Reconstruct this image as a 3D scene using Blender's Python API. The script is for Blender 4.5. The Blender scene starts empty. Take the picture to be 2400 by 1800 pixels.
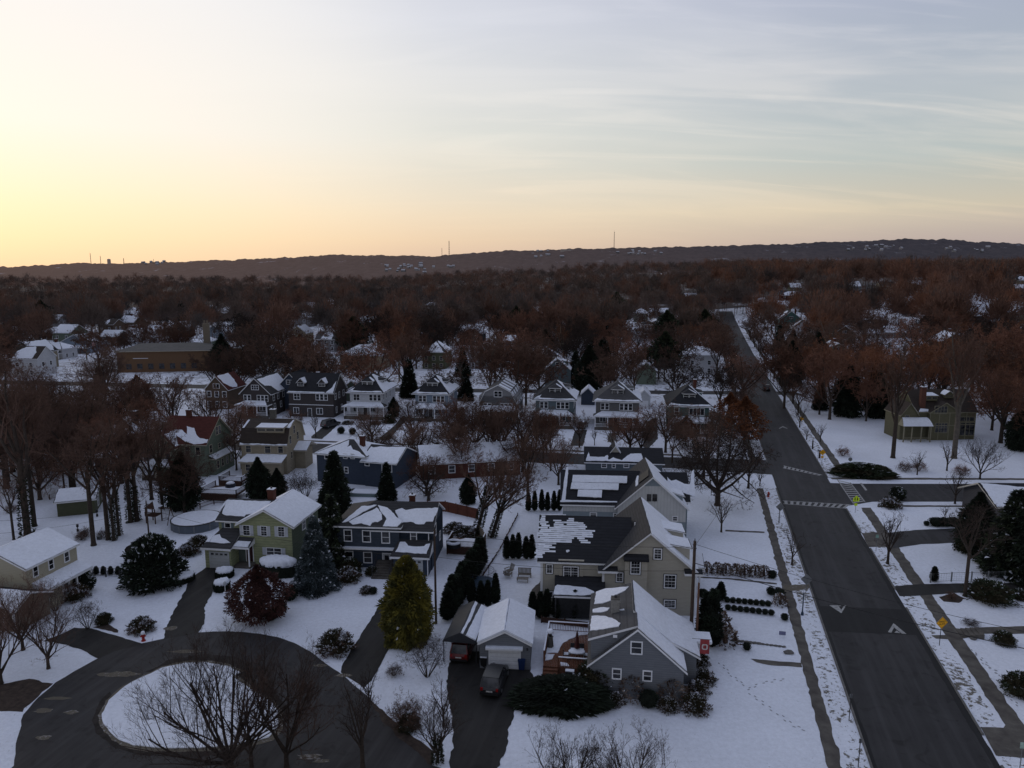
import bpy, math, random, time
import numpy as np
from mathutils import Vector, Matrix, noise as mnoise
T0=time.time()
rnd=random.Random(7)
sc=bpy.context.scene
col=sc.collection
R=math.radians
# ------------------------------------------------------------------ camera model
F=1695.0; PITCH=R(9.2); H=37.0
CP,SP=math.cos(PITCH),math.sin(PITCH)
# survey windows of the photograph (native pixels) used to read coordinates off it
ZA=(1000,1350,1700);ZB=(1200,1050,1700);ZC=(750,1100,1250);ZD=(450,1100,950);ZL=(0,1100,500)
ZR=(1600,1200,2400);ZS=(1700,850,2400);ZM=(500,850,1100);ZN=(1050,800,1750);ZW=(0,900,600)
ZK=(0,1350,600);ZQ=(500,1350,1100);ZE=(0,700,600);ZV=(2050,850,2400);ZY=(1850,1120,2400)
ZT=(600,650,1200);ZU=(1200,650,1800);ZX=(1800,600,2400);ZO=(0,0,2400)
def P(b,x,y):
    s=(b[2]-b[0])/2212.0
    return (b[0]+x*s,b[1]+y*s)
def ray(px,py):
    v=py-900; dx=px-1200
    return Vector((dx,F*CP-v*SP,-(F*SP+v*CP)))
def terr(x,y):
    """ground height: flat near by, rising gently to the right and dipping to the left far off"""
    a=min(1,max(0,(y-230)/420)); a=a*a*(3-2*a)
    b=min(1,max(0,(x+60)/520)); b=b*b*(3-2*b)
    c=min(1,max(0,(-x-50)/400)); c=c*c*(3-2*c)
    d=min(1,max(0,(y-700)/1200))
    return a*(22*b-7*c)-16*d*(0.3+c)+a*2*math.sin(x*.013+y*.007)
def G(b,x,y,z=0):
    px,py=P(b,x,y); d=ray(px,py); t=(H-z)/-d.z
    return (d.x*t,d.y*t)
def GT(b,x,y):
    """hit of the pixel ray with the terrain"""
    px,py=P(b,x,y); d=ray(px,py); d.normalize()
    t=20.0
    while t<4000:
        p=d*t
        if H+p.z<=terr(p.x,p.y): break
        t*=1.004
    return (p.x,p.y)
def hgt(gx,gy,py):
    """height over (gx,gy) that shows at picture row py"""
    v=py-900
    # v/F = -(gy*SP+zz*CP)/(gy*CP-zz*SP)
    k=v/F
    zz=-(k*gy*CP+gy*SP)/(CP-k*SP)
    return zz+H
# ------------------------------------------------------------------ materials
MATS={}
def _nt(name):
    m=bpy.data.materials.new(name); m.use_nodes=True
    n=m.node_tree; b=n.nodes['Principled BSDF']
    return m,n,b
def N(n,t,**k):
    o=n.nodes.new(t)
    for a,v in k.items():
        if a.startswith('i_'):
            key=a[2:]; key=int(key) if key.isdigit() else key
            o.inputs[key].default_value=v
        else: setattr(o,a,v)
    return o
def Lk(n,a,b): n.links.new(a,b)
def mat(name,c,rough=.8,var=.25,scale=3.0,bump=0.0,bscale=20,spec=.3,c2=None,metal=0,objvar=0):
    """plain surface with a mottled colour and optional bump"""
    if name in MATS: return MATS[name]
    m,n,b=_nt(name)
    tc=N(n,'ShaderNodeTexCoord'); nz=N(n,'ShaderNodeTexNoise',i_Scale=scale,i_Detail=5.0,i_Roughness=.6)
    Lk(n,tc.outputs['Object'],nz.inputs['Vector'])
    cr=N(n,'ShaderNodeValToRGB'); cr.color_ramp.elements[0].position=.3; cr.color_ramp.elements[1].position=.7
    c2=c2 or tuple(x*(1-var) for x in c)
    c1=tuple(min(1,x*(1+var)) for x in c) if c2==tuple(x*(1-var) for x in c) else c
    cr.color_ramp.elements[0].color=(*c2,1); cr.color_ramp.elements[1].color=(*c1,1)
    Lk(n,nz.outputs['Fac'],cr.inputs[0])
    out=cr.outputs[0]
    if objvar:
        oi=N(n,'ShaderNodeObjectInfo'); mr=N(n,'ShaderNodeMapRange',i_3=1-objvar,i_4=1+objvar); Lk(n,oi.outputs['Random'],mr.inputs[0])
        vm=N(n,'ShaderNodeVectorMath',operation='SCALE'); Lk(n,out,vm.inputs[0]); Lk(n,mr.outputs[0],vm.inputs['Scale']); out=vm.outputs[0]
    Lk(n,out,b.inputs['Base Color'])
    b.inputs['Roughness'].default_value=rough; b.inputs['Specular IOR Level'].default_value=spec; b.inputs['Metallic'].default_value=metal
    if bump:
        n2=N(n,'ShaderNodeTexNoise',i_Scale=bscale,i_Detail=4.0); Lk(n,tc.outputs['Object'],n2.inputs['Vector'])
        bp=N(n,'ShaderNodeBump',i_Strength=bump,i_Distance=.05); Lk(n,n2.outputs['Fac'],bp.inputs['Height']); Lk(n,bp.outputs[0],b.inputs['Normal'])
    MATS[name]=m; return m
def line_mat(name,c,sp=.16,dark=.55,axis='z',width=.16,var=.15,rough=.8,c2=None,brick=None):
    """clapboard / shingle courses: thin dark lines every sp metres and mottling per board"""
    if name in MATS: return MATS[name]
    m,n,b=_nt(name)
    tc=N(n,'ShaderNodeTexCoord'); se=N(n,'ShaderNodeSeparateXYZ'); Lk(n,tc.outputs['Object'],se.inputs[0])
    if axis=='z': src=se.outputs['Z']
    else:
        ad=N(n,'ShaderNodeMath',operation='ADD'); Lk(n,se.outputs['X'],ad.inputs[0]); Lk(n,se.outputs['Y'],ad.inputs[1]); src=ad.outputs[0]
    dv=N(n,'ShaderNodeMath',operation='DIVIDE',i_1=sp); Lk(n,src,dv.inputs[0])
    fr=N(n,'ShaderNodeMath',operation='FRACT'); Lk(n,dv.outputs[0],fr.inputs[0])
    lt=N(n,'ShaderNodeMath',operation='LESS_THAN',i_1=width); Lk(n,fr.outputs[0],lt.inputs[0])
    nz=N(n,'ShaderNodeTexNoise',i_Scale=1.3,i_Detail=6.0,i_Roughness=.65)
    mp=N(n,'ShaderNodeMapping'); mp.inputs['Scale'].default_value=(1,1,4 if axis=='z' else 1); Lk(n,tc.outputs['Object'],mp.inputs[0]); Lk(n,mp.outputs[0],nz.inputs['Vector'])
    cr=N(n,'ShaderNodeValToRGB'); cr.color_ramp.elements[0].position=.3; cr.color_ramp.elements[1].position=.7
    cr.color_ramp.elements[0].color=(*(c2 or tuple(x*(1-var) for x in c)),1); cr.color_ramp.elements[1].color=(*tuple(min(1,x*(1+var)) for x in c),1)
    Lk(n,nz.outputs['Fac'],cr.inputs[0])
    out=cr.outputs[0]
    if brick:
        br=N(n,'ShaderNodeTexNoise',i_Scale=9.0,i_Detail=1.0); mb=N(n,'ShaderNodeMapping'); mb.inputs['Scale'].default_value=(1,1,3)
        Lk(n,tc.outputs['Object'],mb.inputs[0]); Lk(n,mb.outputs[0],br.inputs['Vector'])
        mb2=N(n,'ShaderNodeMix',data_type='RGBA'); Lk(n,br.outputs['Fac'],mb2.inputs[0]); Lk(n,out,mb2.inputs[6]); mb2.inputs[7].default_value=(*brick,1); out=mb2.outputs[2]
    mx=N(n,'ShaderNodeMix',data_type='RGBA'); mx.inputs[7].default_value=(*tuple(x*dark for x in c),1)
    Lk(n,lt.outputs[0],mx.inputs[0]); Lk(n,out,mx.inputs[6]); Lk(n,mx.outputs[2],b.inputs['Base Color'])
    b.inputs['Roughness'].default_value=rough; b.inputs['Specular IOR Level'].default_value=.2
    bp=N(n,'ShaderNodeBump',i_Strength=.35,i_Distance=.03); Lk(n,fr.outputs[0],bp.inputs['Height']); Lk(n,bp.outputs[0],b.inputs['Normal'])
    MATS[name]=m; return m
def emat(name,c,s):
    if name in MATS: return MATS[name]
    m,n,b=_nt(name); b.inputs['Emission Color'].default_value=(*c,1); b.inputs['Emission Strength'].default_value=s; b.inputs['Base Color'].default_value=(*c,1)
    nz=N(n,'ShaderNodeTexNoise',i_Scale=2.0); mr=N(n,'ShaderNodeMapRange',i_3=.2,i_4=.4); Lk(n,nz.outputs['Fac'],mr.inputs[0]); Lk(n,mr.outputs[0],b.inputs['Roughness'])
    MATS[name]=m; return m
def glass():
    if 'glass' in MATS: return MATS['glass']
    m,n,b=_nt('window_glass')
    tc=N(n,'ShaderNodeTexCoord'); nz=N(n,'ShaderNodeTexNoise',i_Scale=.9,i_Detail=2.0); Lk(n,tc.outputs['Object'],nz.inputs['Vector'])
    cr=N(n,'ShaderNodeValToRGB'); cr.color_ramp.elements[0].position=.42; cr.color_ramp.elements[1].position=.6
    cr.color_ramp.elements[0].color=(.008,.01,.014,1); cr.color_ramp.elements[1].color=(.06,.06,.065,1)
    Lk(n,nz.outputs['Fac'],cr.inputs[0]); Lk(n,cr.outputs[0],b.inputs['Base Color'])
    b.inputs['Roughness'].default_value=.12; b.inputs['Specular IOR Level'].default_value=.5
    MATS['glass']=m; return m
def snow_mat(name='snow',speck=.0,tint=(.82,.86,.96),dirt=(.10,.085,.06),sscale=2.2,thr=.64,worn=0):
    if name in MATS: return MATS[name]
    m,n,b=_nt(name)
    tc=N(n,'ShaderNodeTexCoord'); ge=N(n,'ShaderNodeNewGeometry')
    nz=N(n,'ShaderNodeTexNoise',i_Scale=.12,i_Detail=6.0,i_Roughness=.55); Lk(n,ge.outputs['Position'],nz.inputs['Vector'])
    cr=N(n,'ShaderNodeValToRGB'); cr.color_ramp.elements[0].position=.3; cr.color_ramp.elements[1].position=.7
    cr.color_ramp.elements[0].color=(*tuple(x*.86 for x in tint),1); cr.color_ramp.elements[1].color=(*tint,1)
    Lk(n,nz.outputs['Fac'],cr.inputs[0]); out=cr.outputs[0]
    ng=N(n,'ShaderNodeTexNoise',i_Scale=2.6,i_Detail=8.0,i_Roughness=.75); Lk(n,ge.outputs['Position'],ng.inputs['Vector'])
    mg=N(n,'ShaderNodeMapRange',i_1=.3,i_2=.7,i_3=.84,i_4=1.06); Lk(n,ng.outputs['Fac'],mg.inputs[0])
    vg=N(n,'ShaderNodeVectorMath',operation='SCALE'); Lk(n,out,vg.inputs[0]); Lk(n,mg.outputs[0],vg.inputs['Scale']); out=vg.outputs[0]
    if speck:
        n1=N(n,'ShaderNodeTexNoise',i_Scale=sscale,i_Detail=5.0,i_Roughness=.7); Lk(n,ge.outputs['Position'],n1.inputs['Vector'])
        n2=N(n,'ShaderNodeTexNoise',i_Scale=.16,i_Detail=3.0); Lk(n,ge.outputs['Position'],n2.inputs['Vector'])
        a=N(n,'ShaderNodeMath',operation='MULTIPLY_ADD',i_1=.35,i_2=-.17); Lk(n,n2.outputs['Fac'],a.inputs[0])
        s=N(n,'ShaderNodeMath',operation='ADD'); Lk(n,n1.outputs['Fac'],s.inputs[0]); Lk(n,a.outputs[0],s.inputs[1])
        mr=N(n,'ShaderNodeMapRange',i_1=thr,i_2=thr+.06); Lk(n,s.outputs[0],mr.inputs[0])
        ml=N(n,'ShaderNodeMath',operation='MULTIPLY',i_1=speck); Lk(n,mr.outputs[0],ml.inputs[0])
        mx=N(n,'ShaderNodeMix',data_type='RGBA'); Lk(n,ml.outputs[0],mx.inputs[0]); Lk(n,out,mx.inputs[6]); mx.inputs[7].default_value=(*dirt,1); out=mx.outputs[2]
    Lk(n,out,b.inputs['Base Color']); b.inputs['Roughness'].default_value=.75; b.inputs['Specular IOR Level'].default_value=.25
    nb=N(n,'ShaderNodeTexNoise',i_Scale=1.6,i_Detail=6.0,i_Roughness=.65); Lk(n,ge.outputs['Position'],nb.inputs['Vector'])
    bp=N(n,'ShaderNodeBump',i_Strength=.8,i_Distance=.16); Lk(n,nb.outputs['Fac'],bp.inputs['Height']); Lk(n,bp.outputs[0],b.inputs['Normal'])
    MATS[name]=m; return m
def asphalt(name,c,c2,crack=.5):
    if name in MATS: return MATS[name]
    m,n,b=_nt(name); ge=N(n,'ShaderNodeNewGeometry')
    n1=N(n,'ShaderNodeTexNoise',i_Scale=.25,i_Detail=8.0,i_Roughness=.6); Lk(n,ge.outputs['Position'],n1.inputs['Vector'])
    cr=N(n,'ShaderNodeValToRGB'); cr.color_ramp.elements[0].position=.35; cr.color_ramp.elements[1].position=.7
    cr.color_ramp.elements[0].color=(*c2,1); cr.color_ramp.elements[1].color=(*c,1); Lk(n,n1.outputs['Fac'],cr.inputs[0])
    vo=N(n,'ShaderNodeTexNoise',i_Scale=.55,i_Detail=3.0,i_Roughness=.5,i_Distortion=1.5); Lk(n,ge.outputs['Position'],vo.inputs['Vector'])
    # dark tar / wet stains
    mr=N(n,'ShaderNodeMapRange',i_1=.56,i_2=.70,i_3=0.0,i_4=min(1,crack*1.5)); Lk(n,vo.outputs['Fac'],mr.inputs[0])
    mx=N(n,'ShaderNodeMix',data_type='RGBA'); Lk(n,mr.outputs[0],mx.inputs[0]); Lk(n,cr.outputs[0],mx.inputs[6]); mx.inputs[7].default_value=(*tuple(x*.45 for x in c2),1)
    # thin frost / salt film in long wheel-worn streaks
    t0_=N(n,'ShaderNodeMapping'); t0_.inputs['Rotation'].default_value=(0,0,R(14.4)); Lk(n,ge.outputs['Position'],t0_.inputs[0]); tr=N(n,'ShaderNodeMapping'); tr.inputs['Scale'].default_value=(1.1,.05,1); Lk(n,t0_.outputs[0],tr.inputs[0])
    n3=N(n,'ShaderNodeTexNoise',i_Scale=1.0,i_Detail=4.0,i_Roughness=.6); Lk(n,tr.outputs[0],n3.inputs['Vector'])
    m3=N(n,'ShaderNodeMapRange',i_1=.45,i_2=.70,i_3=0.0,i_4=.6); Lk(n,n3.outputs['Fac'],m3.inputs[0])
    mx2=N(n,'ShaderNodeMix',data_type='RGBA'); Lk(n,m3.outputs[0],mx2.inputs[0]); Lk(n,mx.outputs[2],mx2.inputs[6]); mx2.inputs[7].default_value=(*tuple(x*1.7 for x in c),1)
    Lk(n,mx2.outputs[2],b.inputs['Base Color']); b.inputs['Roughness'].default_value=.7; b.inputs['Specular IOR Level'].default_value=.25
    n2=N(n,'ShaderNodeTexNoise',i_Scale=25.0,i_Detail=3.0); Lk(n,ge.outputs['Position'],n2.inputs['Vector'])
    bp=N(n,'ShaderNodeBump',i_Strength=.3,i_Distance=.02); Lk(n,n2.outputs['Fac'],bp.inputs['Height']); Lk(n,bp.outputs[0],b.inputs['Normal'])
    MATS[name]=m; return m
SNOW=snow_mat('snow',0)
SNOWG=snow_mat('snow_lawn',.75,thr=.665,sscale=3.5)
SNOWV=snow_mat('snow_verge',.95,thr=.53,sscale=1.8)
SNOWW=snow_mat('snow_woodland',.9,thr=.54,sscale=.45,dirt=(.06,.042,.036))
ASPH=asphalt('asphalt_street',(.034,.033,.035),(.023,.022,.024))
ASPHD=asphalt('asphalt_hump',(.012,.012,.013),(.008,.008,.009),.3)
ASPHR=asphalt('asphalt_drive',(.022,.021,.021),(.014,.013,.013))
CONC=mat('concrete_path',(.13,.12,.105),.85,.25,.8,.2,12,c2=(.05,.043,.04))
KERB=mat('kerb_stone',(.13,.125,.12),.85,.3,1.5)
WHITEP=mat('white_paint_line',(.42,.42,.42),.8,.3,2.5,c2=(.2,.2,.2))
TRIM=mat('white_trim',(.70,.71,.74),.6,.08,2)
TRIMB=mat('cream_trim',(.36,.33,.27),.6,.1,2)
DTRIM=mat('dark_trim',(.05,.05,.055),.6,.2,2)
SHING=line_mat('charcoal_shingle',(.042,.042,.046),.22,.7,width=.2,var=.25)
SHINGK=line_mat('black_shingle',(.022,.023,.028),.22,.7,width=.2,var=.25)
SHINGB=line_mat('brown_shingle',(.045,.035,.03),.22,.7,width=.2,var=.25)
SHINGG=line_mat('grey_shingle',(.075,.075,.08),.22,.75,width=.2,var=.25)
SHINGR=line_mat('red_shingle',(.075,.020,.016),.22,.7,width=.2,var=.3)
BRICK=line_mat('red_brick',(.10,.038,.028),.075,.8,width=.2,var=.3,brick=(.07,.027,.02))
BRICKT=line_mat('tan_brick',(.16,.095,.055),.1,.8,width=.15,var=.2,brick=(.12,.07,.04))
GLASS=glass()
WOOD=mat('deck_wood',(.13,.055,.032),.8,.3,3,.2,15)
WOODD=mat('dark_wood',(.05,.025,.018),.85,.3,3,.2,15)
FENCEW=line_mat('red_cedar_boards',(.10,.035,.022),.5,.5,axis='xy',width=.05,var=.3)
POLEM=mat('pole_wood',(.055,.038,.03),.9,.3,4,.3,8)
BARK=mat('bark_dark',(.045,.034,.028),.95,.4,4,.5,12,objvar=.25)
BARKG=mat('bark_grey',(.11,.095,.08),.95,.3,3,.4,12,objvar=.2)
TWIG=mat('twig_dark',(.040,.028,.024),.95,.3,2,objvar=.3)
TWIGR=mat('twig_red',(.135,.066,.045),.95,.35,.25,objvar=.45)
TWIGB=mat('twig_brown',(.105,.062,.047),.95,.35,.25,objvar=.4)
TWIGG=mat('twig_orange',(.175,.078,.045),.95,.35,.3,objvar=.25)
EVG=mat('evergreen_dark',(.016,.024,.014),.9,.5,2,objvar=.2)
EVG2=mat('evergreen_mid',(.030,.040,.020),.9,.5,2,objvar=.2)
YEW=mat('evergreen_yellow',(.115,.105,.022),.9,.4,1.2,c2=(.035,.038,.014))
SPR=mat('spruce_blue',(.040,.055,.060),.9,.4,2,c2=(.016,.024,.026))
REDL=mat('leaf_dark_red',(.060,.020,.018),.9,.4,2,c2=(.028,.012,.012))
BRL=mat('leaf_brown',(.085,.055,.042),.95,.4,2)
IVY=mat('ivy_leaf',(.022,.026,.014),.9,.4,3)
METAL=mat('galvanised_metal',(.20,.21,.22),.5,.15,3,metal=.4)
DARKM=mat('dark_metal',(.03,.03,.035),.5,.2,3)
YEL=mat('sign_yellow',(.85,.42,.01),.5,.08,1)
YELG=mat('sign_lime',(.65,.85,.03),.5,.08,1)
BLACK=mat('black_paint',(.012,.012,.014),.6,.2,2)
HEDGEB=mat('hedge_brown_green',(.040,.034,.018),.9,.5,1.5)
# ------------------------------------------------------------------ mesh builder
class MB:
    def __init__(s): s.v=[]; s.f=[]; s.m=[]; s.cur=0
    def vs(s,pts):
        k=len(s.v); s.v.extend([tuple(p) for p in pts]); return k
    def face(s,pts):
        k=s.vs(pts); s.f.append(tuple(range(k,k+len(pts)))); s.m.append(s.cur)
    def idx(s,f): s.f.append(tuple(f)); s.m.append(s.cur)
    def box(s,x0,x1,y0,y1,z0,z1,top=True):
        if x0>x1:x0,x1=x1,x0
        if y0>y1:y0,y1=y1,y0
        k=s.vs([(x0,y0,z0),(x1,y0,z0),(x1,y1,z0),(x0,y1,z0),(x0,y0,z1),(x1,y0,z1),(x1,y1,z1),(x0,y1,z1)])
        for f in ((0,3,2,1),(4,5,6,7),(0,1,5,4),(1,2,6,5),(2,3,7,6),(3,0,4,7)): s.idx([k+i for i in f])
    def bar(s,p,q,w,h=None):
        """rectangular bar between two points"""
        h=h or w; p=Vector(p);q=Vector(q);d=(q-p)
        if d.length<1e-6:return
        d.normalize(); a=d.cross(Vector((0,0,1)))
        if a.length<1e-3:a=Vector((1,0,0))
        a.normalize(); b=a.cross(d)
        k=s.vs([p+a*i*w/2+b*j*h/2 for i,j in ((-1,-1),(1,-1),(1,1),(-1,1))]+[q+a*i*w/2+b*j*h/2 for i,j in ((-1,-1),(1,-1),(1,1),(-1,1))])
        for f in ((0,1,2,3),(7,6,5,4),(0,4,5,1),(1,5,6,2),(2,6,7,3),(3,7,4,0)): s.idx([k+i for i in f])
    def tube(s,p,q,r0,r1,n=6,cap=False):
        p=Vector(p);q=Vector(q);d=q-p
        if d.length<1e-6:return
        d.normalize(); a=d.orthogonal().normalized(); b=d.cross(a)
        ring=[(math.cos(2*math.pi*i/n),math.sin(2*math.pi*i/n)) for i in range(n)]
        k=s.vs([p+(a*c+b*e)*r0 for c,e in ring]+[q+(a*c+b*e)*r1 for c,e in ring])
        for i in range(n):
            j=(i+1)%n; s.idx((k+i,k+j,k+n+j,k+n+i))
        if cap: s.idx([k+i for i in range(n)][::-1]); s.idx([k+n+i for i in range(n)])
    def lathe(s,prof,n=12,cx=0,cy=0,wob=None):
        k=s.vs([(cx+r*math.cos(2*math.pi*i/n)*(wob(i,j) if wob else 1),cy+r*math.sin(2*math.pi*i/n)*(wob(i,j) if wob else 1),z) for j,(r,z) in enumerate(prof) for i in range(n)])
        for j in range(len(prof)-1):
            for i in range(n):
                i2=(i+1)%n; s.idx((k+j*n+i,k+j*n+i2,k+(j+1)*n+i2,k+(j+1)*n+i))
        s.idx([k+i for i in range(n)][::-1]); s.idx([k+(len(prof)-1)*n+i for i in range(n)])
    def build(s,name,mats,parent=None,smooth=False,link=True):
        if not isinstance(mats,(list,tuple)): mats=[mats]
        me=bpy.data.meshes.new(name)
        me.from_pydata(s.v,[],s.f)
        for m in mats: me.materials.append(m)
        if len(mats)>1: me.polygons.foreach_set('material_index',s.m)
        if smooth: me.polygons.foreach_set('use_smooth',[True]*len(s.f))
        me.update()
        o=bpy.data.objects.new(name,me)
        if link: col.objects.link(o)
        if parent is not None: o.parent=parent
        return o
def tag(o,label=None,cat=None,group=None,kind=None):
    if label: o['label']=label
    if cat: o['category']=cat
    if group: o['group']=group
    if kind: o['kind']=kind
    return o
def empty(name,x,y,z=0,rz=0,label=None,cat=None,group=None):
    o=bpy.data.objects.new(name,None); o.empty_display_size=.3; col.objects.link(o)
    o.location=(x,y,z); o.rotation_euler=(0,0,rz); tag(o,label,cat,group); return o
def dup(src,x,y,z=0,rz=0,s=1,label=None,group=None,sz=None):
    c=src.copy(); col.objects.link(c); c.location=(x,y,z); c.rotation_euler=(0,0,rz); c.scale=(s,s,sz or s)
    if label:c['label']=label
    if group:c['group']=group
    for ch in list(src.children):
        d=ch.copy(); col.objects.link(d); d.parent=c
        for g in list(ch.children):
            e=g.copy(); col.objects.link(e); e.parent=d
    return c
def hn(x,y,s=1.0,k=0): return mnoise.noise(Vector((x*s,y*s,k*7.3)))
# ------------------------------------------------------------------ ragged sheets and snow patches
def jag_loop(pts,step,amp,closed=True,seed=0):
    """pts: list of Vectors in a plane (2D tuples); returns ragged list"""
    out=[]; n=len(pts); r=random.Random(seed*131+n)
    for i in range(n):
        a=Vector(pts[i]); b=Vector(pts[(i+1)%n]); L=(b-a).length; k=max(1,int(L/step)); d=(b-a)/k
        nn=Vector((-d.y,d.x)); nn.normalize() if nn.length>0 else None
        for j in range(k):
            q=a+d*j
            am=amp*(.35*r.uniform(-1,1)+1.0*mnoise.noise(Vector((q.x*.9+seed*3.1,q.y*.9,seed*1.7)))+.5*mnoise.noise(Vector((q.x*3+seed,q.y*3,seed*2.3))))
            if j==0: am*=.3
            out.append(q+nn*am)
    return out
def tri_poly(mb,pts3):
    from mathutils.geometry import tessellate_polygon
    k=mb.vs(pts3)
    for t in tessellate_polygon([[Vector(p) for p in pts3]]):
        mb.idx([k+i for i in t])
def sheet(name,pts,z,m,step=.8,amp=.12,seed=1,kind='structure',thick=0):
    """flat ragged-edged ground sheet from world xy points"""
    lp=jag_loop(pts,step,amp,seed=seed) if amp>0 else [Vector(p) for p in pts]
    # make sure it faces up
    ar=sum(lp[i].x*lp[(i+1)%len(lp)].y-lp[(i+1)%len(lp)].x*lp[i].y for i in range(len(lp)))
    if ar<0: lp=lp[::-1]
    mb=MB(); tri_poly(mb,[(p.x,p.y,z) for p in lp])
    for i,f in enumerate(mb.f):
        a,b,c=[Vector(mb.v[k]) for k in f]
        if (b-a).cross(c-a).z<0: mb.f[i]=tuple(reversed(f))
    if thick:
        n=len(lp)
        for i in range(n):
            a=lp[i];b=lp[(i+1)%n]; mb.face([(a.x,a.y,z-thick),(b.x,b.y,z-thick),(b.x,b.y,z),(a.x,a.y,z)])
    o=mb.build(name,m); tag(o,kind=kind); return o
def snow_poly(parent,pts,n,jag=.12,step=.35,th=.07,seed=None,mats=None,name='snow_patch'):
    """snow slab lying on a plane: pts are local 3D points on it, n its normal"""
    seed=seed if seed is not None else rnd.randint(1,9999)
    n=Vector(n).normalized(); o=Vector(pts[0]); u=Vector((0,0,1)).cross(n)
    if u.length<1e-3:u=Vector((1,0,0))
    u.normalize(); w=n.cross(u)
    p2=[((Vector(p)-o).dot(u),(Vector(p)-o).dot(w)) for p in pts]
    lp=jag_loop(p2,step,jag,seed=seed)
    mb=MB(); top=[o+u*q.x+w*q.y+n*th for q in lp]
    tri_poly(mb,top)
    for i,f in enumerate(mb.f):
        a,b,c=[Vector(mb.v[k]) for k in f]
        if (b-a).cross(c-a).dot(n)<0: mb.f[i]=tuple(reversed(f))
    k=len(top)
    ar=sum(lp[i].x*lp[(i+1)%k].y-lp[(i+1)%k].x*lp[i].y for i in range(k))
    for i in range(k):
        a=top[i];b=top[(i+1)%k]
        q=[a-n*(th+.05),b-n*(th+.05),b,a]
        mb.face(q if ar>0 else q[::-1])
    return mb.build(name,SNOW,parent)
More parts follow.
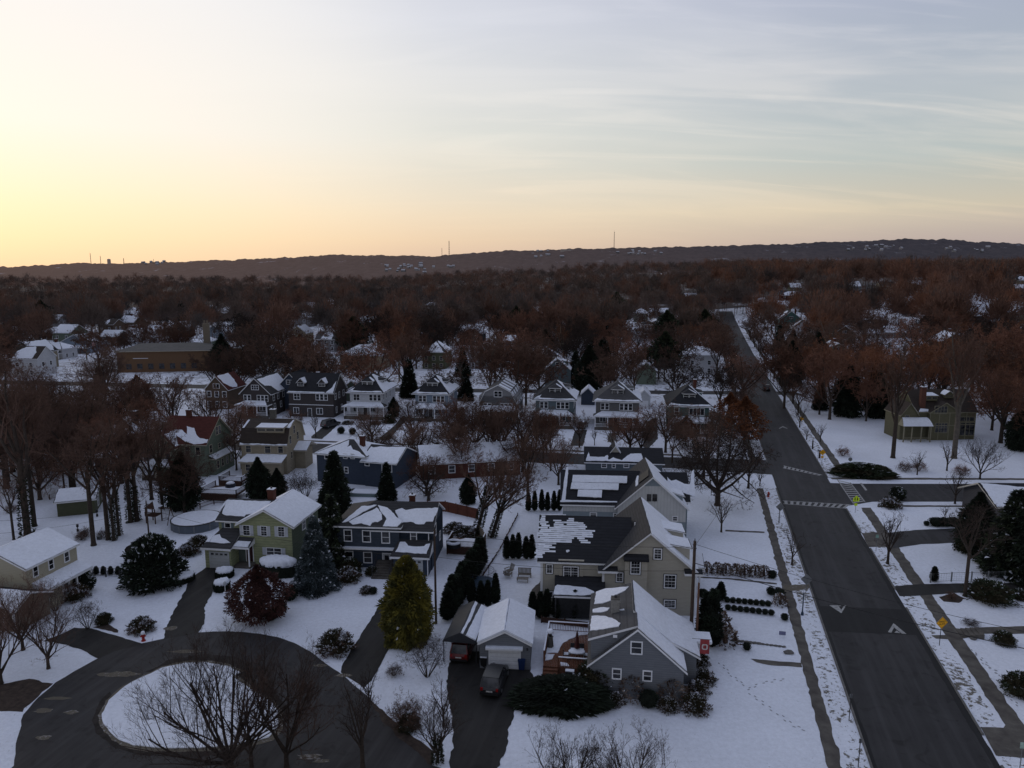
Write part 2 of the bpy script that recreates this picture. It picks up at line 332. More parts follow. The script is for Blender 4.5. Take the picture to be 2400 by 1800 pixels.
# ------------------------------------------------------------------ houses
KEEP=[]   # (x,y,r) ground taken by buildings
class House:
    def __init__(s,name,label,x,y,rz,cat='house',group=None,z=0):
        s.o=empty(name,x,y,z,rz,label,cat,group); s.x=x;s.y=y;s.rz=rz;s.z=z
        s.c,s.s=math.cos(rz),math.sin(rz)
    def loc(s,w):
        dx,dy=w[0]-s.x,w[1]-s.y
        return Vector((dx*s.c+dy*s.s,-dx*s.s+dy*s.c,w[2]-s.z))
    def world(s,p): return (s.x+p[0]*s.c-p[1]*s.s, s.y+p[0]*s.s+p[1]*s.c)
    def keep(s,x,y,r): KEEP.append((*s.world((x,y)),r))
    def hit(s,b,x,y,pt,n):
        """pixel ray against a plane given in the house's own frame"""
        px,py=P(b,x,y); d=ray(px,py); o=s.loc((0,0,H)); d=s.loc((d.x+s.x,d.y+s.y,d.z+s.z))
        n=Vector(n); t=(Vector(pt)-o).dot(n)/d.dot(n); return o+d*t
    # walls
    def wing(s,axis,a0,a1,prof,wallm,roofm,oh=.35,ohe=.4,z0=0,trim=None,roof=True,wall=True,t=.14,name='wall'):
        """ridge runs along `axis`; prof=[(s,z)...] from one eave over the ridge to the other"""
        pt=(lambda q,a,z:(q,a,z)) if axis=='y' else (lambda q,a,z:(a,q,z))
        if wall:
            mb=MB(); pr=[(prof[0][0],z0)]+list(prof)+[(prof[-1][0],z0)]
            for a,rev in ((a0,axis=='x'),(a1,axis!='x')):
                f=[pt(q,a,z) for q,z in pr]
                f=f[::-1] if not rev else f
                mb.face(f)
            for (q,z) in (prof[0],prof[-1]): mb.face([pt(q,a0,z0),pt(q,a1,z0),pt(q,a1,z),pt(q,a0,z)])
            # under-roof closing faces keep the attic dark
            mb.build(name,wallm,s.o)
        planes=[]
        if roof:
            pf=[Vector(p) for p in prof]
            d0=(pf[0]-pf[1]).normalized(); d1=(pf[-1]-pf[-2]).normalized()
            ex=[pf[0]+d0*ohe]+pf[1:-1]+[pf[-1]+d1*ohe]
            mb=MB(); b0,b1=a0-oh,a1+oh
            for i in range(len(ex)-1):
                p,q=ex[i],ex[i+1]
                mb.cur=0
                mb.face([pt(p.x,b0,p.y+t),pt(q.x,b0,q.y+t),pt(q.x,b1,q.y+t),pt(p.x,b1,p.y+t)])
                mb.cur=1
                mb.face([pt(p.x,b0,p.y+.012),pt(p.x,b1,p.y+.012),pt(q.x,b1,q.y+.012),pt(q.x,b0,q.y+.012)])
                for b in (b0,b1): mb.face([pt(p.x,b,p.y-.06),pt(q.x,b,q.y-.06),pt(q.x,b,q.y+t),pt(p.x,b,p.y+t)])
                A_=Vector(pt(p.x,b0,p.y+t));B_=Vector(pt(p.x,b1,p.y+t));C_=Vector(pt(q.x,b1,q.y+t));D_=Vector(pt(q.x,b0,q.y+t))
                n=(B_-A_).cross(D_-A_); n=n if n.z>0 else -n; n.normalize()
                planes.append((A_,B_,C_,D_,n))
            for e in (ex[0],ex[-1]): mb.face([pt(e.x,b0,e.y-.04),pt(e.x,b1,e.y-.04),pt(e.x,b1,e.y+t),pt(e.x,b0,e.y+t)])
            s.roof=mb.build('roof',[roofm,trim or TRIM],s.o)
        return planes
    def box(s,x0,x1,y0,y1,z0,z1,m,name='wall'):
        mb=MB(); mb.box(x0,x1,y0,y1,z0,z1); return mb.build(name,m,s.o)
    def hip(s,x0,x1,y0,y1,ze,zr,roofm,oh=.55,rl=None,trim=None,t=.16,flare=0):
        X0,X1,Y0,Y1=x0-oh,x1+oh,y0-oh,y1+oh
        w,d=X1-X0,Y1-Y0
        if rl is None: rl=abs(w-d)
        cx,cy=(X0+X1)/2,(Y0+Y1)/2
        if w>=d: r0,r1=(cx-rl/2,cy,zr),(cx+rl/2,cy,zr)
        else: r0,r1=(cx,cy-rl/2,zr),(cx,cy+rl/2,zr)
        c=[(X0,Y0,ze+t),(X1,Y0,ze+t),(X1,Y1,ze+t),(X0,Y1,ze+t)]
        mb=MB(); mb.cur=0
        if w>=d: fs=[(c[0],c[1],r1,r0),(c[1],c[2],r1,r1),(c[2],c[3],r0,r1),(c[3],c[0],r0,r0)]
        else: fs=[(c[0],c[1],r0,r0),(c[1],c[2],r1,r0),(c[2],c[3],r1,r1),(c[3],c[0],r0,r1)]
        pl=[]
        for q in fs:
            mb.face(q if q[2]!=q[3] else q[:3])
            A_,B_,C_,D_=[Vector(p) for p in q]; n=(B_-A_).cross(C_-A_); n=n if n.z>0 else -n; pl.append((A_,B_,C_,D_,n.normalized()))
        mb.cur=1
        for i in range(4):
            a,b=c[i],c[(i+1)%4]; mb.face([(a[0],a[1],ze-.04),(b[0],b[1],ze-.04),b,a])
        mb.face([(p[0],p[1],ze-.04) for p in c[::-1]])
        s.roof=mb.build('roof',[roofm,trim or TRIM],s.o)
        return pl   # front,right,back,left
    # snow
    def snow_px(s,plane,b,pts,jag=.12,th=.07,step=.35,mats=None,roof=None):
        q=[s.hit(b,x,y,plane[0],plane[4]) for x,y in pts]
        return snow_poly(roof or s.roof,q,plane[4],jag,step,th)
    def snow_uv(s,plane,uv,jag=.12,th=.07,step=.4,roof=None):
        A_,B_,C_,D_,n=plane
        q=[(A_.lerp(B_,u)).lerp(D_.lerp(C_,u),v) for u,v in uv]
        return snow_poly(roof or s.roof,q,n,jag,step,th)
    def snow_all(s,plane,i=.03,jag=.05,th=.08,roof=None,step=.5):
        A_,B_,C_,D_,n=plane
        uv=[(i,i),(1-i,i),(1-i,1-i*.3),(i,1-i*.3)] if (C_-D_).length>.3 else [(i,i),(1-i,i),(.5,1-i)]
        return s.snow_uv(plane,uv,jag,th,roof=roof,step=step)
    # openings; face=(axis,value,sign)
    def fb(s,mb,face,u0,u1,z0,z1,d0,d1):
        ax,v,sg=face
        if ax=='y': mb.box(u0,u1,v+sg*d0,v+sg*d1,z0,z1)
        else: mb.box(v+sg*d0,v+sg*d1,u0,u1,z0,z1)
    def win(s,face,u0,u1,z0,z1,trim=None,fw=.11,grid=(1,2),shut=None,lites=None,sill=True,name='window',pane=True,dark=None,parent=None):
        if u0>u1:u0,u1=u1,u0
        if z0>z1:z0,z1=z1,z0
        mb=MB(); t=trim or TRIM
        s.fb(mb,face,u0-fw,u0,z0-fw,z1+fw,-.02,.06); s.fb(mb,face,u1,u1+fw,z0-fw,z1+fw,-.02,.06)
        s.fb(mb,face,u0,u1,z1,z1+fw,-.02,.06); s.fb(mb,face,u0,u1,z0-fw,z0,-.02,.08)
        gx,gz=grid
        for i in range(1,gx): c=u0+(u1-u0)*i/gx; s.fb(mb,face,c-.04,c+.04,z0,z1,.0,.05)
        for i in range(1,gz): c=z0+(z1-z0)*i/gz; s.fb(mb,face,u0,u1,c-.025,c+.025,.0,.045)
        if lites:
            lx,lz=lites
            for i in range(1,lx): c=u0+(u1-u0)*i/lx; s.fb(mb,face,c-.008,c+.008,z0,z1,.0,.035)
            for i in range(1,lz): c=z0+(z1-z0)*i/lz; s.fb(mb,face,u0,u1,c-.008,c+.008,.0,.035)
        if dark:
            mb.cur=1
            s.fb(mb,face,u0-fw-.07,u1+fw+.07,z1+fw,z1+fw+.07,-.02,.05); s.fb(mb,face,u0-fw-.07,u1+fw+.07,z0-fw-.07,z0-fw,-.02,.05)
            s.fb(mb,face,u0-fw-.07,u0-fw,z0-fw,z1+fw,-.02,.05); s.fb(mb,face,u1+fw,u1+fw+.07,z0-fw,z1+fw,-.02,.05)
        o=mb.build(name,[t,dark] if dark else t,parent or s.o)
        if pane:
            mb=MB(); s.fb(mb,face,u0,u1,z0,z1,-.02,.018); mb.build('pane',GLASS,o)
        if shut:
            for k in (-1,1):
                mb=MB(); w=shut[1] if len(shut)>1 else (u1-u0)*.42
                a=(u0-fw-w,u0-fw-.02) if k<0 else (u1+fw+.02,u1+fw+w)
                s.fb(mb,face,a[0],a[1],z0-.05,z1+.05,-.02,.05)
                for i in range(1,9):
                    zz=z0+(z1-z0)*i/9; s.fb(mb,face,a[0]+.04,a[1]-.04,zz-.015,zz+.015,.05,.065)
                mb.build('shutter',shut[0],s.o)
        return o
    def win_px(s,face,b,x0,y0,x1,y1,**k):
        ax,v,sg=face
        pt=(0,v,0) if ax=='y' else (v,0,0); n=(0,1,0) if ax=='y' else (1,0,0)
        p=s.hit(b,x0,y0,pt,n); q=s.hit(b,x1,y1,pt,n); r=s.hit(b,x0,y1,pt,n); r2=s.hit(b,x1,y0,pt,n)
        u=(lambda w:w.x) if ax=='y' else (lambda w:w.y)
        fw=k.get('fw',.11)
        u0,u1=sorted(((u(p)+u(r))/2,(u(q)+u(r2))/2)); z1=(p.z+r2.z)/2; z0=(q.z+r.z)/2
        if z0>z1:z0,z1=z1,z0
        u0+=fw;u1-=fw;z0+=fw;z1-=fw
        if u1-u0<.15: u1=u0+.3
        if z1-z0<.15: z1=z0+.3
        return s.win(face,u0,u1,z0,z1,**k)
    def door(s,face,u0,u1,z0,z1,m,trim=None,glass=True):
        mb=MB(); t=trim or TRIM
        s.fb(mb,face,u0-.1,u0,z0,z1+.1,-.02,.06);s.fb(mb,face,u1,u1+.1,z0,z1+.1,-.02,.06);s.fb(mb,face,u0,u1,z1,z1+.1,-.02,.06)
        mb.cur=1; s.fb(mb,face,u0,u1,z0,z1,-.02,.03)
        o=mb.build('door',[t,m],s.o)
        if glass:
            g=MB(); s.fb(g,face,u0+.2,u1-.2,z0+(z1-z0)*.45,z1-.2,.0,.045); g.build('pane',GLASS,o)
        h=MB(); s.fb(h,face,u0+.05,u0+.1,z0+.95,z0+1.05,.03,.09); h.build('handle',DARKM,o)
        return o
    def garage_door(s,face,u0,u1,z0,z1,m=None,lites=0,parent=None):
        mb=MB(); m=m or TRIM
        s.fb(mb,face,u0-.12,u0,z0,z1+.12,-.02,.07);s.fb(mb,face,u1,u1+.12,z0,z1+.12,-.02,.07);s.fb(mb,face,u0,u1,z1,z1+.12,-.02,.07)
        n=5
        for i in range(n):
            a=z0+(z1-z0)*i/n; s.fb(mb,face,u0,u1,a+.015,a+(z1-z0)/n-.015,-.02,.03)
            for k in range(4):
                w=(u1-u0)/4; s.fb(mb,face,u0+k*w+.1,u0+(k+1)*w-.1,a+.1,a+(z1-z0)/n-.1,.03,.045)
        o=mb.build('garage_door',m,s.o)
        if lites:
            g=MB(); w=(u1-u0)/lites; a=z0+(z1-z0)*.8
            for k in range(lites): s.fb(g,face,u0+k*w+.12,u0+(k+1)*w-.12,a+.1,a+(z1-z0)/n-.1,.0,.055)
            g.build('pane',GLASS,o)
        return o
    def chimney(s,x,y,w,d,z0,z1,m,snow=True,cap=None):
        mb=MB(); mb.box(x-w/2,x+w/2,y-d/2,y+d/2,z0,z1); mb.box(x-w/2-.06,x+w/2+.06,y-d/2-.06,y+d/2+.06,z1-.25,z1-.1)
        o=mb.build('chimney',m,s.roof if hasattr(s,'roof') else s.o)
        mb=MB(); mb.tube((x,y,z1),(x,y,z1+.3),.13,.11,8,True)
        mb.cur=1; mb.box(x-w/2-.03,x+w/2+.03,y-d/2-.03,y+d/2+.03,z1,z1+.08)
        mb.build('chimney_pot',[DARKM,SNOW if snow else CONC],s.o)
        return o
    def shed_dormer(s,face,u0,u1,v0,v1,z0,z1,wallm,roofm,nw=2,trim=None,snow=0,rise=.0,kind='shed',side=None,lites=None,oh=.3):
        """face=('y'|'x', depth sign). box from v0 (front) to v1 (inside roof)."""
        ax,sg=face
        def pt(u,v,z): return (u,v,z) if ax=='y' else (v,u,z)
        mb=MB()
        f=[pt(u0,v0,z0),pt(u1,v0,z0),pt(u1,v0,z1),pt(u0,v0,z1)]
        um=(u0+u1)/2
        zp=z1+rise
        if kind=='gable': f=[f[0],f[1],f[2],pt(um,v0,zp),f[3]]
        mb.face(f if sg<0 else f[::-1])
        for u in (u0,u1): mb.face([pt(u,v0,z0),pt(u,v1,z0),pt(u,v1,z1+(rise if kind=='shed' else 0)),pt(u,v0,z1)])
        d=mb.build('dormer',wallm,s.o)
        mb=MB(); t=.1; V0=v0+sg*oh; U0,U1=u0-oh*.8,u1+oh*.8
        pl=[]
        def slab(a,b,c,e):
            a,b,c,e=[Vector(q) for q in (a,b,c,e)]
            n=(b-a).cross(e-a); n=n if n.z>0 else -n; n.normalize()
            mb.cur=0; mb.face([a+Vector((0,0,t)),b+Vector((0,0,t)),c+Vector((0,0,t)),e+Vector((0,0,t))])
            mb.cur=1; mb.face([a,e,c,b]); 
            for p,q in ((a,b),(b,c),(c,e),(e,a)): mb.face([p,q,q+Vector((0,0,t)),p+Vector((0,0,t))])
            pl.append((a+Vector((0,0,t)),b+Vector((0,0,t)),c+Vector((0,0,t)),e+Vector((0,0,t)),n))
        if kind=='shed':
            k=rise/abs(v1-v0) if v1!=v0 else 0
            slab(pt(U0,V0,z1-k*oh),pt(U1,V0,z1-k*oh),pt(U1,v1,z1+rise),pt(U0,v1,z1+rise))
        elif kind=='gable':
            m_=rise/((u1-u0)/2)*oh*.8
            slab(pt(U0,V0,z1-m_),pt(um,V0,zp),pt(um,v1,zp),pt(U0,v1,z1-m_))
            slab(pt(um,V0,zp),pt(U1,V0,z1-m_),pt(U1,v1,z1-m_),pt(um,v1,zp))
        else: # hip
            vm=v0-sg*(u1-u0)/2; vt=v1
            slab(pt(U0,V0,z1),pt(U1,V0,z1),pt(um,vm,zp),pt(um,vm,zp))
            slab(pt(U0,V0,z1),pt(um,vm,zp),pt(um,vt,zp),pt(U0,vt,z1))
            slab(pt(um,vm,zp),pt(U1,V0,z1),pt(U1,vt,z1),pt(um,vt,zp))
        r=mb.build('dormer_roof',[roofm,trim or TRIM],d)
        if snow:
            for i,p in enumerate(pl):
                if snow==1 or (snow==2 and i==len(pl)-1):
                    c=(p[0]+p[1]+p[2]+p[3])/4; q=[c+(v-c)*.93 for v in p[:4]]
                    if (q[2]-q[3]).length<.2:q=q[:3]
                    snow_poly(d,q,p[4],.05,.4,.06)
        w=(u1-u0)/nw
        for i in range(nw):
            a=u0+w*i+.12;b=u0+w*(i+1)-.12
            s.win((ax,v0,sg),a,b,z0+(z1-z0)*.28+.1,z1-.16,trim=trim,fw=.07,grid=(1,2),lites=lites,parent=d,pane=True)
        return d
    def porch(s,x0,x1,y0,y1,zf,ze,zr,roofm=None,postm=None,nposts=4,floor=None,rail=True,snow=True,steps=None,base=None,hipped=True,postw=.22):
        """porch in front: y0 outer edge, y1 wall"""
        postm=postm or TRIM; roofm=roofm or SHINGK
        s.box(x0,x1,y0,y1-.01,0,zf,base or CONC,'porch_floor')
        mb=MB(); oh=.35
        A_,B_=(x0-oh,y0-oh,ze),(x1+oh,y0-oh,ze); ins=(y1-y0)*.6 if hipped else -oh
        C_,D_=(x1-ins if hipped else x1+oh,y1,zr),(x0+ins if hipped else x0-oh,y1,zr)
        up=lambda p,h=.14:(p[0],p[1],p[2]+h)
        mb.face([up(A_),up(B_),up(C_),up(D_)]); 
        if hipped:
            E_,F_=(x1+oh,y1,ze),(x0-oh,y1,ze)
            mb.face([up(B_),up(E_),up(C_)]); mb.face([up(F_),up(A_),up(D_)])
        mb.cur=1
        mb.face([A_,(x0-oh,y1,ze),(x1+oh,y1,ze),B_]); mb.box(x0-oh,x1+oh,y0-oh,y0-oh+.04,ze-.12,ze+.135)
        mb.box(x0-oh,x0-oh+.04,y0-oh+.04,y1,ze-.12,ze+.135); mb.box(x1+oh-.04,x1+oh,y0-oh+.04,y1,ze-.12,ze+.135)
        pr=mb.build('porch_roof',[roofm,TRIM],s.o)
        if snow:
            a,b,c,d=[Vector(up(p)) for p in (A_,B_,C_,D_)]; n=(b-a).cross(d-a).normalized()
            cc=(a+b+c+d)/4
            snow_poly(pr,[cc+(q-cc)*.97 for q in (a,b,c,d)],n,.08,.4,.08)
        for i in range(nposts):
            x=x0+.15+(x1-x0-.3)*i/(nposts-1)
            mb=MB(); mb.box(x-postw/2,x+postw/2,y0+.05,y0+.05+postw,zf,ze-.02); mb.box(x-postw*.75,x+postw*.75,y0+.02,y0+.08+postw,zf,zf+.7 if postw>.25 else zf+.12); mb.build('porch_post',postm,s.o)
        if rail:
            mb=MB()
            for i in range(nposts-1):
                a=x0+.15+(x1-x0-.3)*i/(nposts-1)+.15; b=x0+.15+(x1-x0-.3)*(i+1)/(nposts-1)-.15
                if steps and a<steps<b: continue
                mb.box(a,b,y0+.1,y0+.16,zf+.75,zf+.82); mb.box(a,b,y0+.1,y0+.16,zf+.1,zf+.16)
                k=int((b-a)/.18)
                for j in range(1,k): xx=a+(b-a)*j/k; mb.box(xx-.02,xx+.02,y0+.11,y0+.15,zf+.16,zf+.75)
            mb.build('porch_railing',TRIM,s.o)
        if steps is not None:
            mb=MB(); n=max(2,int(zf/.18))
            for i in range(n): mb.box(steps-.7,steps+.7,y0-.3*(n-i),y0-.3*(n-i-1)-.002,0,zf*(i+1)/(n+1))
            mb.build('steps',CONC,s.o)
def from_pts(name,label,L_,R_,z=0,**k):
    """house frame from the two front corners (world xy)"""
    rz=math.atan2(R_[1]-L_[1],R_[0]-L_[0])
    h=House(name,label,L_[0],L_[1],rz,**k); h.w=math.hypot(R_[0]-L_[0],R_[1]-L_[1]); return h
# ------------------------------------------------------------------ world, sun, camera
w=bpy.data.worlds.new('World'); sc.world=w; w.use_nodes=True; wn=w.node_tree; wn.nodes.clear()
out=N(wn,'ShaderNodeOutputWorld'); SUN_AZ=R(-42); SUN_EL=R(4)
sky=N(wn,'ShaderNodeTexSky',sky_type='NISHITA',sun_disc=False,sun_elevation=SUN_EL,sun_rotation=SUN_AZ,altitude=60,air_density=1.2,dust_density=2.0)
bg1=N(wn,'ShaderNodeBackground',i_Strength=.008); Lk(wn,sky.outputs[0],bg1.inputs[0])
tc=N(wn,'ShaderNodeTexCoord'); se=N(wn,'ShaderNodeSeparateXYZ'); Lk(wn,tc.outputs['Generated'],se.inputs[0])
def M_(op,a,b=None,c=None):
    o=N(wn,'ShaderNodeMath',operation=op)
    for i,v in enumerate((a,b,c)):
        if v is None: continue
        if isinstance(v,(int,float)): o.inputs[i].default_value=v
        else: Lk(wn,v,o.inputs[i])
    return o.outputs[0]
X,Y,Zz=se.outputs
def ramp(fac,stops):
    r=N(wn,'ShaderNodeValToRGB'); e=r.color_ramp.elements
    e[0].position=stops[0][0]; e[0].color=(*stops[0][1],1); e[1].position=stops[-1][0]; e[1].color=(*stops[-1][1],1)
    for p,c in stops[1:-1]: q=e.new(p); q.color=(*c,1)
    Lk(wn,fac,r.inputs[0]); return r.outputs[0]
def mixc(f,a,b,mode='MIX'):
    m=N(wn,'ShaderNodeMix',data_type='RGBA',blend_type=mode)
    for i,v in ((0,f),(6,a),(7,b)):
        if isinstance(v,(int,float)): m.inputs[i].default_value=v
        elif isinstance(v,tuple): m.inputs[i].default_value=(*v,1)
        else: Lk(wn,v,m.inputs[i])
    return m.outputs[2]
zc=M_('MAXIMUM',Zz,0.0)
warm=ramp(zc,[(0,(.88,.61,.42)),(.035,(.95,.72,.48)),(.09,(.90,.78,.62)),(.17,(.84,.82,.75)),(.30,(.78,.79,.84)),(.5,(.58,.61,.69)),(1,(.34,.38,.52))])
cool=ramp(zc,[(0,(.42,.35,.36)),(.03,(.50,.42,.38)),(.07,(.60,.54,.43)),(.13,(.45,.51,.51)),(.20,(.40,.46,.52)),(.32,(.37,.41,.54)),(.5,(.42,.46,.58)),(1,(.33,.37,.52))])
hl=M_('SQRT',M_('MAXIMUM',M_('ADD',M_('MULTIPLY',X,X),M_('MULTIPLY',Y,Y)),1e-5))
sx,sy=math.sin(SUN_AZ),math.cos(SUN_AZ)
ca=M_('DIVIDE',M_('ADD',M_('MULTIPLY',X,sx),M_('MULTIPLY',Y,sy)),hl)
wf=N(wn,'ShaderNodeMapRange',interpolation_type='SMOOTHSTEP',i_1=.22,i_2=1.08); Lk(wn,ca,wf.inputs[0])
skyc=mixc(wf.outputs[0],cool,warm)
# dim away from the sun, behind the camera
bk=N(wn,'ShaderNodeMapRange',interpolation_type='SMOOTHSTEP',i_1=-.5,i_2=.3,i_3=.62,i_4=1.0); Lk(wn,ca,bk.inputs[0])
vm=N(wn,'ShaderNodeVectorMath',operation='SCALE'); Lk(wn,skyc,vm.inputs[0]); Lk(wn,bk.outputs[0],vm.inputs['Scale'])
# thin cirrus: noise on a high flat layer, stretched along its drift
zz=M_('ADD',zc,.20); cx=M_('DIVIDE',X,zz); cy=M_('DIVIDE',Y,zz)
cb=N(wn,'ShaderNodeCombineXYZ'); Lk(wn,cx,cb.inputs[0]); Lk(wn,cy,cb.inputs[1])
def cirrus(rot,sc_,scale,seed,lo,hi,det=8.0,dist=.6):
    mp=N(wn,'ShaderNodeMapping'); mp.inputs['Rotation'].default_value=(0,0,rot); mp.inputs['Scale'].default_value=sc_; mp.inputs['Location'].default_value=(seed,seed*.7,0)
    Lk(wn,cb.outputs[0],mp.inputs[0]); nz=N(wn,'ShaderNodeTexNoise',i_Scale=scale,i_Detail=det,i_Roughness=.56,i_Distortion=dist); Lk(wn,mp.outputs[0],nz.inputs['Vector'])
    mr=N(wn,'ShaderNodeMapRange',interpolation_type='SMOOTHSTEP',i_1=lo,i_2=hi); Lk(wn,nz.outputs['Fac'],mr.inputs[0]); return mr.outputs[0]
c1=cirrus(R(-35),(.55,1.5,1),1.1,3.1,.46,.68,9.0,.9); c2_=cirrus(R(25),(.40,2.0,1),2.2,8.2,.50,.72,12.0,1.3); c3_=cirrus(R(-14),(.35,1.0,1),.7,5.3,.44,.62,5.0)
cl=M_('MINIMUM',M_('ADD',M_('ADD',M_('MULTIPLY',c1,.55),M_('MULTIPLY',c2_,.45)),M_('MULTIPLY',c3_,.45)),1.0)
# clouds thin out into the haze at the horizon
hz=N(wn,'ShaderNodeMapRange',interpolation_type='SMOOTHSTEP',i_1=.01,i_2=.10); Lk(wn,zc,hz.inputs[0])
hi_=N(wn,'ShaderNodeMapRange',i_1=.4,i_2=.8,i_3=1.0,i_4=.25); Lk(wn,zc,hi_.inputs[0])
cl=M_('MULTIPLY',M_('MULTIPLY',cl,hz.outputs[0]),hi_.outputs[0])
cwarm=ramp(zc,[(0,(.88,.61,.42)),(.035,(.95,.72,.48)),(.09,(.90,.78,.62)),(.17,(.84,.82,.75)),(.30,(.78,.79,.84)),(.5,(.58,.61,.69)),(1,(.34,.38,.52))])
ccool=ramp(zc,[(0,(.64,.50,.42)),(.07,(.82,.68,.50)),(.15,(.76,.72,.66)),(.32,(.62,.64,.74)),(1,(.22,.25,.34))])
clc=mixc(wf.outputs[0],ccool,cwarm)
fin=mixc(M_('MULTIPLY',cl,.80),vm.outputs[0],clc)
# broad bright veil around the hidden sun
gd=(math.sin(R(-37))*math.cos(R(11)),math.cos(R(-37))*math.cos(R(11)),math.sin(R(11)))
dt=M_('ADD',M_('ADD',M_('MULTIPLY',X,gd[0]),M_('MULTIPLY',Y,gd[1])),M_('MULTIPLY',Zz,gd[2]))
gl=N(wn,'ShaderNodeMapRange',interpolation_type='SMOOTHSTEP',i_1=.84,i_2=1.0,i_3=0.0,i_4=.66); Lk(wn,dt,gl.inputs[0])
gcol=ramp(zc,[(0,(1,.76,.46)),(.07,(1,.86,.60)),(.16,(1.0,.94,.86)),(.4,(1.0,.97,.94))])
fin=mixc(gl.outputs[0],fin,gcol)
# greyer bank low over the ridge
lowb=N(wn,'ShaderNodeMapRange',interpolation_type='SMOOTHSTEP',i_1=.0,i_2=.075,i_3=.38,i_4=0.0); Lk(wn,zc,lowb.inputs[0])
fin=mixc(M_('MULTIPLY',lowb.outputs[0],M_('SUBTRACT',1.0,M_('MULTIPLY',wf.outputs[0],.95))),fin,(.42,.34,.34))
below=N(wn,'ShaderNodeMapRange',i_1=-.02,i_2=0.0); Lk(wn,Zz,below.inputs[0])
fin=mixc(below.outputs[0],(.10,.09,.09),fin)
bg2=N(wn,'ShaderNodeBackground',i_Strength=1.0); Lk(wn,fin,bg2.inputs[0])
ad=N(wn,'ShaderNodeAddShader'); Lk(wn,bg1.outputs[0],ad.inputs[0]); Lk(wn,bg2.outputs[0],ad.inputs[1]); Lk(wn,ad.outputs[0],out.inputs[0])
sl=bpy.data.lights.new('sun','SUN'); sl.energy=.30; sl.angle=R(14); sl.color=(1,.78,.55)
so=bpy.data.objects.new('sun',sl); col.objects.link(so)
dirv=Vector((math.sin(SUN_AZ)*math.cos(R(9)),math.cos(SUN_AZ)*math.cos(R(9)),math.sin(R(9))))
so.rotation_euler=(-dirv).to_track_quat('-Z','Y').to_euler(); so.location=(0,0,80)
cam=bpy.data.cameras.new('camera'); co=bpy.data.objects.new('camera',cam); col.objects.link(co); sc.camera=co
cam.sensor_fit='HORIZONTAL'; cam.sensor_width=36; cam.lens=F/2400*36; cam.clip_end=20000; cam.clip_start=.5
co.location=(0,0,H); co.rotation_euler=(R(90)-PITCH,0,0)
sc.view_settings.view_transform='Standard'; sc.view_settings.look='None'; sc.view_settings.exposure=0
try:
    sc.cycles.max_bounces=5; sc.cycles.transparent_max_bounces=8
except Exception: pass
# ------------------------------------------------------------------ ground
def ground():
    ys=[-60,0,20,40,60,80,100,120,140,160,180,200,215,230]+list(np.arange(245,1300,15))+list(np.geomspace(1300,5200,40))
    nx=90; v=[];f=[]
    for y in ys:
        hw=max(160,y*.95+120)
        for i in range(nx+1):
            u=-1+2*i/nx; x=u*hw; v.append((x,y,terr(x,y) if y>230 else 0))
    for j in range(len(ys)-1):
        for i in range(nx):
            a=j*(nx+1)+i; f.append((a,a+1,a+nx+2,a+nx+1))
    me=bpy.data.meshes.new('ground'); me.from_pydata(v,[],f); me.polygons.foreach_set('use_smooth',[True]*len(f)); me.materials.append(SNOWG); me.materials.append(SNOWW)
    me.polygons.foreach_set('material_index',[1 if ys[min(i//nx,len(ys)-1)]>183 else 0 for i in range(len(f))])
    o=bpy.data.objects.new('ground',me); col.objects.link(o); tag(o,kind='structure')
ground()
RX=lambda y:27.0+.257*(y-48.8)   # left kerb of the street
RW=9.6
RXR=lambda y:36.6+.2575*(y-48.8)
def rz_(x,y): return terr(x,y)
# the long street, following the terrain
def strip(name,xl,xr,y0,y1,dz,m,amp=.06,seed=1,n=None,thick=0,dy=2.0,extra=None):
    mb=MB(); n=n or int((y1-y0)/dy); L_=[];R_=[]
    for i in range(n+1):
        y=y0+(y1-y0)*i/n; a=xl(y)+amp*(hn(y,seed,.8)+.6*hn(y,seed+4,2.5)); b=xr(y)+amp*(hn(y,seed+9,.8)+.6*hn(y,seed+5,2.5))
        z=max(terr(a,y),terr(b,y),terr((a+b)/2,y)) if y>230 else 0
        L_.append((a,y,z+dz)); R_.append((b,y,z+dz))
    for i in range(n):
        mb.face([L_[i],R_[i],R_[i+1],L_[i+1]])
        if thick:
            for A_ in (L_,R_):
                p,q=A_[i],A_[i+1]; mb.face([(p[0],p[1],p[2]-thick),(q[0],q[1],q[2]-thick),q,p])
    o=mb.build(name,m); tag(o,kind='structure'); return o
strip('street',RX,RXR,36,520,.020,ASPH,.05,3)
strip('sidewalk',lambda y:RX(y)-3.35,lambda y:RX(y)-2.25,36,118,.016,CONC,.22,5,dy=.5)
strip('sidewalk',lambda y:RX(y)-3.35,lambda y:RX(y)-2.2,131,420,.016,CONC,.25,6)
strip('sidewalk',lambda y:RXR(y)+2.45,lambda y:RXR(y)+3.95,36,108,.016,CONC,.16,7,dy=.5)
strip('sidewalk',lambda y:RXR(y)+2.6,lambda y:RXR(y)+4.0,124,420,.016,CONC,.25,8)
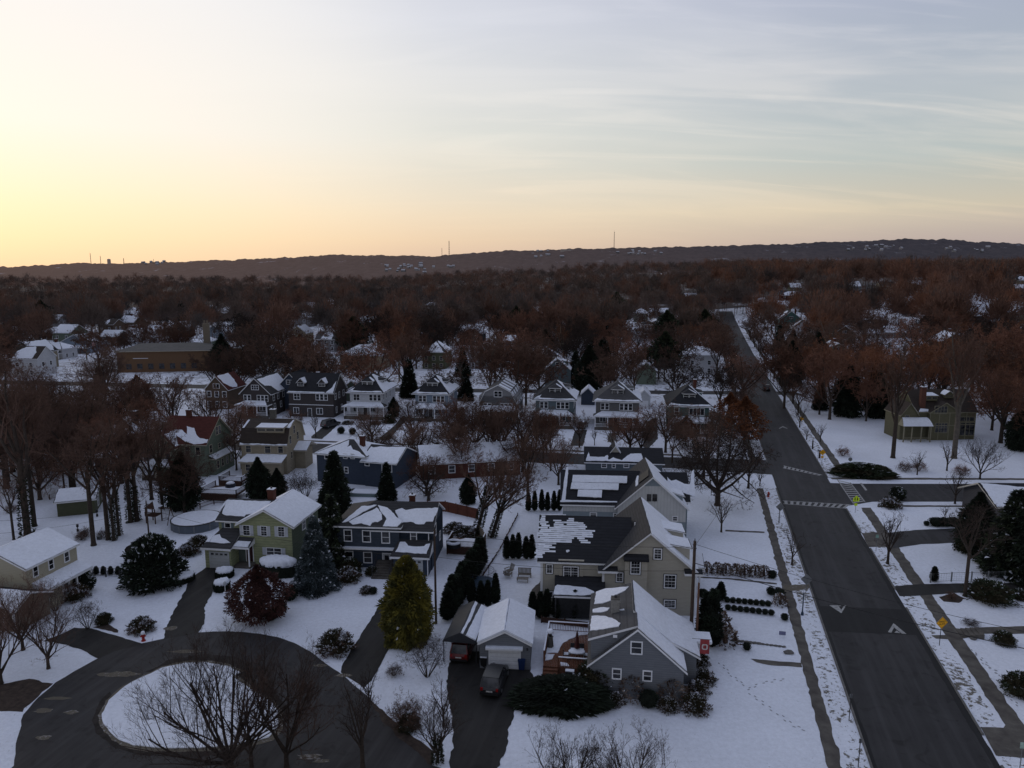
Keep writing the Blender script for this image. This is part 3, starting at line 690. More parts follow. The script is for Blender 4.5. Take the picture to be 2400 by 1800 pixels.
# worn snow verges between kerb and pavement
def verge(x0,x1,y0,y1,seed):
    strip('verge',x0,x1,y0,y1,.011,SNOWV,.25,seed,dy=.5)
verge(lambda y:RX(y)-2.0,lambda y:RX(y)-.3,36,118,11); verge(lambda y:RX(y)-2.1,lambda y:RX(y)-.2,132,400,12)
verge(lambda y:RXR(y)+.3,lambda y:RXR(y)+2.0,36,107,13); verge(lambda y:RXR(y)+.3,lambda y:RXR(y)+2.3,124,400,14)
def kerb(xf,y0,y1,side):
    strip('kerb',(lambda y:xf(y)-.18) if side<0 else xf,xf if side<0 else (lambda y:xf(y)+.18),y0,y1,.10,KERB,.0,1,thick=.12,dy=4)
kerb(RX,36,118,-1); kerb(RX,134,300,-1)
for a,b in ((36,49.0),(52.6,74.5),(79,91.5),(97,107.5),(124,300)): kerb(RXR,a,b,1)
# dark wet gutter beside the right kerb
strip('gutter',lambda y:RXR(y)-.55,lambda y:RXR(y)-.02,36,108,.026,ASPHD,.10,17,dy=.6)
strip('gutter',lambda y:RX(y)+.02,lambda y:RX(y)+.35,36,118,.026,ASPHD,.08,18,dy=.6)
# cross street to the right and its continuation behind the houses to the left
sheet('cross_street',[(RXR(122)-.3,121.0),(58.5,120.6),(90,120.4),(140,120.0),(140,110.8),(90,111.0),(57.5,110.9),(RXR(108.5)-.3,108.5)],.024,ASPH,amp=.04,seed=4)
sheet('sidewalk',[(56.5,124.4),(90,123.9),(140,123.6),(140,122.6),(90,122.8),(56.5,123.2)],.017,CONC,amp=.2,seed=5)
sheet('sidewalk',[(57.5,109.2),(90,109.0),(140,108.9),(140,108.1),(90,108.2),(57,108.4)],.018,CONC,amp=.12,seed=6)
def bs(x): return 132.0-.155*(x-45)   # centre line of the back street
pts=[(RX(136)+.4,136),(30,bs(30)+4),(0,bs(0)+4),(-60,bs(-60)+4),(-110,bs(-110)+4),(-110,bs(-110)-4),(-60,bs(-60)-4),(0,bs(0)-4),(30,bs(30)-4),(RX(126)+.4,126)]
sheet('back_street',pts,.023,ASPH,amp=.08,seed=8)
pts=[(34,bs(34)+6.6),(0,bs(0)+6.6),(-100,bs(-100)+6.6),(-100,bs(-100)+5.4),(0,bs(0)+5.4),(34,bs(34)+5.4)]
sheet('sidewalk',pts,.017,CONC,amp=.15,seed=9)
# another street beyond the row of houses, by the school
pts=[(-170,236),(-60,222),(40,216),(85,214),(85,208),(40,210),(-60,215),(-170,229)]
sheet('far_street',pts,.03,ASPH,amp=.1,seed=10)
# painted markings
def mark(pts,name='road_marking',m=None): return sheet(name,pts,.034,m or WHITEP,amp=0)
g=lambda x,y,b=ZR:G(b,x,y)
sheet('speed_hump',[g(880,610),g(1430,633),g(1540,800),g(940,775)],.028,ASPHD,amp=.03,seed=3)
def chevron(o,l,r_,w_):
    pass
for tri in ([(950,606),(1005,606),(1028,635),(1048,606),(1060,606),(1028,658)],[(1003,608),(1028,608),(1016,613)]): mark([g(*p) for p in tri],'speed_hump_arrow')
for tri in ([(1330,780),(1366,722),(1450,792),(1420,790),(1370,750),(1352,784)],[(1372,783),(1386,770),(1412,787)]): mark([g(*p) for p in tri],'speed_hump_arrow')
mark([G(ZS,*p) for p in ((395,488),(425,471),(462,488),(452,488),(425,478),(404,489))],'speed_hump_arrow')
def ladder(a,b,c,d,n,w=.28):
    """crosswalk: side lines a-b and d-c with n bars between (world xy)"""
    a,b,c,d=[Vector(p) for p in (a,b,c,d)]
    u=(b-a).normalized(); q=(d-a).normalized()
    mb=MB()
    def qd(p0,p1,p2,p3): mb.face([(p.x,p.y,.034) for p in (p0,p1,p2,p3)])
    e=(d-a).length*.07
    qd(a,b,b+q*.2,a+q*.2); qd(d-q*.2,c-q*.2,c,d)
    for i in range(n):
        t=(i+.5)/n; p=a.lerp(b,t); r=d.lerp(c,t); qd(p-u*w/2+q*.21,p+u*w/2+q*.21,r+u*w/2-q*.21,r-u*w/2-q*.21)
    for i,f in enumerate(mb.f):
        A_,B_,C_=[Vector(mb.v[k]) for k in f[:3]]
        if (B_-A_).cross(C_-A_).z<0: mb.f[i]=tuple(reversed(f))
    o=mb.build('crosswalk',WHITEP); tag(o,kind='structure')
s_=lambda x,y:G(ZS,x,y)
ladder(s_(430,1048),s_(900,1082),s_(930,1052),s_(425,1022),11,.45)
ladder(s_(425,782),s_(700,838),s_(720,832),s_(430,762),9,.5)
ladder(s_(825,866),s_(945,1045),s_(1040,1035),s_(930,890),11,.42)
mark([s_(995,893),s_(1012,893),s_(1052,946),s_(1036,948)],'stop_line')
# cul-de-sac and its island
k=lambda x,y:G(ZK,x,y); q=lambda x,y:G(ZQ,x,y)
outer=[k(1240,580),k(1000,640),k(830,720),k(640,825),k(480,920),k(330,1050),k(200,1200),k(150,1400),k(120,1640),(-38,44),(-36,38),(2,38),(-3,45),q(1960,1659),q(1890,1640),q(1700,1450),q(1600,1310),q(1500,1200),q(1350,1060),q(1200,930),q(1080,830),q(950,740),q(830,650),q(700,580),q(560,530),q(400,500),q(200,482),q(0,480),k(1700,490),k(1450,535)]
sheet('cul_de_sac',outer,.020,ASPH,step=.7,amp=.10,seed=21)
isl=[k(880,1200),k(940,1080),k(1080,960),k(1250,870),k(1400,800),k(1600,758),k(1780,752),k(1950,782),k(2080,840),q(160,870),q(320,980),q(480,1080),q(560,1170),q(560,1300),q(480,1400),q(330,1440),k(1900,1480),k(1600,1492),k(1350,1490),k(1150,1468),k(1000,1400),k(900,1290)]
sheet('island_verge',[(a[0]+(a[0]+29)*.05,a[1]+(a[1]-57)*.07) for a in isl],.036,snow_mat('slush',.9,tint=(.25,.24,.24),thr=.40,sscale=3.0),step=.5,amp=.16,seed=22)
LIT=mat('leaf_litter',(.024,.020,.018),.95,.5,1.2,.5,8)
sheet('leaf_litter',[k(1250,830),k(1500,715),k(1800,678),k(2050,708),k(2212,788),q(320,890),q(560,1040),q(650,1180),q(600,1330),q(400,1420),k(2000,1300),k(1800,900)],.028,LIT,step=.5,amp=.25,seed=60)
sheet('leaf_litter',[k(950,1000),k(860,1090),k(790,1250),k(830,1360),k(960,1470),k(1150,1530),k(1500,1560),k(1900,1560),k(1900,1500),k(1300,1480),k(1000,1380),k(930,1200)],.027,LIT,step=.5,amp=.2,seed=61)
SLU=snow_mat('slush')
for i,(b_,cx_,cy_,rx_,ry_) in enumerate(((k,370,1165,.9,.35),(k,490,1058,1.3,.25),(k,1050,850,2.2,.5),(k,1620,655,2.0,.35),(k,380,1400,.8,.3),(q,830,1565,1.2,.35),(q,930,1600,.8,.2),(q,1120,860,.9,.3),(q,930,775,.8,.25),(k,620,1180,.7,.3),(k,1480,455,.9,.5))):
    c_=b_(cx_,cy_); sheet('slush_patch',[(c_[0]+rx_*math.cos(a_*math.pi/5)*(.8+.3*math.sin(a_*2.3+i)),c_[1]+ry_*math.sin(a_*math.pi/5)) for a_ in range(10)],.033,SLU,step=.25,amp=.16,seed=70+i)
sheet('island_lawn',isl,.10,SNOWG,step=.5,amp=.10,seed=23,thick=.09)
sheet('driveway',[k(640,448),k(790,455),k(1000,515),k(1240,588),k(1000,650),k(850,718),k(700,635),k(540,590),k(380,560),k(560,490)],.024,ASPHR,amp=.10,step=.5,seed=24)
sheet('driveway',[G(ZD,140,1020),G(ZD,420,1030),k(1850,80),k(1830,160),k(1775,260),k(1765,400),k(1700,500),k(1415,545),k(1440,440),k(1500,300),k(1610,105),k(1640,20)],.024,ASPHR,amp=.16,step=.4,seed=25)
sheet('driveway',[q(1560,100),q(1440,255),q(1330,420),q(1225,590),q(1120,760),q(1100,835),q(1300,965),q(1370,905),q(1450,760),q(1530,605),q(1530,400),q(1640,100)],.024,ASPHR,amp=.10,step=.4,seed=26)
a_=lambda x,y:G(ZA,x,y)
sheet('driveway',[a_(400,560),a_(210,560),a_(160,650),a_(152,850),a_(190,1050),a_(195,1250),a_(180,1330),(-4.5,44),(-6,38),(4,38),a_(520,1422),a_(590,1290),a_(600,1140),a_(645,1020),a_(665,890),a_(690,800),a_(790,760),a_(770,660)],.024,ASPHR,amp=.20,step=.35,seed=27)
# right hand driveways, aprons and paths
s2=lambda x,y:G(ZR,x,y)
sheet('driveway',[s_(1200,1262),s_(1400,1240),s_(1750,1225),s_(1900,1230),s_(1900,1310),s_(1700,1335),s_(1450,1345),s_(1240,1375)],.024,ASPH,amp=.10,seed=31)
sheet('driveway_apron',[s_(1010,1266),s_(1090,1256),s_(1200,1262),s_(1240,1375),s_(1165,1365),s_(1060,1367)],.027,CONC,amp=.05,seed=32)
sheet('driveway',[s2(1370,482),s2(1540,468),s2(1900,462),s2(2400,458),s2(2400,520),s2(1850,520),s2(1600,538),s2(1500,545),s2(1405,546)],.027,ASPHR,amp=.10,seed=33)
sheet('driveway_apron',[s2(1930,1395),s2(2080,1400),s2(2120,1330),s2(2300,1600),s2(2030,1580)],.027,CONC,amp=.05,seed=34)
sheet('garden_path',[s2(1610,800),s2(1800,800),s2(1870,752),s2(2300,738),s2(2300,788),s2(1960,790),s2(1800,825),s2(1640,822)],.027,CONC,amp=.10,seed=35)
sheet('garden_path',[s2(440,952),s2(560,962),s2(770,978),s2(775,1008),s2(560,992),s2(480,975)],.018,CONC,amp=.08,seed=36,step=.4)
sheet('garden_path',[s2(95,418),s2(300,428),s2(610,462),s2(610,470),s2(300,438),s2(95,425)],.018,CONC,amp=.10,seed=37,step=.4)
sheet('garden_path',[s2(650,478),s2(820,468),s2(815,500),s2(660,520)],.018,snow_mat('slush',.9),amp=.10,seed=38,step=.4)
sheet('garden_path',[s_(0,1238),s_(290,1252),s_(290,1262),s_(0,1250)],.018,CONC,amp=.10,seed=39,step=.4)
# driveways of the back row
m_=lambda x,y:G(ZM,x,y); n_=lambda x,y:G(ZN,x,y)
sheet('driveway',[m_(1090,525),m_(1000,520),m_(930,570),m_(845,640),m_(850,655),m_(940,660),m_(1010,600)],.024,ASPHR,amp=.12,seed=41)
sheet('driveway',[m_(1640,455),m_(1570,540),m_(1430,655),m_(1430,668),m_(1515,670),m_(1600,570),m_(1690,480)],.024,ASPHR,amp=.12,seed=42)
sheet('garden_path',[m_(1790,560),m_(1830,560),m_(1740,670),m_(1700,670)],.018,CONC,amp=.08,seed=43)
sheet('driveway',[n_(940,660),n_(1030,655),n_(1000,775),n_(905,775)],.024,ASPHR,amp=.12,seed=44)
sheet('driveway',[n_(1460,600),n_(1545,560),n_(1555,720),n_(1480,800),n_(1440,780),n_(1450,700)],.024,ASPHR,amp=.12,seed=45)
sheet('garden_path',[n_(1190,680),n_(1250,680),n_(1235,755),n_(1180,745)],.018,CONC,amp=.08,seed=46)
# bare mulch and ivy ground on the left
DIRT=mat('mulch_ground',(.045,.032,.026),.95,.5,2,.6,8)
sheet('mulch_bed',[k(-40,940),k(250,890),k(460,930),k(330,1040),k(190,1180),k(-40,1160)],.014,DIRT,amp=.3,seed=47,step=.5)
sheet('mulch_bed',[k(860,430),k(900,400),k(1010,460),k(1020,490),k(800,445)],.014,DIRT,amp=.15,seed=48,step=.4)
sheet('mulch_bed',[q(740,60),q(1060,60),q(1040,120),q(880,155),q(760,145)],.014,DIRT,amp=.15,seed=49,step=.4)
sheet('mulch_bed',[q(1330,1060),q(1480,1180),q(1650,1330),q(1900,1520),q(1890,1640),q(1600,1400),q(1440,1220)],.026,DIRT,amp=.2,seed=50,step=.4)
sheet('mulch_bed',[s2(1660,550),s2(1760,525),s2(1830,560),s2(1790,590),s2(1690,580)],.014,DIRT,amp=.15,seed=51,step=.4)
sheet('mulch_bed',[s2(1890,545),s2(2080,560),s2(2100,585),s2(1950,580)],.014,DIRT,amp=.15,seed=52,step=.4)
sheet('mulch_bed',[a_(780,100),a_(850,30),a_(860,170),a_(760,170)],.014,CONC,amp=.15,seed=53,step=.4)
sheet('leafy_ground',[n_(1730,450),n_(2080,560),n_(2050,700),n_(1700,690)],.012,snow_mat('slush'),amp=.4,seed=55)
# footprints pressed into the lawns
def trail(name,pts,seed):
    mb=MB(); r=random.Random(seed)
    for a,b in zip(pts[:-1],pts[1:]):
        a=Vector(a);b=Vector(b);L=(b-a).length;n=int(L/.42);d=(b-a).normalized();nn=Vector((-d.y,d.x))
        for i in range(n):
            c=a+d*(i*.42+r.uniform(-.06,.06))+nn*(.12*(1 if i%2 else -1)+r.uniform(-.05,.05))
            k_=[(c.x+d.x*.16*math.cos(t)+nn.x*.07*math.sin(t),c.y+d.y*.16*math.cos(t)+nn.y*.07*math.sin(t),.012) for t in [j*math.pi/3 for j in range(6)]]
            mb.face(k_)
    o=mb.build(name,mat('trodden_snow',(.30,.31,.34),.9,.3,3)); tag(o,kind='structure')
trail('footprints',[s2(440,1180),s2(620,1310),s2(720,1385),s2(830,1425)],1)
trail('footprints',[s2(420,1150),s2(520,1105),s2(700,1080)],2)
trail('footprints',[s2(1850,880),s2(1950,980),s2(2060,1060),s2(2100,1180),s2(2212,1290)],3)
trail('footprints',[s2(1880,900),s2(2000,1010),s2(2130,1110),s2(2200,1240)],4)
trail('footprints',[s2(240,980),s2(320,1060),s2(420,1140)],5)
# ------------------------------------------------------------------ foreground houses
S_GREY=line_mat('grey_shingle_wall',(.150,.160,.180),.21,.72,width=.14,var=.12)
S_BEIGE=line_mat('beige_clapboard',(.40,.375,.32),.15,.72,width=.16,var=.06)
S_WHITEV=line_mat('white_board_batten',(.46,.47,.48),.42,.75,axis='xy',width=.1,var=.06)
S_PBLUE=line_mat('pale_blue_clapboard',(.22,.265,.30),.15,.75,var=.08)
S_NAVY=line_mat('navy_clapboard',(.040,.055,.080),.17,.7,width=.14,var=.12)
S_NAVY2=line_mat('navy_shingle_wall',(.046,.058,.078),.24,.75,width=.1,var=.3)
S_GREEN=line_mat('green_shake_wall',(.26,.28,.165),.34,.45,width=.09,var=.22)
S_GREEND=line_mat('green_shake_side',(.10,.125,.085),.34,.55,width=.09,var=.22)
S_CREAM=line_mat('cream_clapboard',(.38,.35,.27),.18,.8,width=.12,var=.06)
STUCT=mat('tan_stucco',(.20,.165,.115),.9,.12,2)
# A: grey cape beside the drive
hA=from_pts('grey_house','grey shingled house with steep snowy roof and red banner, nearest the camera',G(ZA,1212,650,3),G(ZA,1905,700,3))
w_=hA.w; ap=w_/2
plA=hA.wing('y',0,9,[(0,3),(ap,6.45),(w_,3)],S_GREY,SHINGG,oh=.2)
hA.snow_uv(plA[1],[(.02,.0),(.36,.0),(.36,.98),(.02,.98)],.06)
r1=hA.roof
plA2=hA.wing('y',2.9,9.0,[(ap,6.47),(7.0,3.98),(9.35,2.75)],S_GREY,SHINGG,oh=.2)
A_,B_,C_,D_,n_1=plA2[0]; hA.snow_uv(plA2[0],[(.0,.06),(1,.04),(.98,1.0),(.0,1.0)],.05)
hA.snow_uv(plA2[1],[(.0,0.0),(1,.0),(.98,.97),(.03,.97)],.05)
plA3=hA.wing('y',.35,8.9,[(0,5.15),(ap-.03,6.56),(ap+.03,6.40)],S_GREY,SHINGG,oh=.15,ohe=.25,z0=3)
for pp in ([(1255,120),(1330,95),(1500,80),(1470,110),(1440,125),(1385,150),(1375,180),(1300,205),(1240,210)],[(1232,248),(1290,235),(1355,238),(1340,258),(1290,272),(1232,272)],[(1222,300),(1330,300),(1375,315),(1435,352),(1420,378),(1330,392),(1210,408)],[(1420,248),(1465,245),(1465,255),(1420,258)]):
    hA.snow_px(plA3[0],ZA,pp,jag=.10,th=.06,step=.3)
pc=hA.hit(ZA,1397,275,plA3[0][0],plA3[0][4]); hA.chimney(pc.x,pc.y+.4,.75,.65,pc.z-.6,pc.z+1.25,mat('pale_brick',(.24,.235,.225),.9,.2,6),snow=False)
fA=('y',0,-1)
hA.win_px(fA,ZA,1508,482,1600,580,trim=TRIM); hA.win_px(fA,ZA,1371,682,1444,764); hA.win_px(fA,ZA,1598,698,1671,780)
hA.box(w_-.02,9.5,2.92,2.9+.02,0,.01,S_GREY)
mb=MB(); mb.box(9.6,11.0,5.6,7.4,2.5,2.62); mb.cur=1; mb.box(9.55,11.05,5.55,7.45,2.62,2.8); mb.build('entry_hood',[TRIM,SNOW],hA.o)
mb=MB(); mb.box(1.9,2.25,-.05,-.01,5.6,5.85); mb.build('gable_vent',TRIM,hA.o)
hA.keep(4.5,4.5,6.5)
# B: beige house with long dark roof
hB=from_pts('beige_house','large beige clapboard house with dark roof half bare of snow, behind the grey house',G(ZB,300,1150,5.6),G(ZB,1900,1262,4.95))
wB=hB.w; gx0=wB-9.9; gm=wB-4.95
plB=hB.wing('x',0,gx0+3,[(0,5.5),(4.9,8.75),(9.8,5.5)],S_BEIGE,SHINGK,oh=.4)
rB=hB.roof
plB2=hB.wing('y',-.7,10.6,[(gx0,5.0),(gm,9.2),(wB,5.0)],S_BEIGE,SHING,oh=.45,ohe=.55)
rB2=hB.roof
hB.snow_uv(plB2[1],[(.0,.02),(1,.02),(1,.99),(.0,.99)],.05,.09,roof=rB2)
# melting shingle courses on the big bare slope
def course_snow(h,plane,b,outline,roof,row=.26,gap=.045,seed=3,holes=()):
    q=[h.hit(b,x,y,plane[0],plane[4]) for x,y in outline]
    n=plane[4]; o=plane[0]; u=(plane[1]-plane[0]).normalized(); w=n.cross(u); w=w if w.z>0 else -w
    p2=[((p-o).dot(u),(p-o).dot(w)) for p in q]
    hl_=[[((p-o).dot(u),(p-o).dot(w)) for p in [h.hit(b,x,y,plane[0],plane[4]) for x,y in hh]] for hh in holes]
    def span(poly,v):
        xs=[]
        for i in range(len(poly)):
            a,c=poly[i],poly[(i+1)%len(poly)]
            if (a[1]-v)*(c[1]-v)<0: xs.append(a[0]+(c[0]-a[0])*(v-a[1])/(c[1]-a[1]))
        return sorted(xs)
    r=random.Random(seed); mb=MB(); v=min(p[1] for p in p2); vm_=max(p[1] for p in p2)
    while v<vm_:
        xs=span(p2,v+row/2)
        for i in range(0,len(xs)-1,2):
            segs=[(xs[i]+r.uniform(-.25,.25),xs[i+1]+r.uniform(-.5,.5))]
            for hh in hl_:
                hx=span(hh,v+row/2)
                for j in range(0,len(hx)-1,2):
                    ns=[]
                    for a,c in segs:
                        if hx[j]<c and hx[j+1]>a: ns+= [(a,hx[j]+r.uniform(-.15,.15)),(hx[j+1]+r.uniform(-.15,.15),c)]
                        else: ns.append((a,c))
                    segs=ns
            for a,c in segs:
                if c-a<.15: continue
                k=max(1,int((c-a)/.6))
                for t in range(k):
                    a0=a+(c-a)*t/k;c0=a+(c-a)*(t+1)/k; g=gap*r.uniform(.2,1.6)
                    lo=o+u*a0+w*v+n*.05;hi=o+u*c0+w*v+n*.05; mb.face([lo,hi,hi+w*(row-g),lo+w*(row-g)])
        v+=row
    for i,f in enumerate(mb.f):
        A_,B_,C_=[Vector(mb.v[k]) for k in f[:3]]
        if (B_-A_).cross(C_-A_).dot(n)<0: mb.f[i]=tuple(reversed(f))
    return mb.build('snow_patch',SNOW,roof)
course_snow(hB,plB[0],ZB,[(310,708),(350,720),(375,745),(365,800),(390,850),(420,815),(560,795),(680,800),(700,760),(740,750),(775,790),(745,850),(820,860),(820,910),(785,935),(785,985),(640,985),(440,985),(415,1070),(310,1085),(300,1120),(325,1140),(250,1140),(275,950)],rB,holes=([(625,940),(640,930),(700,945),(700,985),(620,985)],))
course_snow(hB,plB[0],ZB,[(425,770),(470,735),(510,740),(525,780),(505,800),(430,800)],rB,seed=5); course_snow(hB,plB[0],ZB,[(540,770),(580,730),(650,735),(670,770),(665,802),(560,802)],rB,seed=6)
hB.snow_px(plB[0],ZB,[(560,1062),(590,1058),(598,1070),(575,1085),(562,1080)],.05,roof=rB)
hB.snow_px(plB[0],ZB,[(300,688),(560,690),(560,697),(300,697)],.03,.05,roof=rB)
for u0 in (.7,5.4):
    d=hB.shed_dormer(('x',1),u0,u0+2.5,wB-.55,wB-3.6,5.2,7.05,S_BEIGE,SHINGK,nw=2,rise=.55,snow=1)
fBl=('y',0,-1); fBg=('y',-.7,-1)
hB.win_px(fBl,ZB,352,1203,424,1303,dark=DTRIM,lites=(2,4)); 
mb=MB(); pL=hB.hit(ZB,490,1352,(0,0,0),(0,1,0)); pR=hB.hit(ZB,738,1170,(0,0,0),(0,1,0))
mb.box(pL.x,pR.x,-.09,-.001,pL.z,pR.z); mb.box(pL.x-.1,pR.x+.1,-.2,-.001,pR.z,pR.z+.12); mb.build('bay_panel',TRIM if False else S_BEIGE,hB.o)
hB.win_px(('y',-.09,-1),ZB,530,1225,692,1342,dark=DTRIM,grid=(2,2),lites=(3,4))
hB.win_px(fBl,ZB,358,1482,428,1552,dark=DTRIM,grid=(1,1))
mb=MB(); pL=hB.hit(ZB,1162,1470,(0,-.7,0),(0,1,0)); pR=hB.hit(ZB,1402,1110,(0,-.7,0),(0,1,0))
mb.box(pL.x,pR.x,-1.25,-.701,max(.3,pL.z),pR.z-.35); mb.build('bay',S_BEIGE,hB.o)
mb=MB(); mb.face([(pL.x-.15,-1.45,pR.z-.35),(pR.x+.15,-1.45,pR.z-.35),(pR.x+.15,-.71,pR.z+.1),(pL.x-.15,-.71,pR.z+.1)]); mb.box(pL.x-.15,pR.x+.15,-1.45,-.71,pR.z-.5,pR.z-.36); mb.build('bay_roof',SHINGK,hB.o)
hB.win_px(('y',-1.25,-1),ZB,1226,1166,1334,1310,dark=DTRIM,lites=(3,4))
for r_ in ((1076,1286,1154,1390),(1467,1040,1556,1156),(1574,1310,1702,1454),(1572,1572,1698,1660)): hB.win_px(fBg,ZB,*r_,dark=DTRIM,lites=(3,4) if r_[2]-r_[0]>110 else (2,4))
for x in (0,gx0):
    mb=MB(); mb.box(x-.04,x+.22,(-.06 if x==0 else -.76),(-.002 if x==0 else -.702),0,5.5 if x==0 else 4.9); mb.build('corner_board',TRIM,hB.o)
mb=MB(); mb.box(wB-.2,wB+.04,-.76,-.702,0,4.9); mb.build('corner_board',TRIM,hB.o)
mb=MB(); mb.face([(gx0-.5,-1.3,5.0),(gx0+1.6,-1.3,5.0),(gx0+1.6,-.71,5.35),(gx0-.5,-.71,5.35)]); mb.cur=1; mb.box(gx0-.5,gx0+1.6,-1.3,-.71,4.75,4.98); mb.build('eave_return',[SHINGK,TRIM],hB.o)
mb=MB(); mb.face([(wB-1.3,-1.3,5.0),(wB+.6,-1.3,5.0),(wB+.6,-.71,5.35),(wB-1.3,-.71,5.35)]); mb.cur=1; mb.box(wB-1.3,wB+.6,-1.3,-.71,4.75,4.98); mb.build('eave_return',[SHINGK,TRIM],hB.o)
# back porch roof
p0=hB.hit(ZB,445,1315,(0,0,0),(0,1,0)); p1=hB.hit(ZB,962,1325,(0,0,0),(0,1,0))
pz=p0.z
mb=MB(); a=[(p0.x,-.01,pz),(p1.x,-.01,pz),(p1.x,-2.9,pz-1.05),(p0.x,-2.9,pz-1.05)]; mb.face(a[::-1]); mb.cur=1; mb.box(p0.x,p1.x,-2.92,-2.88,pz-1.25,pz-1.06); mb.face([(x,y,z-.12) for x,y,z in a])
pr=mb.build('porch_roof',[SHINGK,TRIM],hB.o); n_2=(Vector(a[1])-Vector(a[0])).cross(Vector(a[3])-Vector(a[0])); n_2=n_2 if n_2.z>0 else -n_2; n_2.normalize()
hB.snow_px((Vector(a[0]),None,None,None,n_2),ZB,[(445,1440),(470,1422),(600,1432),(760,1450),(850,1490),(858,1525),(640,1530),(430,1520)],.08,roof=pr)
hB.box(p0.x+.2,p1.x-.05,-2.7,-.01,.3,pz-1.3,mat('dark_screen',(.02,.02,.022),.6,.3,3),'screen_wall')
for i in range(2):
    mb=MB(); x=p0.x+.15+(p1.x-p0.x-.3)*i; mb.box(x-.07,x+.07,-2.85,-2.72,0,pz-1.26); mb.build('porch_post',DTRIM,hB.o)
# side entry porch on the street side
pl=House.wing(hB,'x',wB+.01,wB+1.9,[(6.2,2.7),(7.6,3.6),(9,2.7)],S_BEIGE,SHINGK,oh=.25,wall=False); 
for p_ in pl: hB.snow_all(p_)
for y_ in (6.4,8.8):
    mb=MB(); mb.box(wB+1.6,wB+1.78,y_-.09,y_+.09,0,2.75); mb.build('porch_post',TRIM,hB.o)
mb=MB()
for z_,x_ in ((7.0,gm-1.2),): mb.tube((x_,4,z_),(x_,4,z_+1.6),.07,.07,8,True)
mb.build('vent_pipe',TRIM,hB.o)
hB.keep(wB/2,5,11)
# C: white and pale blue house with snow covered panels
hC=from_pts('pale_house','white and pale blue house with snow covered solar panels on its black roof',G(ZB,530,572,5.5),G(ZB,1795,600,5.5))
wC=hC.w; cx0=wC-9.0; cm=wC-4.5
plC=hC.wing('x',0,cx0+3,[(0,5.5),(4.6,8.75),(9.2,5.5)],S_PBLUE,SHINGK,oh=.4); rC=hC.roof
mb=MB(); mb.box(0,cx0-.01,-.03,-.002,4.5,5.45); mb.box(0,cx0-.01,-.05,-.031,4.42,4.52); mb.build('frieze_board',S_WHITEV,hC.o)
plC2=hC.wing('y',-.7,8.6,[(cx0,5.5),(cm,9.55),(wC,5.5)],S_PBLUE,SHING,oh=.4,ohe=.55); rC2=hC.roof
mb=MB(); mb.face([(cx0,-.73,3.6),(wC,-.73,3.6),(wC,-.73,5.5),(wC-1.0,-.73,6.3),(cm+1.15,-.73,8.35),(cm-1.15,-.73,8.35),(cx0,-.73,5.5)]); mb.box(cx0,wC,-.78,-.731,3.5,3.62); mb.build('gable_cladding',S_WHITEV,hC.o)
hC.snow_uv(plC2[1],[(0,.02),(1,.02),(1,.99),(.0,.99)],.05,.09,roof=rC2)
plC3=hC.wing('x',wC-3,wC+.9,[(3.2,5.2),(6.6,8.1),(10,5.2)],S_PBLUE,SHINGK,oh=.35); rC3=hC.roof
hC.snow_px(plC3[0],ZB,[(1610,300),(1650,340),(1700,330),(1740,350),(1790,375),(1845,380),(1860,260),(1885,225),(1895,505),(1810,480),(1600,400)],.10,roof=rC3)
hC.shed_dormer(('x',1),.3,2.3,wC-.3,wC-3.2,5.3,6.75,S_PBLUE,SHINGK,nw=1,rise=.9,snow=1)
def panel(h,plane,b,pts,roof,snow=True):
    q=[h.hit(b,x,y,plane[0]+plane[4]*.05,plane[4]) for x,y in pts]
    mb=MB(); n=plane[4]; tri_poly(mb,[p+n*.10 for p in q]); k=len(q)
    for i in range(k): mb.face([q[i],q[(i+1)%k],q[(i+1)%k]+n*.1,q[i]+n*.1])
    o=mb.build('solar_panel',BLACK,h.o)
    if snow:
        c=sum(q,Vector())/k; snow_poly(o,[p+(c-p)*.01+n*.10 for p in q],n,.04,.4,.13)
    return o
panel(hC,plC[0],ZB,[(628,288),(1196,300),(1192,372),(620,362)],rC); panel(hC,plC[0],ZB,[(616,366),(1110,376),(1104,444),(604,432)],rC)
panel(hC,plC[0],ZB,[(684,440),(936,446),(930,522),(676,510)],rC)
panel(hC,plC2[0],ZB,[(1325,290),(1418,222),(1420,290),(1315,370)],rC2,False)
hC.snow_px(plC2[0],ZB,[(1300,290),(1315,290),(1310,380),(1285,400),(1283,350)],.04,roof=rC2)
hC.snow_px(plC[0],ZB,[(500,548),(540,540),(1090,555),(1090,566),(500,560)],.03,roof=rC); hC.snow_px(plC[0],ZB,[(562,205),(585,205),(552,545),(512,545)],.05,roof=rC)
for r_ in ((1398,478,1444,552),(1456,478,1504,552)): hC.win_px(('y',-.73,-1),ZB,*r_,lites=(2,4),fw=.05,trim=DTRIM)
for r_ in ((805,668,882,715),(1048,672,1090,720)): hC.win_px(('y',0,-1),ZB,*r_)
hC.win_px(('y',-.73,-1),ZB,1660,705,1720,760)
hC.keep(wC/2,5,10)
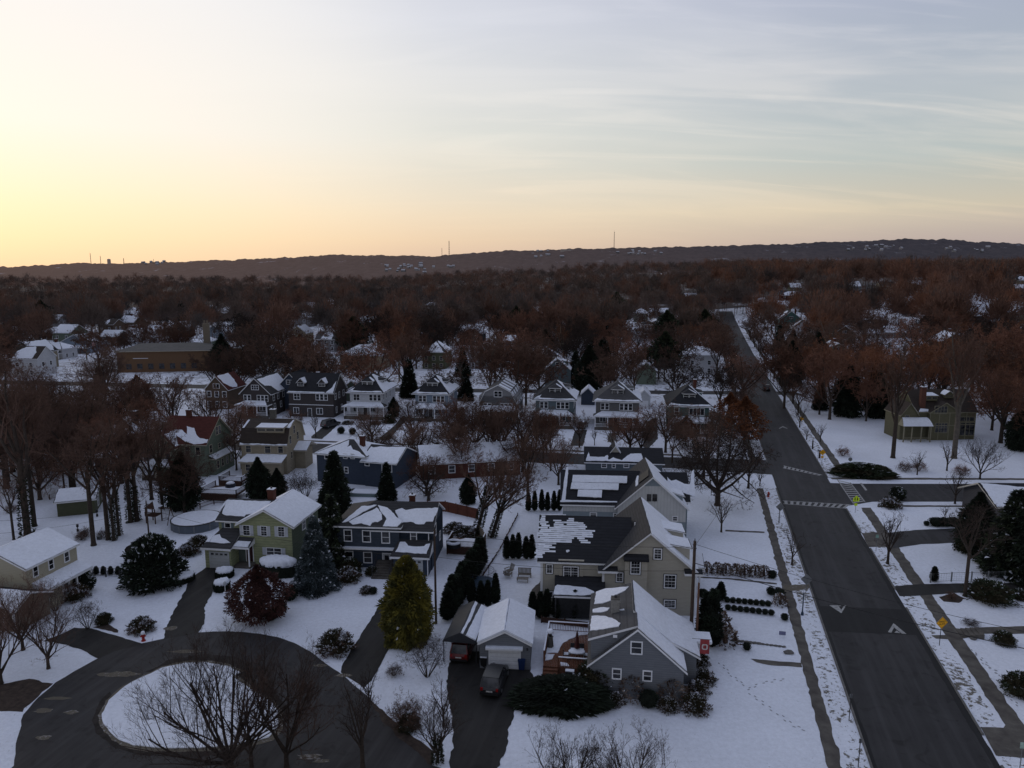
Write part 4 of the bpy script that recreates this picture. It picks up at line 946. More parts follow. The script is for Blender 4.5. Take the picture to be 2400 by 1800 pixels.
# D: low ranch behind it
hD=from_pts('ranch_house','low grey blue ranch house beside the back street, thin snow along its eave',G(ZB,770,142,2.9),G(ZB,1560,160,2.9))
plD=hD.wing('x',0,hD.w,[(0,2.9),(3.8,4.6),(7.6,2.9)],S_NAVY if False else line_mat('slate_clapboard',(.10,.12,.14),.18),SHINGK,oh=.4)
hD.snow_px(plD[0],ZB,[(795,40),(805,90),(960,95),(990,75),(1000,125),(1050,100),(1140,130),(1160,110),(1230,60),(1340,60),(1370,150),(1140,140),(765,135)],.12)
for r_ in ((925,150,985,206),(1034,153,1076,208),(1156,160,1216,206)): hD.win_px(('y',0,-1),ZB,*r_)
pl=hD.wing('y',-.02+2.4,6.2,[(4.0,3.6),(5.2,5.2),(6.4,3.6)],S_BEIGE,SHINGK,oh=.2)
hD.snow_all(pl[1]); hD.keep(hD.w/2,4,8)
# F: navy house
hF=from_pts('navy_house','navy blue split house with white door and cracked snow on its roof, beside yellow conifer',G(ZC,165,590,5.4),G(ZC,1150,640,5.15))
wF=hF.w; lx=wF*.665
hF.box(0,lx,0,8,2.75,5.4,S_NAVY2); hF.box(.35,lx-.4,.4,8,0,2.75,S_NAVY); hF.box(lx,wF,.3,8,0,5.1,S_NAVY)
plF=hF.hip(0,lx,0,8,5.4,7.5,SHING,oh=.35); rF=hF.roof
plF2=hF.wing('x',lx-3.2,wF,[(.3,5.1),(4,7.35),(8,5.2)],S_NAVY,SHING,oh=.3,z0=3); rF2=hF.roof
for pp in ([(300,545),(340,575),(430,560),(520,590),(540,555),(600,550),(645,520),(640,470),(590,400),(430,480)],[(655,590),(690,520),(620,420),(600,375),(700,400),(850,545),(800,598),(650,592)],[(232,555),(330,470),(430,385),(590,372),(560,390),(420,465),(300,535)]):
    hF.snow_px(plF[0] if pp[0][0]!=655 else plF[0],ZC,pp,.12,roof=rF)
hF.snow_px(plF2[0],ZC,[(840,560),(780,430),(850,405),(890,425),(1000,408),(1225,402),(1170,545),(1100,545),(1080,570),(990,570),(940,545),(870,550)],.12,roof=rF2)
for r_ in ((247,623,333,748),(438,630,528,756),(636,640,726,768)): hF.win_px(('y',0,-1),ZC,*r_)
for r_ in ((258,845,348,962),(450,855,542,972)): hF.win_px(('y',.4,-1),ZC,*r_)
hF.win_px(('y',.3,-1),ZC,935,640,1006,745)
pL=hF.hit(ZC,650,1045,(0,.4,0),(0,1,0)); pR=hF.hit(ZC,738,868,(0,.4,0),(0,1,0)); DW=mat('white_door',(.42,.44,.46),.5,.06,2)
hF.door(('y',.4,-1),pL.x+.1,pR.x-.1,pL.z,pR.z-.1,DW)
mb=MB(); mb.box(-.25,lx-.3,-.45,.38,2.62,2.8); mb.cur=1; mb.box(-.25,lx-.3,-.45,-.02,2.8,2.88); mb.build('eave_band',[TRIM,SNOW],hF.o)
# garage bay with its own snowy lean-to
gy=-1.7
hF.box(lx-.35,wF-.1,gy,.3,0,2.5,S_NAVY); mb=MB(); a=[(lx-.7,gy-.4,2.45),(wF+.2,gy-.4,2.45),(wF+.2,.28,3.75),(lx-.1,.28,3.75)]
mb.face([(x,y,z+.12) for x,y,z in a]); mb.cur=1; mb.face(a[::-1]); mb.box(lx-.7,wF+.2,gy-.42,gy-.38,2.3,2.56); mb.face([a[1],(wF+.2,.28,2.45),a[2]]); mb.face([a[0],a[3],(lx-.7,.28,2.45)])
rl_=mb.build('roof',[SHING,TRIM],hF.o); n_2=(Vector(a[1])-Vector(a[0])).cross(Vector(a[3])-Vector(a[0])).normalized()
hF.snow_px((Vector(a[0])+Vector((0,0,.12)),0,0,0,n_2),ZC,[(780,858),(800,830),(830,755),(880,755),(915,795),(1000,805),(1080,800),(1100,780),(1142,772),(1105,878)],.10,roof=rl_)
gL=hF.hit(ZC,905,1100,(0,gy,0),(0,1,0)); gR=hF.hit(ZC,1065,980,(0,gy,0),(0,1,0)); hF.garage_door(('y',gy,-1),gL.x-.6,gR.x-.1,.05,2.05,DW,4)
mb=MB()
for x_,y_ in ((.42,.35),(wF-.12,gy-.04),(wF-.35,.26)): mb.box(x_-.05,x_+.05,y_-.05,y_+.02,0 if y_!=.26 else 3.2,2.5 if y_!=.26 else 5)
mb.build('downpipe',TRIM,hF.o)
hF.win(('x',wF,1),2.2,3.2,3.6,5.0); hF.win(('x',wF,1),5.4,6.0,1.9,2.9)
pc=hF.hit(ZC,955,370,(0,5.2,0),(0,1,0)); hF.chimney(pc.x,5.4,.7,.6,6,7.9,BRICK)
sx0=(pL.x+pR.x)/2; mb=MB()
for i in range(6): mb.box(sx0-1.1,sx0+1.1,-.6-.38*(i+1),-.6-.38*i-.002,0,.95-.15*i)
mb.box(sx0-1.1,sx0+1.1,-.6,.38,0,1.1); mb.build('steps',CONC,hF.o)
mb=MB()
for s_1 in (-1.05,1.05):
    mb.bar((sx0+s_1,-.5,1.9),(sx0+s_1,-2.7,1.0),.05); mb.bar((sx0+s_1,-.5,1.1),(sx0+s_1,-.5,1.9),.05); mb.bar((sx0+s_1,-2.7,0),(sx0+s_1,-2.7,1.0),.05); mb.bar((sx0+s_1,-.5,1.9),(sx0+s_1,.3,1.9),.05)
    for i in range(8): y_=-.7-i*.27; z_=1.82-i*.11; mb.bar((sx0+s_1,y_,z_-.85),(sx0+s_1,y_,z_),.025)
mb.build('handrail',DARKM,hF.o)
hF.keep(wF/2,4,8)
# E: green house
hE=from_pts('green_house','light green shake house with white shutters and snowy gable, at the drive end',G(ZD,490,560,5.3),G(ZD,1030,588,5.3))
wE=hE.w
plE=hE.wing('y',0,8,[(0,5.3),(wE/2,7.15),(wE,5.3)],S_GREEN,SHING,oh=.35,ohe=.5); rE=hE.roof
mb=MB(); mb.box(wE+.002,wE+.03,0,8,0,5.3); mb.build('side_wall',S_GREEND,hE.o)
for p_ in plE: hE.snow_all(p_,.012,.04,.10,roof=rE)
plE2=hE.wing('x',-3.35,wE/2,[(1,5.3),(4.2,6.95),(7.4,5.3)],S_GREEN,SHING,oh=.3); rE2=hE.roof
hE.snow_px(plE2[0],ZD,[(315,460),(345,370),(368,318),(440,320),(820,335),(700,440),(560,470),(545,490),(440,485),(400,480),(360,480)],.10,roof=rE2)
hE.snow_px(plE2[0],ZD,[(280,430),(350,330),(360,320),(340,370),(290,430)],.04,roof=rE2)
WSH=mat('white_shutter',(.45,.47,.52),.6,.06,2); BSH=mat('blue_shutter',(.13,.17,.19),.6,.1,2)
for r_ in ((528,578,604,686),(712,586,780,692),(890,592,962,700)): hE.win_px(('y',0,-1),ZD,*r_,shut=(WSH,.42),lites=(2,4),fw=.07)
hE.win_px(('y',1,-1),ZD,338,552,406,655,shut=(BSH,.36),fw=.09)
hE.win_px(('y',0,-1),ZD,772,812,930,892,grid=(2,2),shut=(WSH,.5),fw=.07)
# garage wing and entry hood
gy=-1.85; gx=-3.75
hE.box(gx,-.3,gy,1,0,2.75,S_GREEN)
mb=MB(); a=[(gx-.35,gy-.4,2.65),(-.1,gy-.4,2.65),(-.1,1,4.15),(gx+.9,1,4.15)]; b4=[(gx-.35,gy-.4,2.65),(gx+.9,1,4.15),(gx+.9,1.6,4.15),(gx-.35,3.2,2.65)]
for k_ in (a,): mb.face([(x,y,z+.12) for x,y,z in k_])
mb.face([(x,y,z+.12) for x,y,z in b4][::-1]); mb.cur=1; mb.box(gx-.35,-.1,gy-.42,gy-.38,2.5,2.76); mb.box(gx-.38,gx-.34,gy-.38,3,2.5,2.76); mb.face([a[0],a[1],(-.1,1,2.65),(gx-.35,1,2.65)][::-1]); mb.face([a[1],(-.1,1,2.65),a[2]])
rg=mb.build('roof',[SHING,TRIM],hE.o); n_2=(Vector(a[1])-Vector(a[0])).cross(Vector(a[3])-Vector(a[0])).normalized()
hE.snow_px((Vector(a[0])+Vector((0,0,.12)),0,0,0,n_2),ZD,[(185,755),(225,690),(290,675),(310,715),(360,735),(400,765),(300,768)],.08,roof=rg)
hE.snow_px((Vector(a[0])+Vector((0,0,.12)),0,0,0,n_2),ZD,[(142,752),(200,680),(212,700),(180,755)],.04,roof=rg)
gL=hE.hit(ZD,190,1010,(0,gy,0),(0,1,0)); gR=hE.hit(ZD,378,850,(0,gy,0),(0,1,0)); hE.garage_door(('y',gy,-1),gL.x+.1,gR.x-.05,.03,2.1,DW,4)
mb=MB(); a=[(-.15,gy+.2,2.75),(1.95,gy+.2,2.75),(1.95,-.01,3.45),(-.15,-.01,3.45)]; mb.face([(x,y,z+.1) for x,y,z in a]); mb.cur=1; mb.face(a[::-1]); mb.box(-.15,1.95,gy+.18,gy+.22,2.6,2.84); mb.face([a[1],(1.95,-.01,2.75),a[2]])
rh=mb.build('entry_hood',[SHING,TRIM],hE.o); n_2=(Vector(a[1])-Vector(a[0])).cross(Vector(a[3])-Vector(a[0])).normalized()
snow_poly(rh,[Vector(p)+Vector((0,0,.1)) for p in ((-.1,gy+.25,2.77),(1.85,gy+.25,2.77),(1.8,gy+1.15,3.12),(.1,gy+1.15,3.12))],n_2,.05,.3,.07)
RD=mat('dark_red_door',(.035,.008,.01),.4,.2,2); hE.door(('y',0,-1),.75,1.6,.35,2.45,RD,glass=False)
hE.box(-.28,1.9,gy+.4,-.02,0,.3,CONC,'entry_step'); mb=MB(); mb.box(1.78,1.92,gy+.3,gy+.44,.3,2.72); mb.build('porch_post',TRIM,hE.o)
hE.box(-.28,.6,-.06,-.01,.3,2.7,mat('grey_green_panel',(.09,.11,.10),.8,.1,2),'sidelight_panel')
hE.win(('x',wE+.03,1),3.0,3.9,3.7,4.9)
hE.win(('x',wE+.03,1),5.3,6.2,3.7,4.9)
pc=hE.hit(ZD,825,300,(0,4.9,0),(0,1,0)); hE.chimney(pc.x,5.0,.85,.75,5.5,8.3,BRICK)
hE.keep(1.5,4,8)
# H: cream house at the left edge
cr_=G(ZL,262,1035,5.15); rzH=R(-11); c_,s_3=math.cos(rzH),math.sin(rzH); wH=7.6
hH=House('cream_house','cream clapboard house with smooth snow on roof, cut by left edge of view',cr_[0]-wH*c_,cr_[1]-wH*s_3,rzH)
plH=hH.wing('y',0,7.0,[(0,5.15),(wH/2,6.75),(wH,5.15)],S_CREAM,SHING,oh=.25,ohe=.3); rH=hH.roof
for p_ in plH: hH.snow_all(p_,.012,.03,.10,roof=rH)
for r_ in ((335,998,398,1118),(497,928,558,1042),(660,848,720,962)): hH.win_px(('x',wH,1),ZL,*r_)
# side porch and front wing with their roofs
mb=MB(); a=[(wH+1.9,.6,2.55),(wH+1.9,7.1,2.55),(wH+.0,7.1,3.15),(wH+.0,.6,3.15)]; mb.face([(x,y,z+.1) for x,y,z in a]); mb.cur=1; mb.face(a[::-1]); mb.box(wH+1.88,wH+1.92,.6,7.1,2.4,2.64); mb.face([a[0],(wH+.0,.6,2.55),a[3]])
rp=mb.build('porch_roof',[SHING,TRIM],hH.o); n_2=Vector((.3,0,1)).normalized(); snow_poly(rp,[Vector(p)+Vector((0,0,.1)) for p in a],n_2,.04,.4,.09)
hH.box(wH,wH+1.3,.8,4.6,0,2.5,S_CREAM); hH.door(('x',wH+1.3,1),3.2,4.1,.1,2.2,DW)
for y_ in (.75,4.8,6.9):
    mb=MB(); mb.box(wH+1.65,wH+1.8,y_-.08,y_+.08,0,2.54); mb.build('porch_post',TRIM,hH.o)
pl=hH.wing('x',1.0,wH+2.0,[(-3.6,2.5),(-1.8,3.5),(0.6,2.5)],mat('tan_wall',(.17,.14,.11),.9,.1,2),SHING,oh=.3); rf=hH.roof
for p_ in pl[:1]: hH.snow_all(p_,.01,.05,.08,roof=rf)
pl=hH.wing('x',-6,.0,[(-1.2,3.9),(2.2,5.3),(5.5,3.9)],S_CREAM,SHING,oh=.3); hH.snow_all(pl[0],.01,.05,.08)
hH.win(('y',-1.2,-1),-2.4,-1.5,1.9,3.0)
mb=MB(); mb.tube((wH+.7,-3.75,.1),(wH+.7,-3.75,2.4),.11,.10,8); mb.build('porch_post',TRIM,hH.o)
mb=MB(); mb.tube((wH+1.9,-3.75,.1),(wH+1.9,-3.75,2.4),.11,.10,8); mb.build('porch_post',TRIM,hH.o)
hH.keep(wH/2,3,8)
# garage beside the drive
hG=from_pts('garage','small grey shingled garage with smooth thick snow roof, at the head of the drive',G(ZA,392,495,2.55),G(ZA,768,508,2.55))
wG=hG.w
plG=hG.wing('y',0,6.2,[(0,2.55),(wG/2,3.75),(wG,2.55)],S_GREY,SHING,oh=.2,ohe=.2)
for p_ in plG: hG.snow_all(p_,.004,.03,.16)
gL=hG.hit(ZA,468,665,(0,0,0),(0,1,0)); gR=hG.hit(ZA,688,530,(0,0,0),(0,1,0)); hG.garage_door(('y',0,-1),gL.x,gR.x,.03,2.0)
mb=MB(); mb.box(gL.x-.35,gR.x+.3,-.5,-.01,2.12,2.2); mb.cur=1; mb.box(gL.x-.36,gR.x+.31,-.52,-.01,2.2,2.34); mb.build('door_hood',[TRIM,SNOW],hG.o)
mb=MB(); mb.box(wG-.35,wG-.2,-.14,-.01,2.0,2.2); mb.build('wall_lamp',DARKM,hG.o)
hG.keep(2.4,3,4)
# carport canopy
cL=G(ZA,118,470,2.3); cR=G(ZA,375,490,2.3); hP=from_pts('carport','dark fabric carport canopy streaked with one long strip of snow',cL,cR,cat='carport')
wP=hP.w; mb=MB(); cm_=wP*.62
tarp=mat('dark_tarp',(.028,.03,.036),.55,.2,2,.2,3)
ys_=(-.1,6.6)
prf=[(0,2.15),(.15,2.4),(wP*.5,3.15),(wP-.15,2.4),(wP,2.15)]
for i in range(4):
    (a,z0),(b_,z1)=prf[i],prf[i+1]; mb.face([(a,ys_[0],z0),(b_,ys_[0],z1),(b_,ys_[1],z1),(a,ys_[1],z0)])
mb.face([(a,ys_[0],z) for a,z in prf]); 
cv=mb.build('canopy',tarp,hP.o)
n_2=Vector((.75/(wP*.5-.15),0,1)).normalized()
sp=lambda x,y:Vector((x,y,3.15-(x-wP*.5)*.75/(wP*.5-.15)))
snow_poly(cv,[sp(wP*.5+.08,.0),sp(wP*.5+.28,.0),sp(wP*.5+.42,3),sp(wP*.5+.40,6.4),sp(wP*.5+.12,6.5),sp(wP*.5+.15,3)],n_2,.05,.4,.1)
snow_poly(cv,[sp(wP*.5+.55,0),sp(wP-.2,0),sp(wP-.2,6.5),sp(wP*.5+.75,6.5)],n_2,.05,.4,.12)
for x_ in (.1,wP-.1):
    for y_ in (0,3.2,6.4):
        mb=MB(); mb.tube((x_,y_,0),(x_,y_,2.3),.05,.05,8); mb.build('post',DARKM,hP.o)
hP.keep(2,3,4)
# ------------------------------------------------------------------ houses behind
S_DBRN=line_mat('dark_brown_shingle_wall',(.058,.050,.050),.25,.75)
S_DGREY=line_mat('dark_grey_shingle_wall',(.062,.062,.068),.25,.75)
S_DBLUE=line_mat('dark_blue_clapboard',(.045,.058,.085),.2,.75)
S_WHT=line_mat('white_clapboard',(.48,.49,.52),.2,.8)
S_BLG=line_mat('blue_grey_clapboard',(.19,.235,.29),.2,.78)
S_GRY=line_mat('grey_clapboard',(.20,.20,.21),.2,.78)
S_TEAL=line_mat('teal_clapboard',(.07,.13,.125),.2,.78)
S_SAGE=line_mat('sage_clapboard',(.13,.16,.125),.2,.75)
S_OLIVE=line_mat('olive_clapboard',(.085,.09,.055),.2,.75)
S_TAN=line_mat('tan_clapboard',(.26,.225,.165),.2,.78)
S_BRN=line_mat('brown_clapboard',(.10,.07,.05),.2,.78)
def house_at(name,label,L_,R_,terrain=False,**k):
    h=from_pts(name,label,L_,R_,**k)
    if terrain:
        z=min(terr(*h.world((0,0))),terr(*h.world((h.w,0)))); h.z=z; h.o.location.z=z
    return h
def back_row(label,b,xl,xr,yb,wall,roofm,kind='hip',d=11.5,zf=.7,pe=3.2,ze=6.3,zr=10.4,px=(0,0),dorm=1,snow=2,wgroups=2,nposts=4,side=True,steps=True,off=2.3,pw=TRIM,cat='house',chim=None):
    """front porch base in zoom pixels gives place, heading and width"""
    L_=G(b,xl,yb);R_=G(b,xr,yb); c=((L_[0]+R_[0])/2,(L_[1]+R_[1])/2); w0=math.hypot(R_[0]-L_[0],R_[1]-L_[1])
    rz=R(-8.0); u=(math.cos(rz),math.sin(rz)); v=(-u[1],u[0])
    w=w0-px[0]-px[1]
    o=(c[0]-u[0]*(w0/2-px[0])+v[0]*off,c[1]-u[1]*(w0/2-px[0])+v[1]*off)
    h=House('row_house',label,o[0],o[1],rz,cat=cat,group='old porch houses in a row across the back street'); h.w=w
    h.porch(-px[0],w+px[1],-off,0,zf,pe,pe+.65,roofm,pw,nposts,steps=w/2 if steps else None,snow=True)
    h.box(0,w,0,d,0,ze,wall)
    if kind=='hip':
        pl=h.hip(0,w,0,d,ze,zr,roofm,oh=.8,rl=max(.8,abs(w-d)*.6))
        rf=h.roof
        if snow>=1: h.snow_uv(pl[1],[(.03,.02),(.97,.02),(.97,.25),(.75,.3),(.68,.8),(.30,.96),(.05,.95)],.15,roof=rf)
        h.snow_uv(pl[0],[(.02,.02),(.45,.03),(.98,.02),(.96,.10),(.60,.07),(.2,.09),(.03,.14)],.10,roof=rf)
        if snow>=2: h.snow_uv(pl[0],[(.02,.02),(.14,.02),(.10,.25),(.05,.18)],.10,roof=rf)
    elif kind=='gablex':
        pl=h.wing('x',0,w,[(0,ze),(d/2,zr),(d,ze)],wall,roofm,oh=.35,z0=ze-.02); rf=h.roof
        if snow: h.snow_uv(pl[0],[(.82,.02),(.98,.02),(.97,.6),(.93,.3)],.10,roof=rf); h.snow_uv(pl[0],[(.02,.01),(.8,.01),(.8,.05),(.02,.06)],.06,roof=rf)
    elif kind=='gabley':
        pl=h.wing('y',0,d,[(0,ze),(w/2,zr),(w,ze)],wall,roofm,oh=.35,z0=ze-.02); rf=h.roof
        if snow: h.snow_uv(pl[1],[(.05,.1),(.97,.1),(.9,.95),(.35,.95),(.3,.6),(.1,.5)],.15,roof=rf)
        h.win(('y',0,-1),w/2-.9,w/2+.9,ze+1.0,ze+2.1,grid=(3,2))
    elif kind=='gambrel':
        pl=h.wing('y',0,d,[(0,ze-1.8),(w*.16,ze+1.0),(w/2,zr),(w*.84,ze+1.0),(w,ze-1.8)],wall,roofm,oh=.35,z0=0); rf=h.roof
        for p_ in (pl[2],pl[3]):
            for a,b_ in ((.03,.2),(.3,.42),(.55,.7),(.8,.97)): h.snow_uv(p_,[(a,.05),(b_,.05),(b_,.95),(a,.95)],.12,roof=rf)
        h.win(('y',0,-1),w/2-.9,w/2+.9,ze-.2,ze+1.1,grid=(2,2))
    if dorm and kind in('hip','gablex'):
        zz=ze+(zr-ze)*.27
        if kind=='hip': h.shed_dormer(('y',-1),w/2-1.35,w/2+1.35,d*.13,d*.42,zz,zz+1.45,wall,roofm,nw=2,rise=.75,kind='hip',snow=2)
        else:
            for c_ in (.24,.72): h.shed_dormer(('y',-1),w*c_-.9,w*c_+.9,d*.12,d*.45,zz-.2,zz+1.15,wall,roofm,nw=1,rise=.95,kind='gable',snow=1,lites=(2,2))
        if kind=='hip' and side:
            h.shed_dormer(('x',1),d*.38,d*.66,w*.86,w*.5,zz,zz+1.35,wall,roofm,nw=2,rise=.6,kind='hip',snow=2)
    f=('y',0,-1)
    if kind!='gambrel' or True:
        zt=ze-.45; zb=zt-1.45
        if wgroups==2:
            if kind=='gambrel': zt=ze-1.9; zb=zt-1.2
            h.win(f,w*.12,w*.12+.75,zb,zt); h.win(f,w*.12+1.0,w*.12+1.75,zb,zt)
            for i in range(3): h.win(f,w*.56+i*1.0,w*.56+i*1.0+.78,zb,zt)
        elif wgroups==1: h.win(f,w*.12,w*.12+.9,zb,zt); h.win(f,w*.5,w*.5+3.2,zb,zt,grid=(4,1))
        elif wgroups==3:
            h.win(f,w*.12,w*.12+1.5,zb,zt,grid=(2,2)); 
            for i in range(3): h.win(f,w*.62+i*1.05,w*.62+i*1.05+.8,zb,zt)
    h.win(f,w*.10,w*.10+1.3,zf+.8,zf+2.2,grid=(2,1)); h.win(f,w*.62,w*.62+1.5,zf+.8,zf+2.2,grid=(2,1)); h.door(f,w*.42,w*.42+.95,zf,zf+2.1,DTRIM)
    if side:
        for y_ in (1.2,3.6,6.6): h.win(('x',w,1),y_,y_+.8,ze-1.9,ze-.5); 
        for y_ in (1.6,5.0): h.win(('x',w,1),y_,y_+.8,zf+.9,zf+2.3)
    if chim: h.chimney(w*chim[0],d*chim[1],.7,.7,ze,zr+1.0,BRICK)
    h.keep(w/2,d/2-.5,w*.5+3)
    return h
back_row('dark brown gabled house with front porch, far left of the porch row',ZM,195,475,480,S_DBRN,SHING,'gabley',snow=1,wgroups=2,px=(0,0),ze=5.8,zr=9.6)
hh=House('row_house','dark blue gabled house squeezed behind the dark brown one',*G(ZM,470,455),R(-8),group=None); hh.w=7
pl=hh.wing('y',6,15,[(0,6.2),(3.5,9.8),(7,6.2)],S_DBLUE,SHINGK); hh.win(('y',6,-1),2.6,4.4,7.1,8.1,grid=(2,2)); hh.win(('x',7,1),7,8,3.6,5); hh.keep(3.5,10,6)
h2=back_row('dark brown house with two gabled dormers and snow on their roofs',ZM,650,1050,470,S_DBRN,SHINGK,'gablex',off=.02,px=(0,0),zf=.05,pe=.06,wgroups=3,steps=False,nposts=2,d=9)
for ch in list(h2.o.children):
    if ch.name.startswith('porch'):
        for g_ in list(ch.children): bpy.data.objects.remove(g_)
        bpy.data.objects.remove(ch)
mb=MB(); mb.box(h2.w+.002,h2.w+.03,0,9,0,.3); h2.chimney(h2.w*.5,5,.8,.7,8,10.6,BRICK)
mb=MB(); mb.box(-.05,h2.w+.05,-.06,-.002,3.05,3.2); mb.build('belt_board',TRIM,h2.o)
back_row('white foursquare house with deep snowy porch roof',ZM,1120,1482,493,S_WHT,SHINGK,px=(.9,1.3),wgroups=3,nposts=4,pw=TRIM,zf=.8)
back_row('blue grey foursquare house with porch, right of the white one',ZM,1712,2014,507,S_BLG,SHINGK,px=(.3,.2),wgroups=2,nposts=4,snow=2)
back_row('pale grey gambrel house with white striped snow roof, behind the bare trees',ZN,190,530,612,S_GRY,SHINGG,'gambrel',px=(.9,.9),wgroups=2,zr=9.0,ze=6.4)
back_row('blue green foursquare house with snowy porch, left of the driveway with parked car',ZN,640,922,648,S_BLG if False else line_mat('grey_teal_clapboard',(.11,.145,.16),.2),SHING,px=(.0,.0),wgroups=2,nposts=4)
back_row('grey foursquare house with wide snowy porch and steps, right of the parked car',ZN,1085,1462,662,S_GRY if False else line_mat('mid_grey_clapboard',(.13,.13,.13),.2),SHINGG,px=(.2,1.6),wgroups=2,nposts=5,snow=1)
back_row('green foursquare house with black roof, nearest the long street in the porch row',ZN,1640,1985,705,S_TEAL,SHINGK,px=(.2,1.6),wgroups=1,nposts=4,snow=1,chim=(.7,.6))
# garages and outbuildings
def shed(label,b,xl,xr,yb,h_,rise,d,wall,roofm,axis='y',name='garage',cat='garage',rz=R(-8),door=False,terrain=False,snowf=1):
    L_=(GT if terrain else G)(b,xl,yb);R_=(GT if terrain else G)(b,xr,yb); w=math.hypot(R_[0]-L_[0],R_[1]-L_[1]); 
    h=House(name,label,L_[0],L_[1],rz,cat=cat,z=terr(*L_) if terrain else 0); h.w=w
    pr=[(0,h_),(w/2,h_+rise),(w,h_)] if axis=='y' else [(0,h_),(d/2,h_+rise),(d,h_)]
    pl=h.wing(axis,0,d if axis=='y' else w,pr,wall,roofm,oh=.3,ohe=.3)
    if snowf:
        for p_ in pl: h.snow_all(p_,.02,.06)
    if door: h.garage_door(('y',0,-1),w*.2,w*.8,.03,2.1)
    h.keep(w/2,d/2,max(w,d)*.6); return h
shed('grey garage with snow roof between dark brown house and white house',ZM,1140,1260,300,3.2,1.6,7,S_SAGE,SHING)
shed('small low outbuilding with snow roof behind the white porch house',ZM,1130,1200,330,2.2,1.0,5,S_SAGE,SHING,name='outbuilding',cat='shed')
shed('dark blue garage with snowy gable at end of the parked car driveway',ZN,985,1085,470,2.9,1.7,6,S_DBLUE,SHING)
shed('white garage with snow roof at right of the grey foursquare',ZN,1405,1495,500,3.4,1.5,7,S_WHT,SHING,door=True)
h=shed('sage green cottage with snow roof behind the grey foursquare',ZU,1075,1240,925,4.5,2.6,9,S_SAGE,SHING,name='cottage',cat='house'); 
hh=shed('teal house with small snow dormer right behind the blue green foursquare',ZU,285,500,960,6.0,3.3,8,line_mat('grey_teal_clapboard',(.11,.145,.16),.2),SHING,name='row_house',cat='house'); hh.shed_dormer(('x',1),2.2,4.6,hh.w*.9,hh.w*.5,6.6,8.2,S_TEAL,SHING,nw=2,rise=.5,snow=1); hh.win(('y',0,-1),hh.w/2-.6,hh.w/2+.6,6.9,8.1)
# J: tan gambrel house
hJ=from_pts('gambrel_house','tan gambrel house with dark brown roof and snowy lean-to, left of centre',G(ZM,240,700,5.5),G(ZM,628,708,5.5)); wJ=hJ.w
plJ=hJ.wing('x',0,wJ,[(0,5.5),(1.3,8.0),(4.3,9.2),(7.3,8.0),(8.6,5.5)],S_TAN,SHINGB,oh=.3,ohe=.35,trim=TRIMB); rJ=hJ.roof
hJ.snow_uv(plJ[0],[(.01,.01),(.99,.01),(.99,.10),(.7,.05),(.4,.10),(.1,.06),(.01,.13)],.08,roof=rJ)
hJ.snow_uv(plJ[1],[(.90,.1),(.99,.05),(.99,.9),(.96,.8)],.08,roof=rJ); hJ.snow_uv(plJ[2],[(.5,.02),(.99,.02),(.99,.95),(.55,.95)],.08,roof=rJ); hJ.snow_uv(plJ[1],[(.01,.0),(.05,.0),(.06,.8),(.02,.8)],.05,roof=rJ)
hJ.shed_dormer(('y',-1),wJ*.33,wJ*.93,.75,3.6,7.4,8.35,S_TAN,SHINGB,nw=3,rise=.35,snow=1,trim=TRIMB)
for r_ in ((278,700,328,778),(442,702,498,785),(556,702,606,785)): hJ.win_px(('y',0,-1),ZM,*r_,trim=TRIMB)
mb=MB(); a=[(.2,-2.0,2.55),(wJ-.2,-2.0,2.55),(wJ+.1,-.01,3.5),(1.0,-.01,3.5)]; mb.face([(x,y,z+.12) for x,y,z in a]); mb.cur=1; mb.face(a[::-1]); mb.box(.2,wJ-.2,-2.03,-1.99,2.4,2.66)
rp=mb.build('lean_to_roof',[SHINGB,TRIMB],hJ.o); n_2=(Vector(a[1])-Vector(a[0])).cross(Vector(a[3])-Vector(a[0])).normalized(); snow_poly(rp,[Vector(p)+Vector((0,0,.12)) for p in a],n_2,.10,.4,.08)
hJ.box(.6,wJ-.5,-1.6,-.01,0,2.5,S_TAN); hJ.win(('y',-1.6,-1),1.4,2.2,1.0,2.1,trim=TRIMB)
for y_,z_ in ((1.6,6.1),(5.2,6.1),(3.6,7.6)): hJ.win(('x',wJ,1),y_,y_+.8,z_-.9,z_+.5,trim=TRIMB)
hJ.win(('x',wJ,1),2.0,2.6,2.4,3.6,trim=TRIMB)
pl=hJ.wing('x',wJ+.01,wJ+2.3,[(3.6,3.6),(5.9,4.6),(8.2,3.6)],S_TAN,SHINGB,oh=.25,trim=TRIMB,wall=False)
for p_ in pl: hJ.snow_all(p_,roof=hJ.roof)
hJ.box(wJ+.0,wJ+1.9,4,7.8,0,3.5,S_TAN)
pc=hJ.hit(ZM,520,500,(0,4.6,0),(0,1,0)); hJ.chimney(pc.x,4.6,1.0,.8,8,11.0,mat('grey_stone_chimney',(.10,.095,.085),.9,.3,4))
pl=hJ.wing('x',-1.6,-.01,[(2.5,2.7),(4,3.3),(5.5,2.7)],S_TAN,SHINGB,oh=.2,trim=TRIMB); hJ.snow_all(pl[0],roof=hJ.roof)
hJ.keep(wJ/2,4,9)
